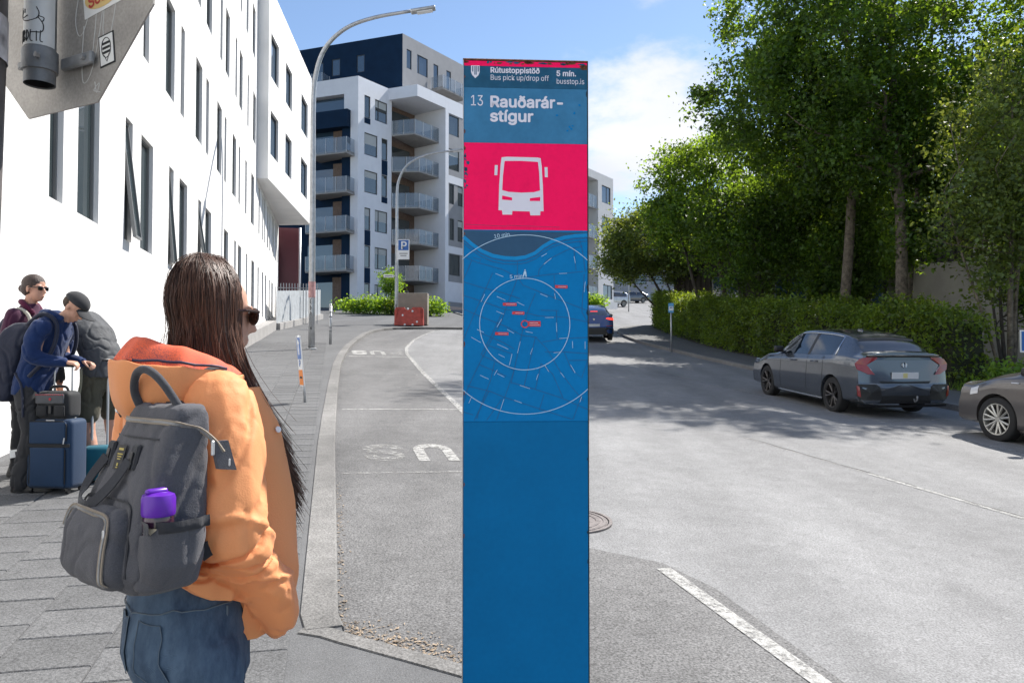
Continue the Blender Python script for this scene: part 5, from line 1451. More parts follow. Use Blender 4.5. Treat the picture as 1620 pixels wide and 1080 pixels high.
def make_car(name, label, spec, paint, rim, loc, yaw, pitch, group=None, wheels=True, cat='car', twin='twin', spk=5):
    C_ = Car(spec); sp = spec
    T = thing(name, label, cat, loc, yaw, group); T.rotation_euler = (0, -pitch, yaw)
    # --- body shell
    xs = frange(sp['xa'], sp['xb'], .045); rings = []
    def full(h): return [(y, z) for y, z in h] + [(-y, z) for y, z in reversed(h[1:-1])]
    base = full(C_.ring(sp['xa'])); zc = .62
    for q in (.0, .3, .55, .75, .88, .955, .99):
        rings.append([C_.RF(y * (1 if False else q), zc + (z - zc) * q) for y, z in base])
    for x in xs: rings.append([Vector((x, y, z)) for y, z in full(C_.ring(x))])
    base = full(C_.ring(sp['xb'])); zc2 = .55
    for q in (.99, .955, .88, .75, .55, .3, .0):
        rings.append([C_.FFr(y * q, zc2 + (z - zc2) * q) for y, z in base])
    mb = MB().loft(rings, cap=False)
    me = bpy.data.meshes.new('body'); me.from_pydata(mb.v, [], mb.f)
    bm = bmesh.new(); bm.from_mesh(me); bmesh.ops.remove_doubles(bm, verts=bm.verts, dist=.0005); bmesh.ops.recalc_face_normals(bm, faces=bm.faces); bm.to_mesh(me); bm.free()
    bo = bpy.data.objects.new('tmpb', me); COL.objects.link(bo)
    cut = MB()
    for ax in (sp['ra'], sp['fa']):
        for sd in (-1, 1):
            cut.lathe([(sp['wr'] * 1.13, -.16), (sp['wr'] * 1.13, .3)], 32, (ax, sd * (sp['tw'] + .02), sp['wr'] * 1.02), Matrix.Rotation(R(-90 * sd), 3, 'X'), cap=True)
    cm = bpy.data.meshes.new('cut'); cm.from_pydata(cut.v, [], cut.f)
    bm = bmesh.new(); bm.from_mesh(cm); bmesh.ops.recalc_face_normals(bm, faces=bm.faces); bm.to_mesh(cm); bm.free()
    co = bpy.data.objects.new('tmpc', cm); COL.objects.link(co)
    md = bo.modifiers.new('b', 'BOOLEAN'); md.operation = 'DIFFERENCE'; md.object = co; md.solver = 'EXACT'
    bpy.context.view_layer.update()
    res = bpy.data.meshes.new_from_object(bo.evaluated_get(bpy.context.evaluated_depsgraph_get()))
    bpy.data.objects.remove(bo); bpy.data.objects.remove(co)
    res.polygons.foreach_set('use_smooth', [True] * len(res.polygons)); res.set_sharp_from_angle(angle=R(38)); res.materials.clear()
    body = link('body', res, paint, T)
    # wheel wells
    for ax in (sp['ra'], sp['fa']):
        for sd in (-1, 1):
            rr_ = sp['wr'] * 1.12; cz_ = sp['wr'] * 1.02; yo, yi = sd * (sp['tw'] - .06), sd * (sp['tw'] - .15); arc = [R(-14 + 208 * k / 20) for k in range(21)]
            wm = MB().loft([[Vector((ax + rr_ * math.cos(a), yo, cz_ + rr_ * math.sin(a))), Vector((ax + rr_ * math.cos(a), yi, cz_ + rr_ * math.sin(a)))] for a in arc], close=False)
            wm.add([Vector((ax + rr_ * math.cos(a), yi, cz_ + rr_ * math.sin(a))) for a in arc], [tuple(range(21))]); wm.build('wheel_well', M_TRIM, T)
    if wheels:
        for ax in (sp['ra'], sp['fa']):
            for sd in (-1, 1): wheel(T, ax, sd * (sp['tw'] - .03), sp['wr'], .21, sd, rim, 0, spk, twin)
    # --- glass
    def patch(nm, x0, x1, v0, v1, m, par, side, nx=10, nv=5, off=.004):
        rows = [[C_.S(x0 + (x1 - x0) * i / nx, (v0(i / nx) if callable(v0) else v0) + ((v1(i / nx) if callable(v1) else v1) - (v0(i / nx) if callable(v0) else v0)) * j / nv, side, off) for j in range(nv + 1)] for i in range(nx + 1)]
        return MB().loft(rows, close=False).build(nm, m, par, smooth=True, fix=False)
    for sd in (1, -1):
        for x0, x1 in sp['glass']: patch('side_window', x0, x1, 7.12, 8.92, M_CARGLASS, T, sd)
        for (g0, g1), (g2, g3) in zip(sp['glass'][:-1], sp['glass'][1:]): patch('pillar', g1 - .005, g2 + .005, 7.1, 8.95, M_TRIM, T, sd, 2, 5, .0045)
        x0, x1 = sp['glass'][0][0] - .03, sp['glass'][-1][1] + .02
        q = [C_.S(x0 + (x1 - x0) * i / 30, 9.02, sd, .006) for i in range(31)]
        if sp.get('chrome'):
            q = [C_.S(x0 - .10, 7.06, sd, .008), C_.S(x0 - .05, 8.0, sd, .008)] + q
            MB().tube(q, .011, 6).build('chrome_strip', M_CHROME, T, smooth=True)
    def across(nm, x0, x1, v, m, nx=8):
        rows = []
        for i in range(nx + 1):
            x = x0 + (x1 - x0) * i / nx
            h = [C_.S(x, v + (12 - v) * j / 6, 1, .004) for j in range(7)]; rows.append(h + [Vector((p.x, -p.y, p.z)) for p in reversed(h[:-1])])
        return MB().loft(rows, close=False).build(nm, m, T, smooth=True)
    across('rear_window', *sp['rearglass'], 9.3, M_CARGLASS); across('windscreen', *sp['windscreen'], 9.3, M_CARGLASS)
    # door seams, handles, mirrors, sill
    for sd in (1, -1):
        for x in sp['doors']:
            MB().tube([C_.S(x, 2.4 + (6.9 - 2.4) * k / 8, sd, .001) for k in range(9)], .004, 4).build('door_seam', M_TRIM, T)
        for x in sp['handles']:
            h = MB(); a = C_.S(x, 5.75, sd, .02); b = C_.S(x + .2, 5.75, sd, .02); h.tube([C_.S(x - .01, 5.75, sd, .0), a, b, C_.S(x + .21, 5.75, sd, .0)], .013, 8); h.build('door_handle', paint, T, smooth=True)
        m0 = C_.S(sp['mirror'], 7.3, sd, .02); mm = MB().rbox(m0 + Vector((0, sd * .11, .06)), (.11, .20, .13), .04, 3).build('wing_mirror', M_TRIM, T, smooth=True)
        MB().tube([m0, m0 + Vector((0, sd * .06, .03))], .02, 6).build('stalk', M_TRIM, mm)
        q = [C_.S(sp['ra'] + sp['wr'] * 1.2 + (sp['fa'] - sp['ra'] - sp['wr'] * 2.4) * k / 10, 1.6, sd, .012) for k in range(11)]
        MB().tube(q, .03, 6).build('sill_skirt', M_TRIM if sp.get('darksill') else paint, T, smooth=True)
    return T, C_, body

def rear_poly(C_, T, nm, pts, m, lift=.008, par=None, both=True, thick=.02, dense_=True):
    for sd in ((1, -1) if both else (1,)):
        # refine edges so pieces follow the curved tail
        q = []
        for i in range(len(pts)):
            a, b = pts[i], pts[(i + 1) % len(pts)]
            for k in range(4): q.append((a[0] + (b[0] - a[0]) * k / 4, a[1] + (b[1] - a[1]) * k / 4))
        n = len(q); vs = [C_.RF(sd * y, z, lift) for y, z in q] + [C_.RF(sd * y, z, lift - thick) for y, z in q]
        fs = [(i, (i + 1) % n, n + (i + 1) % n, n + i) for i in range(n)]
        cy, cz = sum(p[0] for p in q) / n, sum(p[1] for p in q) / n
        vs.append(C_.RF(sd * cy, cz, lift)); fs += [(2 * n, i, (i + 1) % n) for i in range(n)]
        MB().add(vs, fs).build(nm, m, par or T, fix=True)

HATCH = dict(x0=-2.25, x1=2.27, xa=-1.93, xb=1.90, ra=-1.32, fa=1.38, wr=.325, tw=.80, bump=.60, rc=.55, rs=.17, fc=.42, fs=.32,
             w=[(-2.0, .86), (-1.3, .905), (0, .90), (1.3, .90), (1.95, .84)], zb=[(-2.0, .27), (-1.2, .20), (1.2, .19), (2.0, .22)],
             belt=[(-2.0, 1.03), (-1.5, 1.04), (-.8, 1.00), (0, .965), (.8, .93), (1.3, .90), (1.9, .76)],
             top=[(-1.95, 1.13), (-1.85, 1.19), (-1.7, 1.285), (-1.5, 1.375), (-1.2, 1.435), (-.8, 1.465), (-.2, 1.475), (.2, 1.45), (.5, 1.36), (.8, 1.18), (1.08, 1.0), (1.4, .95), (1.9, .80)],
             rw=[(-1.95, .66), (-1.4, .60), (-.8, .60), (0, .62), (.5, .63), (1.1, .70), (1.9, .60)],
             glass=[(-1.25, -.42), (-.33, .80)], rearglass=(-1.92, -1.52), windscreen=(.34, 1.02), doors=(-.385, .72, -1.0), handles=(-.78, .0 + .05), mirror=.70, chrome=True, darksill=False)
P_GREY = paint_mat('paint_blue_grey', (.085, .098, .120), .55, .18)
YAW = math.atan2(.973, -.2311); PIT = math.atan(.0803)
x_, y_ = XY(13.66, 10.10)
civ, CC, cbody = make_car('hatchback', 'dark blue grey five door hatchback parked beside the hedge', HATCH, P_GREY, M_RIMD, (x_, y_, G(x_, y_) - .118), YAW - R(5.0), PIT)
civ.scale = (.94, 1.0, 1.03)
# tail: black glass strip, spoiler, C-shaped lamps, bumper pads, plate, badge, tow bar
rear_poly(CC, civ, 'tail_glass', [(0, 1.02), (.60, 1.02), (.64, 1.085), (0, 1.095)], M_CARGLASS, .010)
MB().loft([[CC.RF(y, 1.07, .055), CC.RF(y, 1.095, .06), CC.RF(y, 1.10, -.01), CC.RF(y, 1.07, -.01)] for y in frange(-.70, .70, .1)]).build('spoiler', M_TRIM, civ, fix=True)
rings = [[C for C in (Vector((-1.62, y, 1.385 - abs(y) ** 2 * .12)), Vector((-1.62, y, 1.345 - abs(y) ** 2 * .12)), Vector((-1.35, y, 1.385 - abs(y) ** 2 * .08)), Vector((-1.3, y, 1.425 - abs(y) ** 2 * .08)))] for y in frange(-.55, .55, .11)]
MB().loft(rings).build('roof_spoiler', P_GREY, civ, fix=True, smooth=True, angle=40)
rear_poly(CC, civ, 'tail_lamp', [(.52, 1.075), (.66, 1.075), (.82, 1.03), (.90, .95), (.87, .85), (.70, .775), (.58, .765), (.66, .81), (.79, .87), (.825, .94), (.75, .99), (.52, 1.04)], M_TAIL, .018)
rear_poly(CC, civ, 'reversing_lamp', [(.735, .985), (.81, .94), (.775, .875), (.65, .815), (.62, .79), (.64, .85), (.71, .91)], M_CLEAR, .014)
rear_poly(CC, civ, 'bumper_pad', [(.46, .36), (.50, .56), (.56, .60), (.88, .60), (.90, .42), (.84, .335), (.52, .335)], M_TRIM, .014)
rear_poly(CC, civ, 'bumper_reflector', [(.83, .38), (.86, .57), (.895, .57), (.885, .40)], M_TAIL, .02)
rear_poly(CC, civ, 'lower_bumper', [(0, .27), (.50, .27), (.44, .41), (0, .41)], M_TRIM, .010)
rear_poly(CC, civ, 'bumper_lip', [(0, .20), (.86, .21), (.86, .255), (0, .245)], M_TRIM, .03)
rear_poly(CC, civ, 'bumper_crease', [(0, .615), (.46, .615), (.50, .655), (0, .645)], M_TRIM, .006)
rear_poly(CC, civ, 'number_plate_recess', [(0, .66), (.34, .66), (.40, .74), (.34, .83), (0, .83)], P_GREY, -.004)
pl = MB().rbox(CC.RF(0, .75, .018), (.012, .52, .115), .003, 1).build('number_plate', M_PLATE, civ)
MB().box(CC.RF(0, .75, .0255), (.003, .085, .08)).build('yellow_sticker', mat('sticker_pale_yellow', (.55, .50, .22), .5), pl)
bd = MB(); 
for y in (-.026, .026): bd.tube([CC.RF(y * 1.15, .965, .022), CC.RF(y * .85, .895, .022)], .006, 6)
bd.tube([CC.RF(-.026, .93, .022), CC.RF(.026, .93, .022)], .005, 6); bd.tube([CC.RF(.05 * math.cos(a), .93 + .042 * math.sin(a), .018) for a in [k * .3927 for k in range(17)]], .004, 5)
bd.build('badge', M_CHROME, civ)
MB().tube([CC.RF(-.16, .40, -.05), CC.RF(-.16, .30, .05), CC.RF(-.16, .34, .10), CC.RF(-.16, .41, .10)], .016, 8).build('tow_bar', M_GALVD, civ, smooth=True)
MB().loft([[(x, .018 * k2, z) for k2, z in ((1, 1.45), (.4, 1.51), (-.4, 1.51), (-1, 1.45))] for x in (-.86, -.78, -.70)]).build('aerial_fin', P_GREY, civ, fix=True)
# ---- brown grey car at the right edge
SEDAN = dict(HATCH); SEDAN.update(x0=-2.3, x1=2.22, wr=.335, fa=1.36, ra=-1.34, tw=.80, fs=.20, fc=.50,
             belt=[(-2.0, 1.02), (-1.0, .99), (0, 1.0), (.8, .99), (1.3, .95), (1.9, .78)],
             top=[(-1.95, 1.07), (-1.6, 1.12), (-1.0, 1.42), (-.4, 1.54), (.1, 1.54), (.5, 1.45), (.85, 1.26), (1.15, 1.09), (1.5, 1.0), (1.9, .84)],
             rearglass=(-1.6, -1.05), windscreen=(.38, 1.06), chrome=True, glass=[(-.95, -.30), (-.22, .86)], doors=(-.26, .78), mirror=.78)
P_BROWN = paint_mat('paint_brown_grey', (.115, .105, .10), .5, .28)
x_, y_ = XY(8.12, 10.60)
sed, CS, _ = make_car('saloon_car', 'brown grey saloon with pale alloy wheel cut off by the right edge', SEDAN, P_BROWN, M_RIMS, (x_, y_, G(x_, y_) - .118), YAW, PIT, spk=7, twin='twin')
for sd in (1, -1):
    pts = [(.40, .66), (.62, .72), (.80, .74), (.815, .66), (.70, .60), (.48, .585)]
    n = len(pts); vs = [CS.FFr(sd * y, z, .012) for y, z in pts]; vs += [CS.FFr(sd * y, z, -.02) for y, z in pts]
    MB().add(vs, [tuple(range(n))] + [(i, (i + 1) % n, n + (i + 1) % n, n + i) for i in range(n)]).build('headlamp', M_CLEAR, sed, fix=True)
    rows = [[CS.S(1.72 + .16 * k / 5, v, sd, .008) for v in (5.3, 5.9, 6.5)] for k in range(6)]
    MB().loft(rows, close=False).build('headlamp_wrap', M_CLEAR, sed, smooth=True)
    MB().tube([CS.S(.98, 6.0, sd, .01), CS.S(1.10, 6.05, sd, .01)], .012, 6).build('side_repeater', M_CLEAR, sed)
mb = MB()
for z in (.36, .42, .48, .54): mb.tube([CS.FFr(y, z, .012) for y in frange(-.42, .42, .12)], .012, 5)
mb.build('grille', M_TRIM, sed)
# ---- blue car going uphill
COUPE = dict(HATCH); COUPE.update(x0=-2.2, x1=2.2, wr=.345, w=[(-2.0, .87), (-1.3, .92), (0, .91), (1.3, .91), (1.95, .85)], zb=[(-2.0, .34), (-1.2, .26), (1.2, .24), (2.0, .26)],
             belt=[(-2.0, 1.10), (-1.0, 1.08), (0, 1.04), (.8, 1.0), (1.3, .98), (1.9, .86)], top=[(-1.95, 1.16), (-1.6, 1.33), (-1.1, 1.51), (-.5, 1.60), (0, 1.60), (.4, 1.50), (.8, 1.27), (1.1, 1.08), (1.9, .9)], rs=.22, bump=.66, chrome=False)
P_BLUE = paint_mat('paint_bright_blue', (.006, .035, .15), .4, .2)
x_, y_ = 3.78, 36.1
blu, CB, _ = make_car('blue_crossover', 'bright blue crossover with brake lights on, half hidden by the post', COUPE, P_BLUE, M_RIMD, (x_, y_, G(x_, y_) - .118), R(87), PIT)
rear_poly(CB, blu, 'tail_lamp', [(.52, 1.02), (.62, 1.06), (.86, 1.04), (.88, .94), (.66, .97)], M_TAILON, .016)
rear_poly(CB, blu, 'brake_lamp', [(0, 1.33), (.16, 1.327), (.16, 1.35), (0, 1.353)], M_TAILON, .10)
rear_poly(CB, blu, 'lower_bumper', [(0, .30), (.88, .32), (.88, .56), (.6, .62), (0, .62)], M_TRIM, .012)
rear_poly(CB, blu, 'bumper_reflector', [(.55, .66), (.84, .68), (.84, .72), (.55, .70)], M_TAIL, .016)
MB().rbox(CB.RF(0, .72, .02), (.012, .52, .12), .003, 1).build('number_plate', M_PLATE, blu)
MB().lathe([(0, 0), (.045, 0)], 14, CB.RF(0, .98, .012), Matrix.Rotation(R(-90), 3, 'Y')).build('badge', M_CHROME, blu)
# ---- silver estate coming downhill
ESTATE = dict(HATCH); ESTATE.update(x0=-2.35, x1=2.35, xa=-2.1, wr=.36, ra=-1.4, fa=1.42, w=[(-2.1, .86), (-1.3, .91), (0, .91), (1.3, .90), (1.95, .84)], zb=[(-2.1, .38), (-1.2, .3), (1.2, .28), (2.0, .3)],
             belt=[(-2.1, 1.10), (-1.0, 1.08), (0, 1.06), (.8, 1.03), (1.3, 1.0), (1.9, .9)], top=[(-2.1, 1.54), (-1.8, 1.62), (-.5, 1.68), (0, 1.66), (.4, 1.55), (.8, 1.28), (1.1, 1.10), (1.9, .96)],
             rw=[(-2.1, .64), (0, .66), (1.1, .72), (1.9, .62)], glass=[(-1.85, -1.15), (-1.05, -.3), (-.2, .78)], rearglass=(-2.08, -2.0), rs=.05, chrome=False)
P_SILV = paint_mat('paint_silver', (.42, .44, .46), .6, .3)
x_, y_ = 10.9, 85.0
est, CE, _ = make_car('silver_estate', 'silver estate car with roof rails turning at the top of the street', ESTATE, P_SILV, M_RIMS, (x_, y_, G(x_, y_) - .12), R(206), 0.0)
for sd in (1, -1):
    MB().tube([CE.S(x, 10.0, sd, .05) for x in frange(-1.8, .2, .25)], .02, 6).build('roof_rail', M_GALV, est)
    rows = [[CE.S(1.72 + .17 * k / 5, v, sd, .008) for v in (5.0, 5.8, 6.7)] for k in range(6)]; MB().loft(rows, close=False).build('headlamp', M_CLEAR, est, smooth=True)
mb = MB()
for z in (.55, .63, .71): mb.tube([CE.FFr(y, z, .012) for y in frange(-.5, .5, .1)], .02, 5)
mb.build('grille', M_TRIM, est); MB().tube([CE.FFr(y, .42, .012) for y in frange(-.75, .75, .1)], .05, 6).build('front_bumper', M_TRIM, est)
x_, y_ = 15.4, 98
make_car('distant_car', 'tiny dark parked car at the top of the street beyond the silver one', HATCH, P_GREY, M_RIMS, (x_, y_, G(x_, y_) - .12), R(200), 0.0, wheels=True)
# ================================================================== PEOPLE
M_SKIN = mat('skin', (.52, .29, .205), .5, var=.06, vscale=14, spec=.35)
M_SKIN2 = mat('skin_warm', (.50, .27, .19), .5, var=.06, vscale=14, spec=.35)
def cloth(name, col, rough=.85, var=.10, vs=7, fine=.08, fs=300, bump=.12, bs=120, sheen=.15): return mat(name, col, rough, var=var, vscale=vs, fine=fine, fscale=fs, bump=bump, bscale=bs, sheen=sheen, spec=.25)
def oval(c, rx, ry, n=20, z=None, rot=0.0, tilt=(0, 0)):
    out = []
    for k in range(n):
        a = 2 * math.pi * k / n; x, y = rx * math.cos(a), ry * math.sin(a)
        x, y = x * math.cos(rot) - y * math.sin(rot), x * math.sin(rot) + y * math.cos(rot)
        out.append(Vector((c[0] + x, c[1] + y, c[2] + x * tilt[0] + y * tilt[1])))
    return out
def limb(mb, pts, rad, n=14):
    P = arc_pts(pts, 4); m = len(P); r_ = list(np.interp(np.linspace(0, len(pts) - 1, m), range(len(pts)), rad))
    mb.tube(P, r_, n); mb.sphere(P[0], r_[0] * .99, 12, 8); mb.sphere(P[-1], r_[-1] * .99, 12, 8)
    return mb
def torso(mb, rings): return mb.loft([oval((cx, cy, z), rx, ry, 22) for cx, cy, z, rx, ry in rings])
def lean_torso(mb, secs, n=20):
    """sections along a bent spine: (centre, half depth, half width, forward pitch)"""
    rings = []
    for c, d, w, p in secs:
        fx = Vector((math.cos(p), 0, -math.sin(p)))
        rings.append([Vector(c) + fx * (d * math.cos(2 * math.pi * k / n)) + Vector((0, 1, 0)) * (w * math.sin(2 * math.pi * k / n)) for k in range(n)])
    mb.loft(rings); return mb
def wrinkle(me, amp, freq, stretch=(1, 1, 1), seed=0.0, mask=None):
    co = get_co(me); no = np.empty(len(me.vertices) * 3); me.vertices.foreach_get('normal', no); no = no.reshape(-1, 3)
    out = co.copy()
    for i, p in enumerate(co):
        k = 1.0 if mask is None else mask(p)
        if k <= 0: continue
        v = Vector((p[0] * freq * stretch[0] + seed, p[1] * freq * stretch[1], p[2] * freq * stretch[2]))
        n1 = noise.noise(v); n2 = noise.noise(v * 2.3 + Vector((5, 1, 2)))
        f = .55 * n1 + .30 * n2 - .95 * math.exp(-(n1 / .07) ** 2) - .35 * math.exp(-(n2 / .05) ** 2)
        out[i] += no[i] * (amp * k * f)
    set_co(me, out); return me
def finger_hand(mb, wrist, dirv, palm_n, size=1.0, curl=.6, thumb=1):
    """palm with five bent fingers; dirv points along the fingers, palm_n out of the palm"""
    d = Vector(dirv).normalized(); n_ = Vector(palm_n); n_ = (n_ - d * n_.dot(d)).normalized(); s_ = d.cross(n_)
    w = Vector(wrist); k = size
    for j, off in enumerate((-.028, -.009, .010, .028)):
        mb.tube([w, w + d * .045 * k + s_ * off * k * .8, w + d * .088 * k + s_ * off * k], [.016 * k, .015 * k, .011 * k], 8)
        L_ = (.070, .078, .073, .058)[j] * k; p = w + d * .086 * k + s_ * off * k; pts = [p]; a = 0
        for q in (.42, .33, .25):
            a += curl * 1.1; p = p + (d * math.cos(a) + n_ * math.sin(a)) * L_ * q; pts.append(p)
        mb.tube(pts, [.0105 * k, .0098 * k, .0088 * k, .007 * k], 8); mb.sphere(pts[-1], .007 * k, 8, 6); mb.sphere(pts[1], .0098 * k, 8, 6)
    b = w + d * .028 * k + s_ * thumb * .026 * k
    mb.tube([b, b + (d * .5 + s_ * thumb * .7 + n_ * .3).normalized() * .034 * k, b + (d * .75 + s_ * thumb * .55 + n_ * .5).normalized() * .062 * k, b + (d * .95 + s_ * thumb * .3 + n_ * .7).normalized() * .085 * k], [.0135 * k, .012 * k, .0105 * k, .008 * k], 8)
    return mb
def head_shape(mb, c, pitch=0.0, yaw=0.0, k=1.0):
    """skull, jaw, nose, brow, lips, ears; local forward +x"""
    M_ = Matrix.Rotation(yaw, 3, 'Z') @ Matrix.Rotation(pitch, 3, 'Y')
    def at_(x, y, z): return Vector(c) + M_ @ (Vector((x, y, z)) * k)
    mb.sphere(at_(-.012, 0, .035), (.098 * k, .078 * k, .088 * k), 18, 12, M_)
    mb.sphere(at_(.028, 0, -.035), (.062 * k, .056 * k, .085 * k), 16, 10, M_)
    mb.sphere(at_(.052, 0, -.092), (.028 * k, .03 * k, .024 * k), 12, 8, M_)
    mb.tube([at_(.084, 0, .012), at_(.102, 0, -.018), at_(.112, 0, -.034), at_(.088, 0, -.042)], [.009 * k, .011 * k, .013 * k, .010 * k], 8)
    mb.sphere(at_(.082, 0, -.066), (.016 * k, .024 * k, .007 * k), 10, 6, M_); mb.sphere(at_(.078, 0, -.078), (.015 * k, .02 * k, .007 * k), 10, 6, M_)
    mb.sphere(at_(.074, .03, .022), (.018 * k, .026 * k, .012 * k), 10, 6, M_); mb.sphere(at_(.074, -.03, .022), (.018 * k, .026 * k, .012 * k), 10, 6, M_)
    for s_ in (1, -1): mb.sphere(at_(-.005, s_ * .078, -.012), (.018 * k, .009 * k, .032 * k), 10, 8, M_)
    return at_, M_
def body_obj(mb, name, m, par, vox=.008, sm_it=3):
    me = remeshed(mb, vox, sm_it); me.materials.clear(); return link(name, me, m, par)
def shoe(mb, heel, yaw=0.0, L_=.28, k=1.0, hi=.10):
    M_ = Matrix.Rotation(yaw, 3, 'Z'); h = Vector(heel)
    rings = []
    for u, w, top in ((-.02, .03, .06), (.0, .038, hi), (.07, .042, hi), (.12, .043, hi * .8), (.18, .046, .062), (.235, .044, .05), (.265, .034, .04), (.285, .015, .03)):
        rings.append([h + M_ @ Vector((u * L_ / .28, y, z)) for y, z in ((-w, .0), (w, .0), (w * 1.02, top * .45), (w * .7, top * .9), (0, top), (-w * .7, top * .9), (-w * 1.02, top * .45))])
    mb.loft(rings); return mb
M_SHOE = mat('dark_leather', (.02, .019, .018), .5, bump=.2, bscale=60)
M_SOLE = mat('grey_sole', (.10, .10, .10), .7)

# ---- man in a navy hooded top bending over a suitcase handle
x_, y_ = -4.05, 6.42
p2 = thing('person', 'person in navy hooded top and dark cap looking down at a suitcase handle', 'person', (x_, y_, G(x_, y_)), R(2), 'travellers by the white wall')
mb = MB()
hc = (.335, 0, 1.535)
at_, MH = head_shape(mb, hc, R(42), R(-6), 1.0)
limb(mb, [(.20, 0, 1.38), (.25, 0, 1.44), (.30, 0, 1.48)], [.062, .056, .055])
lean_torso(mb, [((.0, 0, .86), .10, .15, 0), ((.03, 0, 1.0), .10, .14, R(8)), ((.10, 0, 1.2), .105, .155, R(18)), ((.17, 0, 1.34), .10, .17, R(26)), ((.20, 0, 1.40), .07, .12, R(30))])
for s_ in (1, -1):
    limb(mb, [(0, s_ * .09, .88), (.05, s_ * .095, .5), (-.03, s_ * .095, .09)], [.075, .052, .042])
    limb(mb, [(.17, s_ * .17, 1.37), (.15, s_ * .21, 1.14), (.30, s_ * .15, 1.075), (.335, s_ * .14, 1.07)], [.048, .04, .033, .028])
    mb.sphere((.05, s_ * .095, .05), (.1, .04, .04), 10, 6)
finger_hand(mb, (.34, -.14, 1.07), (1, .1, -.12), (0, .25, -1), .95, .75, 1); finger_hand(mb, (.34, .14, 1.07), (1, -.1, -.12), (0, -.25, -1), .95, .75, -1)
body_obj(mb, 'body', M_SKIN, p2, .0065, 2)
M_NAVYF = cloth('navy_fleece', (.006, .022, .085)); M_PANT = cloth('charcoal_trousers', (.030, .030, .032))
mb = MB()
lean_torso(mb, [((-.01, 0, .80), .135, .185, 0), ((.0, 0, .88), .14, .185, 0), ((.03, 0, 1.0), .145, .18, R(8)), ((.10, 0, 1.2), .145, .19, R(18)), ((.165, 0, 1.34), .13, .20, R(26)), ((.20, 0, 1.41), .10, .155, R(30)), ((.235, 0, 1.455), .07, .09, R(34))])
for s_ in (1, -1): limb(mb, [(.165, s_ * .175, 1.36), (.135, s_ * .235, 1.25), (.13, s_ * .235, 1.13), (.22, s_ * .18, 1.085), (.325, s_ * .145, 1.07)], [.082, .075, .068, .056, .045])
limb(mb, [(.27, .10, 1.435), (.16, .10, 1.47), (.10, 0, 1.46), (.16, -.10, 1.47), (.27, -.10, 1.435)], [.035, .048, .055, .048, .035])
me = remeshed(mb, .011, 4); wrinkle(me, .010, 9, (1, 1, .7), 3.0); me.materials.clear(); link('hooded_top', me, M_NAVYF, p2)
mb = MB(); torso(mb, [(0, 0, .70, .115, .15), (0, 0, .80, .125, .17), (0, 0, .92, .125, .17)])
for s_ in (1, -1): limb(mb, [(0, s_ * .09, .84), (.03, s_ * .10, .66), (.055, s_ * .10, .46), (.0, s_ * .105, .22), (-.025, s_ * .105, .07)], [.10, .095, .082, .078, .085])
me = remeshed(mb, .011, 3); wrinkle(me, .012, 8, (1, 1, .9), 1.0); me.materials.clear(); link('trousers', me, M_PANT, p2)
for s_, dx in ((-1, 0), (1, .09)):
    shoe(MB(), (-.07 + dx, s_ * .105, .0), R(-s_ * 6)).build('shoe', M_SHOE, p2, smooth=True, angle=50)
mb = MB()
capc = at_(-.008, 0, .048)
rings = []
for j in range(7):
    ph = j / 6 * math.pi / 2; rings.append([capc + MH @ Vector((.112 * math.cos(ph) * math.cos(a), .094 * math.cos(ph) * math.sin(a), .085 * math.sin(ph))) for a in [2 * math.pi * k / 20 for k in range(20)]])
mb.loft(rings); cp = mb.build('cap', cloth('cap_grey', (.028, .029, .032)), p2, smooth=True, fix=True)
mb = MB(); rows = [[capc + MH @ Vector((.080 + q * .135 * math.cos(a * .9), .085 * math.sin(a), -.004 - q * .018 - .02 * math.sin(a) ** 2)) for a in [(-1 + 2 * k / 10) * 1.25 for k in range(11)]] for q in (0, .4, .75, 1.0)]
mb.loft(rows, close=False); rows = [[p - MH @ Vector((0, 0, .006)) for p in r_] for r_ in rows]; mb.loft(rows, close=False); mb.build('peak', MATS['cap_grey'], cp, smooth=True)
mb = MB(); mb.sphere(at_(-.040, 0, .02), (.072, .081, .07), 16, 10, MH); mb.build('hair', mat('short_brown_hair', (.05, .03, .018), .7, bump=.6, bscale=90), p2, smooth=True)

def soft_pack(name, label, cat, loc, rz, secs, m, vox=.012, amp=.008, group=None):
    """rounded bag from rectangular sections (z, x0, x1, y0, y1)"""
    T = thing(name, label, cat, loc, rz, group); rings = []
    for z, x0, x1, y0, y1 in secs:
        cx, cy, rx, ry = (x0 + x1) / 2, (y0 + y1) / 2, (x1 - x0) / 2, (y1 - y0) / 2; ring_ = []
        for k in range(28):
            a = 2 * math.pi * k / 28; c_, s_ = math.cos(a), math.sin(a); e = .42
            ring_.append(Vector((cx + rx * math.copysign(abs(c_) ** e, c_), cy + ry * math.copysign(abs(s_) ** e, s_), z)))
        rings.append(ring_)
    mb = MB().loft(rings); me = remeshed(mb, vox, 3)
    if amp: wrinkle(me, amp, 7, (1, 1, .6), 2.2)
    me.materials.clear(); link('main_bag', me, m, T); return T
M_PACKN = cloth('navy_nylon', (.012, .016, .034), .6)
bp = soft_pack('backpack', 'dark navy backpack with a red panel on the capped traveller', 'backpack', (x_, y_, G(x_, y_)), R(2),
               [(.74, -.30, -.13, -.13, .15), (.80, -.34, -.10, -.15, .16), (1.0, -.34, -.06, -.16, .16), (1.2, -.28, .0, -.16, .16), (1.34, -.20, .06, -.14, .14), (1.40, -.12, .08, -.10, .10)], M_PACKN, amp=.012)
MB().rbox((-.29, -.02, 1.20), (.09, .24, .22), .04, 3, M=Matrix.Rotation(R(20), 3, 'Y')).build('red_panel', cloth('red_nylon', (.28, .016, .018)), bp, smooth=True)
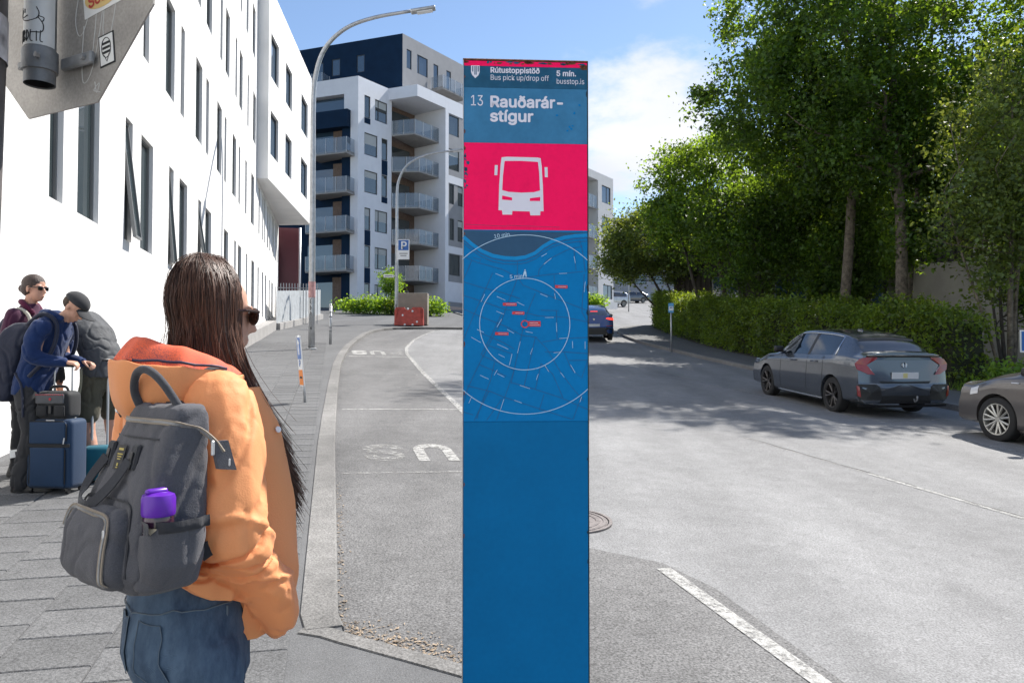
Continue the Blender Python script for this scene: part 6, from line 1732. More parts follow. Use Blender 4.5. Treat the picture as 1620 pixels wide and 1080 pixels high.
for s_ in (-.13, .13): MB().tube(arc_pts([(.02, s_, 1.38), (.16, s_ * 1.15, 1.47), (.27, s_ * 1.1, 1.38), (.24, s_ * 1.3, 1.15), (.06, s_ * 1.25, .95)], 4), .017, 8, squash=((0, 1, 0), 1.0)).build('shoulder_strap', M_PACKN, bp, smooth=True)
MB().tube(arc_pts([(-.05, -.165, .98), (.02, -.19, .86), (.04, -.20, .62)], 4), .010, 6).build('loose_strap', M_PACKN, bp)

# ---- woman in a maroon top behind
x_, y_ = -4.42, 6.93
p1 = thing('person', 'person with hair bun and sunglasses in a maroon fleece at the far left', 'person', (x_, y_, G(x_, y_)), R(-8), 'travellers by the white wall')
mb = MB(); hc = (.06, 0, 1.695)
at_, MH = head_shape(mb, hc, R(3), R(-4), 1.0)
limb(mb, [(0, 0, 1.47), (.01, 0, 1.53), (.03, 0, 1.62)], [.062, .052, .052])
torso(mb, [(0, 0, .9, .09, .14), (0, 0, 1.1, .085, .125), (0, 0, 1.3, .10, .15), (0, 0, 1.45, .075, .15), (0, 0, 1.5, .05, .07)])
for s_ in (1, -1):
    limb(mb, [(0, s_ * .085, .92), (.02, s_ * .09, .5), (0, s_ * .09, .09)], [.075, .05, .04]); limb(mb, [(0, s_ * .165, 1.44), (-.02, s_ * .20, 1.18), (.10, s_ * .19, 1.0)], [.045, .037, .03])
    finger_hand(mb, (.11, s_ * .19, .99), (.6, 0, -.8), (0, -s_, 0), .9, .4, 1); mb.sphere((.05, s_ * .09, .04), (.1, .04, .035), 10, 6)
body_obj(mb, 'body', M_SKIN2, p1, .0065, 2)
M_MARF = cloth('maroon_fleece', (.060, .016, .040)); mb = MB()
torso(mb, [(0, 0, .88, .13, .18), (0, 0, 1.0, .125, .17), (0, 0, 1.3, .135, .19), (0, 0, 1.44, .105, .185), (.005, 0, 1.50, .08, .11), (.01, 0, 1.555, .068, .072)])
for s_ in (1, -1): limb(mb, [(0, s_ * .165, 1.435), (-.02, s_ * .215, 1.2), (.09, s_ * .2, 1.02)], [.075, .062, .046])
me = remeshed(mb, .011, 4); wrinkle(me, .008, 9, (1, 1, .7), 7.0); me.materials.clear(); link('fleece_top', me, M_MARF, p1)
limb(MB(), [(.09, .06, 1.47), (.0, .075, 1.56), (-.06, 0, 1.57), (.0, -.075, 1.56), (.09, -.06, 1.47)], [.022, .026, .03, .026, .022]).build('scarf_collar', cloth('dark_plum', (.085, .008, .035)), p1, smooth=True)
mb = MB(); torso(mb, [(0, 0, .8, .11, .16), (0, 0, .93, .115, .165)])
for s_ in (1, -1): limb(mb, [(0, s_ * .088, .86), (.02, s_ * .095, .5), (0, s_ * .095, .07)], [.095, .075, .07])
me = remeshed(mb, .012, 3); wrinkle(me, .01, 8); me.materials.clear(); link('trousers', me, M_PANT, p1)
for s_ in (-1, 1): shoe(MB(), (-.07, s_ * .095, 0)).build('shoe', M_SHOE, p1, smooth=True, angle=50)
M_HAIRB = mat('brown_hair', (.040, .020, .014), .5, bump=.5, bscale=120, var=.2, vscale=30)
mb = MB(); mb.sphere(at_(-.022, 0, .045), (.105, .087, .088), 18, 12, MH); mb.sphere(at_(-.135, 0, -.005), (.038, .036, .04), 12, 8); mb.sphere(at_(-.06, 0, -.01), (.07, .08, .07), 14, 10, MH); mb.tube([at_(-.10, 0, .0), at_(-.14, 0, -.005)], .022, 8)
me = remeshed(mb, .007, 2); me.materials.clear(); link('hair', me, M_HAIRB, p1)
sg = MB(); sg.rbox(at_(.088, .034, .0), (.012, .052, .036), .005, 1, M=MH); sg.rbox(at_(.088, -.034, .0), (.012, .052, .036), .005, 1, M=MH); sg.rbox(at_(.094, 0, .008), (.01, .03, .006), .002, 1, M=MH)
for s_ in (1, -1): sg.tube([at_(.085, s_ * .06, .008), at_(.0, s_ * .082, .006)], .004, 6)
sg.build('sunglasses', mat('black_gloss', (.006, .006, .007), .12), p1)
bw = soft_pack('backpack', 'pale strapped backpack on the traveller with the hair bun', 'backpack', (x_, y_, G(x_, y_)), R(-8), [(.95, -.24, -.12, -.14, .14), (1.0, -.28, -.11, -.15, .15), (1.3, -.27, -.10, -.15, .15), (1.42, -.18, -.08, -.11, .11)], M_PACKN)
for s_ in (-.12, .12): MB().tube(arc_pts([(-.11, s_, 1.40), (.0, s_ * 1.05, 1.50), (.115, s_ * 1.05, 1.42), (.13, s_ * 1.2, 1.2), (.0, s_ * 1.5, 1.02)], 4), .016, 8).build('shoulder_strap', cloth('pale_strap', (.42, .40, .34)), bw, smooth=True)

# ---- man in a grey jacket and shorts bending down
x_, y_ = -3.72, 6.90
p3 = thing('person', 'person in dark grey jacket and khaki shorts bending down over luggage', 'person', (x_, y_, G(x_, y_)), R(160), 'travellers by the white wall')
mb = MB()
at_, MH = head_shape(mb, (.50, 0, 1.30), R(75), 0, 1.0)
lean_torso(mb, [((.0, 0, .93), .10, .15, 0), ((.02, 0, 1.06), .10, .14, R(15)), ((.12, 0, 1.25), .11, .16, R(42)), ((.27, 0, 1.37), .10, .17, R(62)), ((.36, 0, 1.39), .07, .13, R(70))])
limb(mb, [(.36, 0, 1.39), (.42, 0, 1.37), (.46, 0, 1.34)], [.06, .055, .055])
for s_ in (1, -1):
    limb(mb, [(0, s_ * .10, .95), (.03, s_ * .12, .5), (-.02, s_ * .13, .28), (-.03, s_ * .13, .08)], [.085, .058, .056, .04]); mb.sphere((.05, s_ * .13, .04), (.11, .04, .035), 10, 6)
    limb(mb, [(.30, s_ * .18, 1.36), (.33, s_ * .20, 1.08), (.36, s_ * .14, .86)], [.05, .042, .032]); finger_hand(mb, (.365, s_ * .135, .85), (.1, -s_ * .1, -1), (-1, 0, 0), .95, .8, s_)
body_obj(mb, 'body', M_SKIN2, p3, .0065, 2)
M_GREYJ = cloth('grey_shell', (.062, .065, .070), .7); mb = MB()
lean_torso(mb, [((-.02, 0, .90), .155, .20, 0), ((.0, 0, 1.0), .15, .195, R(8)), ((.03, 0, 1.12), .145, .19, R(24)), ((.12, 0, 1.27), .15, .205, R(44)), ((.25, 0, 1.39), .14, .215, R(60)), ((.34, 0, 1.42), .11, .17, R(70)), ((.40, 0, 1.40), .08, .10, R(78))])
for s_ in (1, -1): limb(mb, [(.29, s_ * .175, 1.37), (.32, s_ * .225, 1.22), (.335, s_ * .21, 1.07), (.355, s_ * .145, .89)], [.088, .076, .066, .048])
limb(mb, [(.42, .09, 1.40), (.36, .08, 1.47), (.34, 0, 1.50), (.36, -.08, 1.47), (.42, -.09, 1.40)], [.03, .045, .055, .045, .03])
me = remeshed(mb, .011, 4); wrinkle(me, .011, 8, (1, 1, .8), 11.0); me.materials.clear(); link('jacket', me, M_GREYJ, p3)
mb = MB(); torso(mb, [(0, 0, .78, .13, .18), (-.01, 0, .90, .14, .19), (-.01, 0, 1.0, .135, .18)])
for s_ in (1, -1): limb(mb, [(-.01, s_ * .10, .88), (.02, s_ * .115, .72), (.03, s_ * .125, .58)], [.11, .105, .098])
me = remeshed(mb, .011, 3); wrinkle(me, .010, 7, (1, 1, .6), 2.0); me.materials.clear(); link('shorts', me, cloth('khaki_shorts', (.080, .074, .052)), p3)
MB().tube(arc_pts([(.02, .21, .98), (.0, .225, .86), (.03, .22, .72)], 4), .012, 6).build('pale_piping', cloth('khaki_light', (.30, .28, .20)), p3)
for s_ in (-1, 1): shoe(MB(), (-.09, s_ * .13, 0)).build('shoe', M_SHOE, p3, smooth=True, angle=50)
mb = MB(); mb.sphere(at_(-.02, 0, .04), (.10, .084, .088), 16, 10, MH); mb.build('hair', MATS['short_brown_hair'], p3, smooth=True)

# ---- luggage
M_SUITB = cloth('suitcase_blue', (.007, .028, .070), .65, var=.06); M_SUITD = cloth('suitcase_black', (.014, .015, .017), .7)
x_, y_ = -3.80, 6.36
sc = thing('suitcase', 'dark blue upright suitcase standing between the travellers', 'suitcase', (x_, y_, G(x_, y_)), R(-4), 'luggage by the white wall'); sc.scale = (.92, .92, 1.0)
bd_ = MB().rbox((0, 0, .325), (.43, .25, .57), .045, 4).build('shell', M_SUITB, sc, smooth=True, angle=60)
MB().rbox((-.215, .0, .325), (.02, .22, .53), .01, 2).build('side_gusset', M_SUITD, sc, smooth=True)
MB().rbox((0, -.132, .22), (.32, .03, .32), .03, 3).build('lower_pocket', M_SUITB, sc, smooth=True, angle=60)
MB().rbox((0, -.130, .50), (.34, .026, .18), .025, 3).build('upper_pocket', M_SUITB, sc, smooth=True, angle=60)
MB().rbox((0, -.129, .395), (.41, .012, .028), .004, 1).build('compression_band', M_SUITD, sc)
for z, w_, h_ in ((.22, .33, .33), (.50, .35, .19)):
    MB().tube([( -w_ / 2, -.135, z - h_ / 2 + .03), (-w_ / 2, -.135, z + h_ / 2 - .03), (-w_ / 2 + .03, -.135, z + h_ / 2), (w_ / 2 - .03, -.135, z + h_ / 2), (w_ / 2, -.135, z + h_ / 2 - .03), (w_ / 2, -.135, z - h_ / 2 + .03)], .005, 6).build('zip', M_SUITD, sc)
MB().box((.02, -.128, .597), (.08, .004, .014)).build('maker_plate', M_ALU, sc)
MB().tube([(.165, -.146, .46), (.158, -.149, .41)], .006, 6).build('zip_pull', M_ALU, sc)
for sx in (-.085, .085): MB().tube([(sx, .07, .58), (sx, .07, 1.045)], .008, 8).build('handle_rod', M_GALV, sc)
MB().tube([(-.10, .07, 1.05), (.10, .07, 1.05)], .014, 8).build('handle_grip', M_TRIM, sc, smooth=True)
for sx in (-.17, .17):
    for sy in (-.09, .09): MB().lathe([(0, .012), (.026, .012), (.026, -.012), (0, -.012)], 14, (sx, sy, .026), Matrix.Rotation(R(90), 3, 'Y')).build('wheel', M_TRIM, sc)
tg = MB().rbox((-.29, -.11, .33), (.16, .004, .065), .002, 1, M=Matrix.Rotation(R(-8), 3, 'Y')).build('luggage_tag', M_STK, sc)
MB().box((-.29, -.113, .33), (.05, .003, .03), M=Matrix.Rotation(R(-8), 3, 'Y')).build('tag_print', M_INK, tg); MB().tube([(-.225, -.09, .36), (-.215, -.05, .42)], .004, 5).build('tag_strap', M_STK, tg)
hb = thing('travel_bag', 'small dark bag with red trim strapped on top of the blue suitcase', 'bag', (x_ + .01, y_, G(x_, y_) + .612), R(-4)); hb.scale = (.9, .9, .95)
MB().rbox((0, .0, .12), (.32, .22, .24), .05, 4).build('shell', M_SUITD, hb, smooth=True, angle=60)
MB().rbox((-.01, -.115, .175), (.27, .02, .085), .012, 2).build('flap', cloth('grey_flap', (.085, .088, .095)), hb, smooth=True)
mb = MB()
for k in range(14): mb.box((-.135 + k * .0195, -.127, .21), (.011, .003, .008))
mb.build('red_stitching', mat('red_thread', (.35, .02, .03), .7), hb)
MB().lathe([(0, .004), (.012, .004), (.012, 0)], 12, (0, -.127, .172), Matrix.Rotation(R(90), 3, 'X')).build('red_badge', MATS['red_thread'], hb)
for sx in (-.085, .085): MB().rbox((sx, -.118, .07), (.10, .02, .09), .02, 2).build('front_pocket', M_SUITD, hb, smooth=True)
MB().rbox((0, -.122, .08), (.03, .02, .07), .004, 1).build('buckle', M_TRIM, hb)
MB().tube(arc_pts([(-.09, 0, .235), (-.06, 0, .275), (.06, 0, .275), (.09, 0, .235)], 4), .012, 8).build('carry_handle', M_SUITD, hb, smooth=True)
sc2 = thing('suitcase', 'small teal trolley bag with a tall silver handle behind the dark blue suitcase', 'suitcase', (-3.60, 6.74, G(-3.6, 6.74)), R(25), 'luggage by the white wall')
MB().rbox((-.06, 0, .17), (.22, .2, .30), .045, 4).build('shell', cloth('teal_fabric', (.01, .10, .14)), sc2, smooth=True, angle=60)
for sx in (-.06, .06): MB().tube([(sx - .05, .06, .28), (sx - .05, .06, 1.06)], .011, 8).build('handle_rod', M_ALU, sc2)
MB().tube([(-.13, .06, 1.07), (.03, .06, 1.07)], .015, 8).build('handle_grip', M_TRIM, sc2, smooth=True)
for sx in (-.14, .14): MB().lathe([(0, .012), (.03, .012), (.03, -.012), (0, -.012)], 14, (sx, -.08, .03), Matrix.Rotation(R(90), 3, 'Y')).build('wheel', M_TRIM, sc2)
# ---- woman in the orange jacket, nearest the camera
WX, WY = -.76, 1.75
WZ = G(WX, WY); WR = R(55)
w0 = thing('person', 'person with long dark hair in an orange jacket and jeans, nearest the camera', 'person', (WX, WY, WZ), WR)
mb = MB()
HC = (.085, 0, 1.612)
atw, MW = head_shape(mb, HC, R(2), R(-13), .86)
limb(mb, [(.02, 0, 1.44), (.04, 0, 1.5), (.06, 0, 1.57)], [.06, .05, .05])
torso(mb, [(0, -.04, .86, .10, .11), (-.005, -.035, 1.0, .09, .11), (0, -.02, 1.15, .085, .12), (0, 0, 1.3, .09, .135), (0, 0, 1.42, .07, .135), (.01, 0, 1.48, .045, .06)])
for s_ in (1, -1):
    limb(mb, [(0, -.04 + s_ * .055, .92), (.05, .03, .68), (.068, .06, .48), (.055, .09, .09)] if s_ > 0 else [(0, -.095, .92), (0, -.10, .68), (.015, -.095, .48), (-.008, -.095, .09)], [.075, .068, .052, .042]); mb.sphere((.10 if s_ > 0 else .04, s_ * .095, .04), (.11, .04, .035), 10, 6)
    limb(mb, [(0, s_ * .145, 1.40), (-.02, s_ * .18, 1.16), (.05, s_ * (.175 if s_ < 0 else .13), 1.06)], [.045, .038, .03]); finger_hand(mb, (.055, s_ * (.17 if s_ < 0 else .12), 1.055), (.72, -s_ * .65, .1), (0, -s_, 0), .88, .3, 1)
body_obj(mb, 'body', M_SKIN, w0, .0065, 2)
# jacket
def jacket_mat():
    m = cloth('orange_shell', (.97, .41, .17), .62, var=.04, vs=5, fine=.03, fs=500, bump=.10, bs=260, sheen=.1)
    N, L = nodes_of(m); b = N['Principled BSDF']; out = N['Material Output']
    tr = N.new('ShaderNodeBsdfTranslucent'); tr.inputs['Color'].default_value = (.95, .40, .12, 1)
    mx = N.new('ShaderNodeMixShader'); mx.inputs[0].default_value = .24
    L.new(b.outputs[0], mx.inputs[1]); L.new(tr.outputs[0], mx.inputs[2]); L.new(mx.outputs[0], out.inputs['Surface']); return m
M_OR = jacket_mat()
mb = MB()
torso(mb, [(.022, -.035, .905, .182, .172), (.020, -.033, .97, .186, .176), (.026, -.027, 1.08, .176, .168), (.024, -.022, 1.2, .152, .163), (.014, -.016, 1.32, .136, .162), (.005, -.004, 1.40, .116, .155), (.005, 0, 1.455, .095, .12), (.015, 0, 1.50, .072, .075)])
# front flap hanging forward, hem dipping toward the front
mb.loft([oval((.12, -.075, .86), .085, .10, 16), oval((.125, -.075, .95), .10, .11, 16), oval((.10, -.06, 1.1), .10, .12, 16), oval((.07, -.04, 1.25), .09, .12, 16)])
mb.loft([oval((.12, .06, .90), .07, .08, 16), oval((.12, .06, 1.0), .085, .09, 16), oval((.09, .05, 1.2), .085, .11, 16)])
limb(mb, [(-.002, -.142, 1.405), (-.012, -.185, 1.31), (-.028, -.222, 1.18), (-.012, -.225, 1.09), (.045, -.208, 1.015), (.085, -.185, .965)], [.080, .084, .082, .080, .072, .064])
limb(mb, [(-.005, .135, 1.40), (-.005, .165, 1.30), (.0, .175, 1.16), (.06, .165, 1.04), (.11, .14, .97)], [.070, .068, .062, .056, .05])
limb(mb, [(.07, -.205, .985), (.115, -.165, .93), (.12, -.12, .90)], [.075, .07, .05])
me = remeshed(mb, .0062, 4, .5)
def jmask(p):
    x, y, z = p
    k = .45
    if y < -.13: k = .6 + .35 * max(0, 1 - abs(z - 1.02) / .16)
    if z < 1.12: k += .15
    if z > 1.38: k *= .75
    return k
wrinkle(me, .0080, 5.2, (1.5, 1.3, .62), 4.0, jmask)
wrinkle(me, .0022, 13, (1.4, 1.2, .6), 9.0, lambda p: 1.0 if (p[1] < -.13 and p[2] < 1.2) or p[2] < 1.0 else .4)
# sharp diagonal folds across the sleeve and the back
co = get_co(me); no = np.empty(len(me.vertices) * 3); me.vertices.foreach_get('normal', no); no = no.reshape(-1, 3)
for (z0, sl, wd_, am, ylim) in ((1.115, .9, .012, -.016, -.15), (1.065, .5, .010, -.014, -.15), (1.03, 1.1, .009, -.014, -.14), (1.15, -.4, .010, .008, -.18), (1.005, .3, .008, .010, -.12), (1.22, .55, .014, -.006, -.16), (1.36, 1.2, .012, -.007, -.12), (.97, -.9, .010, -.010, -.10)):
    d = (co[:, 2] - z0) - sl * co[:, 0] + .02 * np.sin(co[:, 1] * 30 + z0 * 40)
    k = np.exp(-(d / wd_) ** 2) * np.clip((ylim - co[:, 1]) / .04, 0, 1)
    co += no * (k * am)[:, None]
for (y0, sl, wd_, am) in ((-.02, .5, .014, -.009), (-.10, .35, .012, -.010), (.06, -.3, .014, -.008), (-.15, .9, .010, -.008)):
    d = (co[:, 1] - y0) - sl * (co[:, 2] - 1.1); k = np.exp(-(d / wd_) ** 2) * np.clip((-.03 - co[:, 0]) / .05, 0, 1) * np.clip((1.36 - co[:, 2]) / .1, 0, 1)
    co += no * (k * am)[:, None]
# scalloped hem, higher at the back, lower at the front
ZL = 1.12
low = co[:, 2] < ZL
hemz = 1.035 - .185 * np.clip((co[:, 0] + .13) / .28, 0, 1) + .010 * np.sin(np.arctan2(co[:, 1], co[:, 0] - .03) * 7)
zmin = co[:, 2].min()
co[:, 2] = np.where(low, hemz + (co[:, 2] - zmin) * (ZL - hemz) / (ZL - zmin), co[:, 2])
set_co(me, co); me.materials.clear(); jk = link('jacket', me, M_OR, w0)
# open placket edge, shoulder seam, drawcord
plk = arc_pts([(.135, -.10, 1.44), (.165, -.135, 1.34), (.188, -.155, 1.2), (.20, -.160, 1.06), (.205, -.150, .95), (.19, -.13, .875)], 5)
rows = []
for i, p in enumerate(plk): rows.append([p + Vector((-.15, -.01, 0)), p + Vector((-.10, -.026 + .005 * math.sin(i * .7), 0)), p + Vector((-.05, -.020 - .006 * math.sin(i * .9 + 1), 0)), p + Vector((0, -.004 + .004 * math.sin(i), 0)), p + Vector((.012, .012, 0)), p + Vector((-.005, .05, 0))])
MB().loft(rows, close=False).build('placket', M_OR, jk, smooth=True)
for i in (5,): MB().lathe([(0, .003), (.007, .002), (.008, 0)], 12, plk[i] + Vector((-.012, -.014, 0)), Matrix.Rotation(R(75), 3, 'X') ).build('press_stud', M_SIGNW, jk)
# printed red lining of the hood
def lining_mat():
    m = bpy.data.materials.new('hood_lining_print'); m.use_nodes = True; N, L = nodes_of(m); b = N['Principled BSDF']; b.inputs['Roughness'].default_value = .8
    t = N.new('ShaderNodeTexCoord'); v = N.new('ShaderNodeTexVoronoi'); v.inputs['Scale'].default_value = 520; L.new(t.outputs['Object'], v.inputs['Vector'])
    n = N.new('ShaderNodeTexNoise'); n.inputs['Scale'].default_value = 18; n.inputs['Detail'].default_value = 3; L.new(t.outputs['Object'], n.inputs['Vector'])
    a = N.new('ShaderNodeMath'); a.operation = 'MULTIPLY'; L.new(v.outputs['Distance'], a.inputs[0]); L.new(n.outputs['Fac'], a.inputs[1])
    r_ = N.new('ShaderNodeValToRGB'); r_.color_ramp.elements[0].position = .10; r_.color_ramp.elements[0].color = (.22, .05, .06, 1); r_.color_ramp.elements[1].position = .26; r_.color_ramp.elements[1].color = (.80, .13, .05, 1)
    L.new(a.outputs[0], r_.inputs[0]); L.new(r_.outputs[0], b.inputs['Base Color']); return m
M_LIN = lining_mat()
lin, outr = [], []
for k in range(45):
    a = R(-128 + 256 * k / 44); f = math.cos(a * .62) ** 1.2            # 1 at the back, 0 at the throat
    ca, sa = -math.cos(a), math.sin(a)
    wob = .007 * noise.noise(Vector((a * 2.2, 1.3, 0))); wob2 = .012 * noise.noise(Vector((a * 3.1, 7.7, 0)))
    lft = .012 * max(0, math.sin(a + .5))
    def rp(r_, z): return Vector((.018 + r_ * ca - .002, -.012 + r_ * .90 * sa, z))
    inn = rp(.050, 1.445); m1 = rp(.066 + .012 * f, 1.470 + .045 * f); m2 = rp(.080 + .026 * f + wob, 1.478 + .068 * f + lft + wob); rim = rp(.092 + .038 * f + wob, 1.476 + .070 * f + lft + wob2)
    o1 = rp(.100 + .050 * f + wob2, 1.462 + .050 * f + lft * .8); o2 = rp(.108 + .060 * f - wob2, 1.440 + .022 * f); o3 = rp(.106 + .056 * f + wob2, 1.418 - .018 * f); o4 = rp(.096 + .036 * f, 1.402 - .040 * f)
    o1 = rp(.112 + .050 * f + wob2, 1.462 + .034 * f + lft * .6 + wob2); lip = rp(.118 + .054 * f + wob2, 1.468 + .036 * f + lft * .6 + wob2); o2 = rp(.118 + .060 * f - wob2 * .6, 1.446 + .010 * f); o3 = rp(.112 + .054 * f + wob2, 1.418 - .018 * f)
    lin.append([inn, m1, m2, rim, o1]); outr.append([o1 - Vector((0, 0, .004)), lip, o2, o3, o4])
hl = MB().loft(lin, close=False).build('hood_lining', M_LIN, jk, smooth=True)
outr = [[p + Vector((noise.noise(p * 22) * .006 * (1 if 0 < q < 4 else 0), noise.noise(p * 22 + Vector((3, 1, 4))) * .006 * (1 if 0 < q < 4 else 0), noise.noise(p * 17 + Vector((9, 2, 6))) * .007 * (1 if 0 < q < 4 else 0))) for q, p in enumerate(r_)] for r_ in outr]
ho = MB().loft(outr, close=False).build('hood', M_OR, jk, smooth=True)
for o_ in (hl, ho):
    sub = o_.modifiers.new('s', 'SUBSURF'); sub.levels = 2; sub.render_levels = 2
MB().tube([r_[1] + Vector((0, 0, .002)) for r_ in outr[6:20]], .0032, 6).build('hood_zip', mat('hood_zip_dark', (.03, .02, .05), .6), jk, smooth=True)
# jeans
def denim():
    m = bpy.data.materials.new('denim'); m.use_nodes = True; N, L = nodes_of(m); b = N['Principled BSDF']; b.inputs['Roughness'].default_value = .85
    t = N.new('ShaderNodeTexCoord'); n = N.new('ShaderNodeTexNoise'); n.inputs['Scale'].default_value = 1; n.inputs['Detail'].default_value = 9; n.inputs['Roughness'].default_value = .68; mp = N.new('ShaderNodeMapping'); mp.inputs['Scale'].default_value = (16, 16, 6); L.new(t.outputs['Object'], mp.inputs['Vector']); L.new(mp.outputs[0], n.inputs['Vector'])
    w = N.new('ShaderNodeTexWave'); w.inputs['Scale'].default_value = 260; w.inputs['Distortion'].default_value = 2; w.bands_direction = 'DIAGONAL'; L.new(t.outputs['Object'], w.inputs['Vector'])
    r_ = N.new('ShaderNodeValToRGB'); r_.color_ramp.elements[0].position = .35; r_.color_ramp.elements[0].color = (.022, .05, .10, 1); r_.color_ramp.elements[1].position = .72; r_.color_ramp.elements[1].color = (.12, .19, .28, 1)
    L.new(n.outputs['Fac'], r_.inputs[0])
    mx = N.new('ShaderNodeMixRGB'); mx.blend_type = 'MULTIPLY'; mx.inputs[0].default_value = .35; L.new(r_.outputs[0], mx.inputs[1]); L.new(w.outputs['Color'], mx.inputs[2]); L.new(mx.outputs[0], b.inputs['Base Color'])
    bp_ = N.new('ShaderNodeBump'); bp_.inputs['Strength'].default_value = .15; bp_.inputs['Distance'].default_value = .004; L.new(w.outputs['Fac'], bp_.inputs['Height']); L.new(bp_.outputs[0], b.inputs['Normal'])
    return m
M_DEN = denim(); M_STITCH = mat('denim_seam', (.10, .135, .17), .8)
mb = MB(); torso(mb, [(.005, -.045, .80, .120, .125), (-.008, -.045, .87, .135, .135), (-.005, -.04, .95, .126, .132), (0, -.025, 1.03, .112, .126)])
limb(mb, [(-.005, .02, .86), (.055, .03, .68), (.07, .06, .48), (.06, .09, .25), (.05, .095, .06)], [.098, .088, .074, .068, .068])
limb(mb, [(-.018, -.10, .86), (.0, -.100, .68), (.015, -.095, .48), (.0, -.095, .25), (-.01, -.095, .06)], [.098, .092, .076, .068, .068])
me = remeshed(mb, .009, 4); wrinkle(me, .006, 9, (1, 1, 1.3), 6.0, lambda p: 1.3 if p[2] < .82 else .6); me.materials.clear(); jn = link('jeans', me, M_DEN, w0)
dg_ = bpy.context.evaluated_depsgraph_get(); bpy.context.view_layer.update()
from mathutils.bvhtree import BVHTree
def bvh_of(me): return BVHTree.FromPolygons([v.co for v in me.vertices], [tuple(p.vertices) for p in me.polygons])
BJ = bvh_of(me)
def onto(B, p, lift): 
    q = B.find_nearest(Vector(p)); return q[0] + q[1] * lift
for s_ in (-1, 1):   # back pockets
    grid = [[onto(BJ, (-.18, s_ * (.025 + .105 * u) - .042, .965 - .135 * v - (.03 * (1 - abs(2 * u - 1)) * v)), .0022) for u in (0, .25, .5, .75, 1)] for v in (0, .2, .4, .6, .8, 1)]
    grid = [[p for p in r_] for r_ in grid]
    pk = MB().loft(grid, close=False).build('back_pocket', M_DEN, jn, smooth=True)
    edge = [grid[0][0]] + [r_[0] for r_ in grid[1:]] + grid[-1][1:] + [r_[-1] for r_ in reversed(grid[:-1])] + list(reversed(grid[0]))[1:]
    MB().tube([p + Vector((-.001, 0, 0)) for p in edge], .0010, 5).build('pocket_seam', M_STITCH, pk)
MB().tube([onto(BJ, (-.2 * math.cos(a), .2 * math.sin(a), .985), .003) for a in [R(-100 + 200 * k / 24) for k in range(25)]], .0016, 5).build('waist_seam', M_STITCH, jn)
MB().tube([onto(BJ, (.02, -.25, z), .002) for z in frange(.98, .3, .05)], .0025, 5).build('side_seam', M_STITCH, jn)
for s_ in (-1, 1): shoe(MB(), (-.07, s_ * .095, 0)).build('shoe', M_SHOE, w0, smooth=True, angle=50)
# sunglasses
sg = MB()
for s_ in (1, -1):
    sg.sphere(atw(.094, s_ * .036, .0), (.007, .028, .022), 14, 8, M=MW); sg.tube([atw(.096, s_ * .064, .012), atw(.05, s_ * .082, .012), atw(.0, s_ * .086, .006)], .004, 6)
sg.rbox(atw(.102, 0, .012), (.008, .03, .006), .002, 1, M=MW); sg.build('sunglasses', mat('tortoise_gloss', (.03, .012, .008), .12), w0)
# hair : a soft under-volume and combed strands
rngh = np.random.default_rng(99)
def hair_mat():
    m = bpy.data.materials.new('long_dark_hair'); m.use_nodes = True; N, L = nodes_of(m); b = N['Principled BSDF']
    g = N.new('ShaderNodeNewGeometry'); r_ = N.new('ShaderNodeValToRGB'); r_.color_ramp.elements[0].color = (.028, .014, .010, 1); r_.color_ramp.elements[1].color = (.16, .074, .045, 1)
    L.new(g.outputs['Random Per Island'], r_.inputs[0]); L.new(r_.outputs[0], b.inputs['Base Color']); b.inputs['Roughness'].default_value = .5; b.inputs['Specular IOR Level'].default_value = .4
    return m
M_HAIR = hair_mat(); M_HAIRU = mat('hair_under', (.032, .016, .011), .7)
hcx, hcz = HC[0] - .026, HC[2] + .030
A_, B_, Cz = .081, .069, .100        # head radii under the hair
def strand(phi, r0, zend, flare, seed_r, part):
    """from the crown parting over the skull, then hanging"""
    pts = []
    cph, sph = math.cos(phi), math.sin(phi)
    start = Vector((hcx + part, .012, hcz + Cz * math.sqrt(max(0, 1 - (part / A_) ** 2)) * 1.0))
    for k in range(6):
        u = k / 5; th = u * math.pi / 2 * 1.02
        p = Vector((hcx + part * (1 - u) + (A_ + r0) * cph * math.sin(th), .012 * (1 - u) + (B_ + r0) * sph * math.sin(th), hcz + (Cz + r0) * math.cos(th)))
        pts.append(p)
    e = pts[-1]; n = 8
    for k in range(1, n + 1):
        u = k / n; z = e.z + (zend - e.z) * u
        fx = flare[0] * u ** (2.0 if flare[0] > .1 else 1.3); fy = flare[1] * u ** 1.3
        w_ = .008 * math.sin(u * 8 + seed_r * 6.28) * u
        pull = 1 - .10 * math.sin(math.pi * min(u * 1.2, 1))
        pts.append(Vector((hcx + (e.x - hcx) * pull + fx + w_, e.y * pull + fy + w_ * .7, z)))
    return pts
mb = MB()
mb.sphere((hcx, 0, hcz), (A_ * .97, B_ * .97, Cz * .98), 20, 14)
mb.loft([oval((hcx - .04, 0, 1.44), .028, .045, 16), oval((hcx - .035, 0, 1.50), .040, .054, 16), oval((hcx - .026, 0, 1.58), .050, .060, 16), oval((hcx - .015, 0, 1.65), .062, .062, 16)])
me = remeshed(mb, .008, 4); me.materials.clear(); hr = link('hair', me, M_HAIRU, w0)
sm_b = MB()
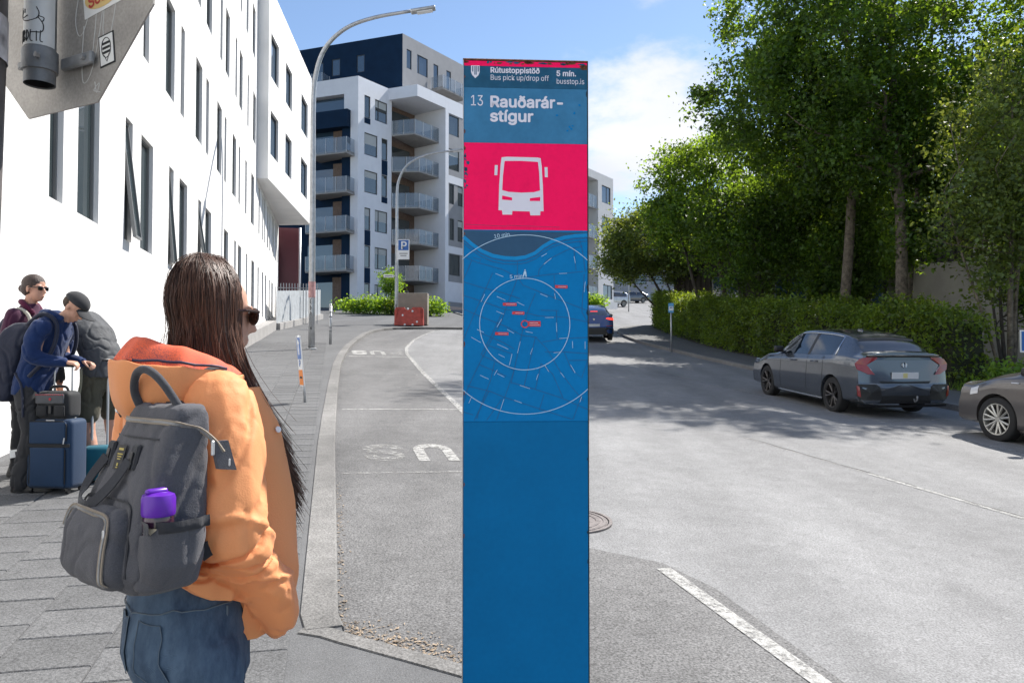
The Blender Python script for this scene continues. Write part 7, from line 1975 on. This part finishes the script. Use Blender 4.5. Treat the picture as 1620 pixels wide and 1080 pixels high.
for i in range(8600):
    lock = int(rngh.integers(0, 170)); lr = np.random.default_rng(1000 + lock)
    base_phi = lr.uniform(R(46), R(297)) if lock < 120 else lr.uniform(R(236), R(296))     # leaves the face free
    spread_ = rngh.normal(0, .085)
    phi = base_phi + spread_
    front_right = phi > R(238)
    if front_right:
        k_ = lr.uniform(0, 1); zend = 1.13 + .16 * k_ + rngh.normal(0, .025); flare = (.158 - .045 * k_ + rngh.normal(0, .008), -.040 + lr.uniform(-.02, .02) + rngh.normal(0, .005))
        if phi < R(262): flare = (.095 + lr.uniform(-.03, .01), -.04)
    elif phi < R(80): zend = 1.25; flare = (.07, .02)
    else: zend = 1.455 + lr.uniform(-.02, .03) + rngh.normal(0, .012); flare = (.010 + lr.uniform(-.012, .012), -.006 + lr.uniform(-.012, .012))
    r0 = lr.uniform(-.002, .008) + rngh.uniform(0, .004)
    pts = strand(phi - spread_ * 0, r0, zend, flare, lr.uniform(0, 1) + rngh.normal(0, .05), rngh.uniform(-.018, .026))
    # strands of a lock draw together toward the tip
    tip = strand(base_phi, r0, zend, flare, lr.uniform(0, 1), .0)
    pts = [p.lerp(q, .55 * (k / 13) ** 1.5) for k, (p, q) in enumerate(zip(pts, tip))]
    j1, j2 = rngh.normal(0, .0026, 2)
    pts = [p + Vector((j1 * math.sin(k * .8), j2 * math.cos(k * .7), 0)) for k, p in enumerate(pts)]
    P = pts; m_ = len(P)
    sm_b.tube(P, [.00045 + .00045 * math.sin(math.pi * min(1, .2 + k / m_)) for k in range(m_)], 3, cap=False)
for i in range(120):   # loose flyaway strands
    phi = rngh.uniform(R(60), R(310)); pts = strand(phi, rngh.uniform(.008, .018), rngh.uniform(1.35, 1.5), (rngh.normal(0, .03), rngh.normal(0, .03)), rngh.uniform(), rngh.uniform(-.02, .03))
    sm_b.tube(arc_pts(pts, 2), .00045, 3, cap=False)
sm_b.build('strands', M_HAIR, hr, smooth=True)

# ---- her backpack
M_PK = cloth('pack_canvas', (.088, .088, .098), .85, var=.08, vs=9, fine=.12, fs=420, bump=.2, bs=380, sheen=.1); M_PKD = cloth('pack_webbing', (.030, .031, .036), .8); M_ZIP = cloth('zip_tape', (.24, .20, .155), .7); M_CREAM = cloth('cream_trim', (.42, .36, .26))
PKR = R(51); _pc = Vector((-.16, -.09, 0)); _pw = Vector((WX, WY, WZ)) + Matrix.Rotation(R(64), 3, 'Z') @ _pc; PKL = _pw + Vector((.034, 0, -.004)) - Matrix.Rotation(PKR, 3, 'Z') @ _pc
bk = thing('backpack', 'grey canvas backpack with purple bottle pocket on the person in orange', 'backpack', PKL, PKR)
def packring(z, x0, x1, y0, y1, e=.36, n=40):
    cx, cy, rx, ry = (x0 + x1) / 2, (y0 + y1) / 2, (x1 - x0) / 2, (y1 - y0) / 2; out = []
    for k in range(n):
        a = 2 * math.pi * k / n; c_, s_ = math.cos(a), math.sin(a)
        out.append(Vector((cx + rx * math.copysign(abs(c_) ** e, c_), cy + ry * math.copysign(abs(s_) ** e, s_), z)))
    return out
secs = [(1.052, -.235, -.145, -.150, .035), (1.06, -.262, -.13, -.185, .060), (1.10, -.285, -.120, -.205, .075), (1.18, -.278, -.115, -.208, .070), (1.26, -.250, -.115, -.205, .052), (1.33, -.222, -.112, -.200, .028), (1.385, -.200, -.108, -.195, .006), (1.41, -.188, -.110, -.188, -.004), (1.418, -.175, -.118, -.175, -.02)]
me = remeshed(MB().loft([packring(*s_) for s_ in secs]), .006, 3); wrinkle(me, .0042, 9, (1, 1, .7), 3.3); wrinkle(me, .0016, 30, (1, 1, .8), 1.3); me.materials.clear(); link('main_bag', me, M_PK, bk)
BP = bvh_of(me)
def front(y, z, lift=.002): return onto(BP, (-.34, y, z), lift) if True else None
def ray_front(y, z, lift=.002):
    h = BP.ray_cast(Vector((-.6, y, z)), Vector((1, 0, 0))); return (h[0] + Vector((-lift, 0, 0))) if h[0] else onto(BP, (-.3, y, z), lift)
def ray_side(x, z, lift=.002):
    h = BP.ray_cast(Vector((x, -.6, z)), Vector((0, 1, 0))); return (h[0] + Vector((0, -lift, 0))) if h[0] else onto(BP, (x, -.3, z), lift)
# bulging lower front pocket
cy, cz, ry, rz_ = -.062, 1.145, .112, .080
rings = []
for j in range(8):
    q = j / 7; sc_ = [1.0, 1.0, .985, .95, .88, .7, .4, .02][j]; dp = [-.012, .008, .017, .024, .029, .033, .035, .036][j]
    ring_ = []
    for k in range(36):
        a = 2 * math.pi * k / 36; c_, s_ = math.cos(a), math.sin(a); e = .45
        y = cy + ry * sc_ * math.copysign(abs(c_) ** e, c_); z = cz + rz_ * sc_ * math.copysign(abs(s_) ** e, s_)
        ring_.append(ray_front(y, z, dp))
    rings.append(ring_)
me = remeshed(MB().loft(rings), .005, 3); wrinkle(me, .0035, 10, (1, 1, .6), 8.0); me.materials.clear(); fp = link('front_pocket', me, M_PK, bk); BF = bvh_of(me)
def on_pocket(y, z, lift=.002):
    h = BF.ray_cast(Vector((-.6, y, z)), Vector((1, 0, 0))); return (h[0] + Vector((-lift, 0, 0))) if h[0] else ray_front(y, z, lift)
zp = [(.040, 1.175), (.036, 1.200), (.020, 1.213), (-.03, 1.216), (-.09, 1.214), (-.135, 1.208), (-.152, 1.190), (-.156, 1.15), (-.157, 1.10), (-.156, 1.085)]
zpts = arc_pts([on_pocket(y, z, .001) for y, z in zp], 4)
def tape(nm, P, w, m, par, lift=.0015, up_=None):
    rows = []
    for i in range(len(P)):
        d = (P[min(i + 1, len(P) - 1)] - P[max(i - 1, 0)]).normalized(); n_ = Vector((-1, -.25, 0)) if up_ is None else up_
        s_ = d.cross(n_).normalized(); o = n_.normalized() * lift
        rows.append([P[i] - s_ * w / 2, P[i] - s_ * w / 2 + o, P[i] + s_ * w / 2 + o, P[i] + s_ * w / 2])
    return MB().loft(rows, close=True).build(nm, m, par, fix=True)
tape('zip', zpts, .013, M_ZIP, fp, .003); tape('zip_teeth', zpts, .004, M_GALVD, fp, .0045)
q = zpts[-14]; MB().rbox(q + Vector((-.008, -.004, -.018)), (.004, .008, .026), .002, 1).build('zip_pull', M_ALU, fp)
# outer seam of the pocket and the front panel
tape('panel_seam', arc_pts([ray_front(y, z, .001) for y, z in ((.052, 1.10), (.05, 1.19), (.03, 1.232), (-.06, 1.236), (-.15, 1.232), (-.176, 1.20), (-.18, 1.10))], 4), .004, M_PKD, bk, .002)
# top zip across the doctor-bag mouth
tz = [ray_front(y, 1.385, .001) for y in (-.006, -.04, -.08, -.12, -.16)] + [ray_side(x, 1.383 - (x + .19) * .3, .001) for x in (-.185, -.165, -.14)] + [Vector((-.118, -.212, 1.345)), Vector((-.105, -.222, 1.322))]
tzp = arc_pts(tz, 4); tape('top_zip', tzp, .011, M_ZIP, bk, .003); tape('zip_teeth', tzp, .004, M_GALVD, bk, .0042)
MB().rbox((-.128, -.221, 1.332), (.007, .006, .03), .002, 1).build('zip_pull', M_ALU, bk)
tape('top_seam', arc_pts([ray_front(y, 1.352, .001) for y in (.012, -.05, -.11, -.17)], 4), .0035, M_PKD, bk, .0015)
tab = MB().loft([[(-.125, -.205, 1.345), (-.095, -.212, 1.345), (-.095, -.222, 1.345), (-.125, -.216, 1.345)], [(-.118, -.215, 1.29), (-.082, -.222, 1.285), (-.082, -.232, 1.285), (-.118, -.226, 1.29)]]).build('zip_end_tab', M_PK, bk, fix=True)
MB().rbox((-.098, -.232, 1.302), (.004, .004, .016), .002, 1).build('tab_clip', M_ALU, tab)
# arched carry handle, side strap with stud
MB().tube(arc_pts([(-.172, -.022, 1.395), (-.190, -.020, 1.440), (-.198, -.045, 1.478), (-.196, -.085, 1.487), (-.186, -.130, 1.462), (-.160, -.165, 1.400)], 6), .0085, 10).build('carry_handle', cloth('handle_padded', (.050, .051, .058)), bk, smooth=True)
st_ = tape('side_strap', arc_pts([(-.13, .005, 1.432), (-.15, .045, 1.42), (-.165, .085, 1.40), (-.17, .10, 1.392)], 4), .026, M_PKD, bk, .004, Vector((-.8, -.6, 0)))
MB().lathe([(0, .004), (.006, .004), (.009, 0)], 14, (-.176, .088, 1.399), Matrix.Rotation(R(-90), 3, 'Y')).build('press_stud', M_ALU, bk)
# front webbing handles, label
for y in (.0, -.112):
    MB().rbox(ray_front(y, 1.315, .003), (.010, .030, .052), .004, 1, M=Matrix.Rotation(R(14), 3, 'Y')).build('handle_anchor', M_PKD, bk)
    MB().rbox(ray_front(y, 1.309, .009), (.004, .012, .034), .001, 1, M=Matrix.Rotation(R(14), 3, 'Y')).build('rivet_plate', M_TRIM, bk)
wb_ = arc_pts([ray_front(.0, 1.31, .010), ray_front(.02, 1.27, .014), ray_front(.022, 1.24, .018), ray_front(-.005, 1.224, .024), ray_front(-.05, 1.224, .026), ray_front(-.088, 1.262, .018), ray_front(-.11, 1.31, .010)], 6)
tape('front_handle', wb_, .020, cloth('front_webbing', (.045, .046, .052)), bk, .003)
Ml = frame_M(ray_front(-.056, 1.312, .004), (0, -1, 0), (.28, 0, 1))
lb = MB().box((0, 0, 0), (.034, .050, .0015)).build('label', M_INK, bk); lb.matrix_local = Ml
M_GOLD = mat('gold_print', (.42, .33, .06), .5)
for y, w_, h_ in ((.016, .020, .0045), (.006, .022, .0025), (.001, .018, .0022), (-.004, .014, .0022), (-.015, .006, .006), (-.021, .008, .002)): MB().box((0, y, .0012), (w_, h_, .0008)).build('label_print', M_GOLD, lb)
# side pocket with bottle
rings = []
for j, (z, d) in enumerate(((1.062, .010), (1.075, .034), (1.12, .044), (1.16, .045), (1.196, .046), (1.200, .040), (1.18, .034))):
    xs = frange(-.262, -.142, .012); ring_ = [ray_side(x, z, d * (math.sin(math.pi * (i + .6) / (len(xs) + .2)) ** .45)) for i, x in enumerate(xs)]
    rings.append(ring_ + [Vector((p.x, p.y + .05, p.z)) for p in reversed(ring_)])
me = remeshed(MB().loft(rings), .005, 2); wrinkle(me, .003, 11, (1, 1, .5), 5.0); me.materials.clear(); sp_ = link('side_pocket', me, M_PK, bk)
BS = bvh_of(me)
MB().loft([[onto(BS, (-.285, -.235, 1.245), .002), onto(BS, (-.262, -.25, 1.24), .003)], [onto(BS, (-.28, -.235, 1.205), .002), onto(BS, (-.258, -.25, 1.222), .003)], [onto(BS, (-.272, -.24, 1.185), .002), onto(BS, (-.255, -.25, 1.195), .003)]], close=False).build('cream_tab', M_CREAM, bk)
rows = []
for x in frange(-.262, -.142, .01):
    h = BS.ray_cast(Vector((x, -.6, 1.19)), Vector((0, 1, 0))); p = h[0] if h[0] else Vector((x, -.235, 1.19)); rows.append([p + Vector((0, -.002, .016)), p + Vector((0, -.004, .008)), p + Vector((0, -.004, -.004)), p + Vector((0, 0, -.006))])
MB().loft(rows, close=False).build('pocket_binding', M_PKD, bk, smooth=True)
bt = thing('drinking_bottle', 'drinking bottle with a purple lid in the side pocket of the backpack', 'bottle', PKL, PKR)
BC = (-.228, -.206, -.022)
MB().lathe([(.0, 1.14), (.027, 1.14), (.028, 1.15), (.028, 1.232), (.027, 1.236)], 24, BC).build('flask', mat('dark_plum_flask', (.035, .012, .03), .2, coat=.6), bt, smooth=True, angle=40)
MB().lathe([(.029, 1.236), (.0305, 1.240), (.0305, 1.268), (.028, 1.275), (.02, 1.279), (0, 1.281)], 24, BC).build('lid', mat('purple_plastic', (.105, .012, .36), .35, spec=.5), bt, smooth=True, angle=40)
MB().rbox((BC[0] - .004, BC[1], 1.281 + BC[2]), (.042, .016, .012), .006, 2).build('carry_loop', MATS['purple_plastic'], bt, smooth=True)
# shoulder strap over the right shoulder and strap under the arm
BK_ = bvh_of(jk.data); _R1 = Matrix.Rotation(WR, 3, 'Z'); _R2 = Matrix.Rotation(-PKR, 3, 'Z')
def j2p(p): return _R2 @ (_R1 @ p + Vector((WX, WY, WZ)) - PKL)
tape('shoulder_strap', arc_pts([Vector((-.125, -.085, 1.405))] + [j2p(onto(BK_, q, .006)) for q in ((-.10, -.10, 1.44), (-.06, -.118, 1.47), (-.01, -.125, 1.49), (.04, -.12, 1.47), (.08, -.115, 1.42), (.10, -.12, 1.36))], 6), .026, M_PKD, bk, .005, Vector((-.3, -.5, .8)))
tape('lower_strap', arc_pts([(-.14, -.195, 1.12), (-.105, -.205, 1.145), (-.075, -.196, 1.18), (-.04, -.165, 1.215)], 6), .03, M_PKD, bk, .005, Vector((-.3, -1, .1)))

print('OBJ', len(bpy.data.objects), 'tris', sum(len(m.polygons) for m in bpy.data.meshes) * 2)
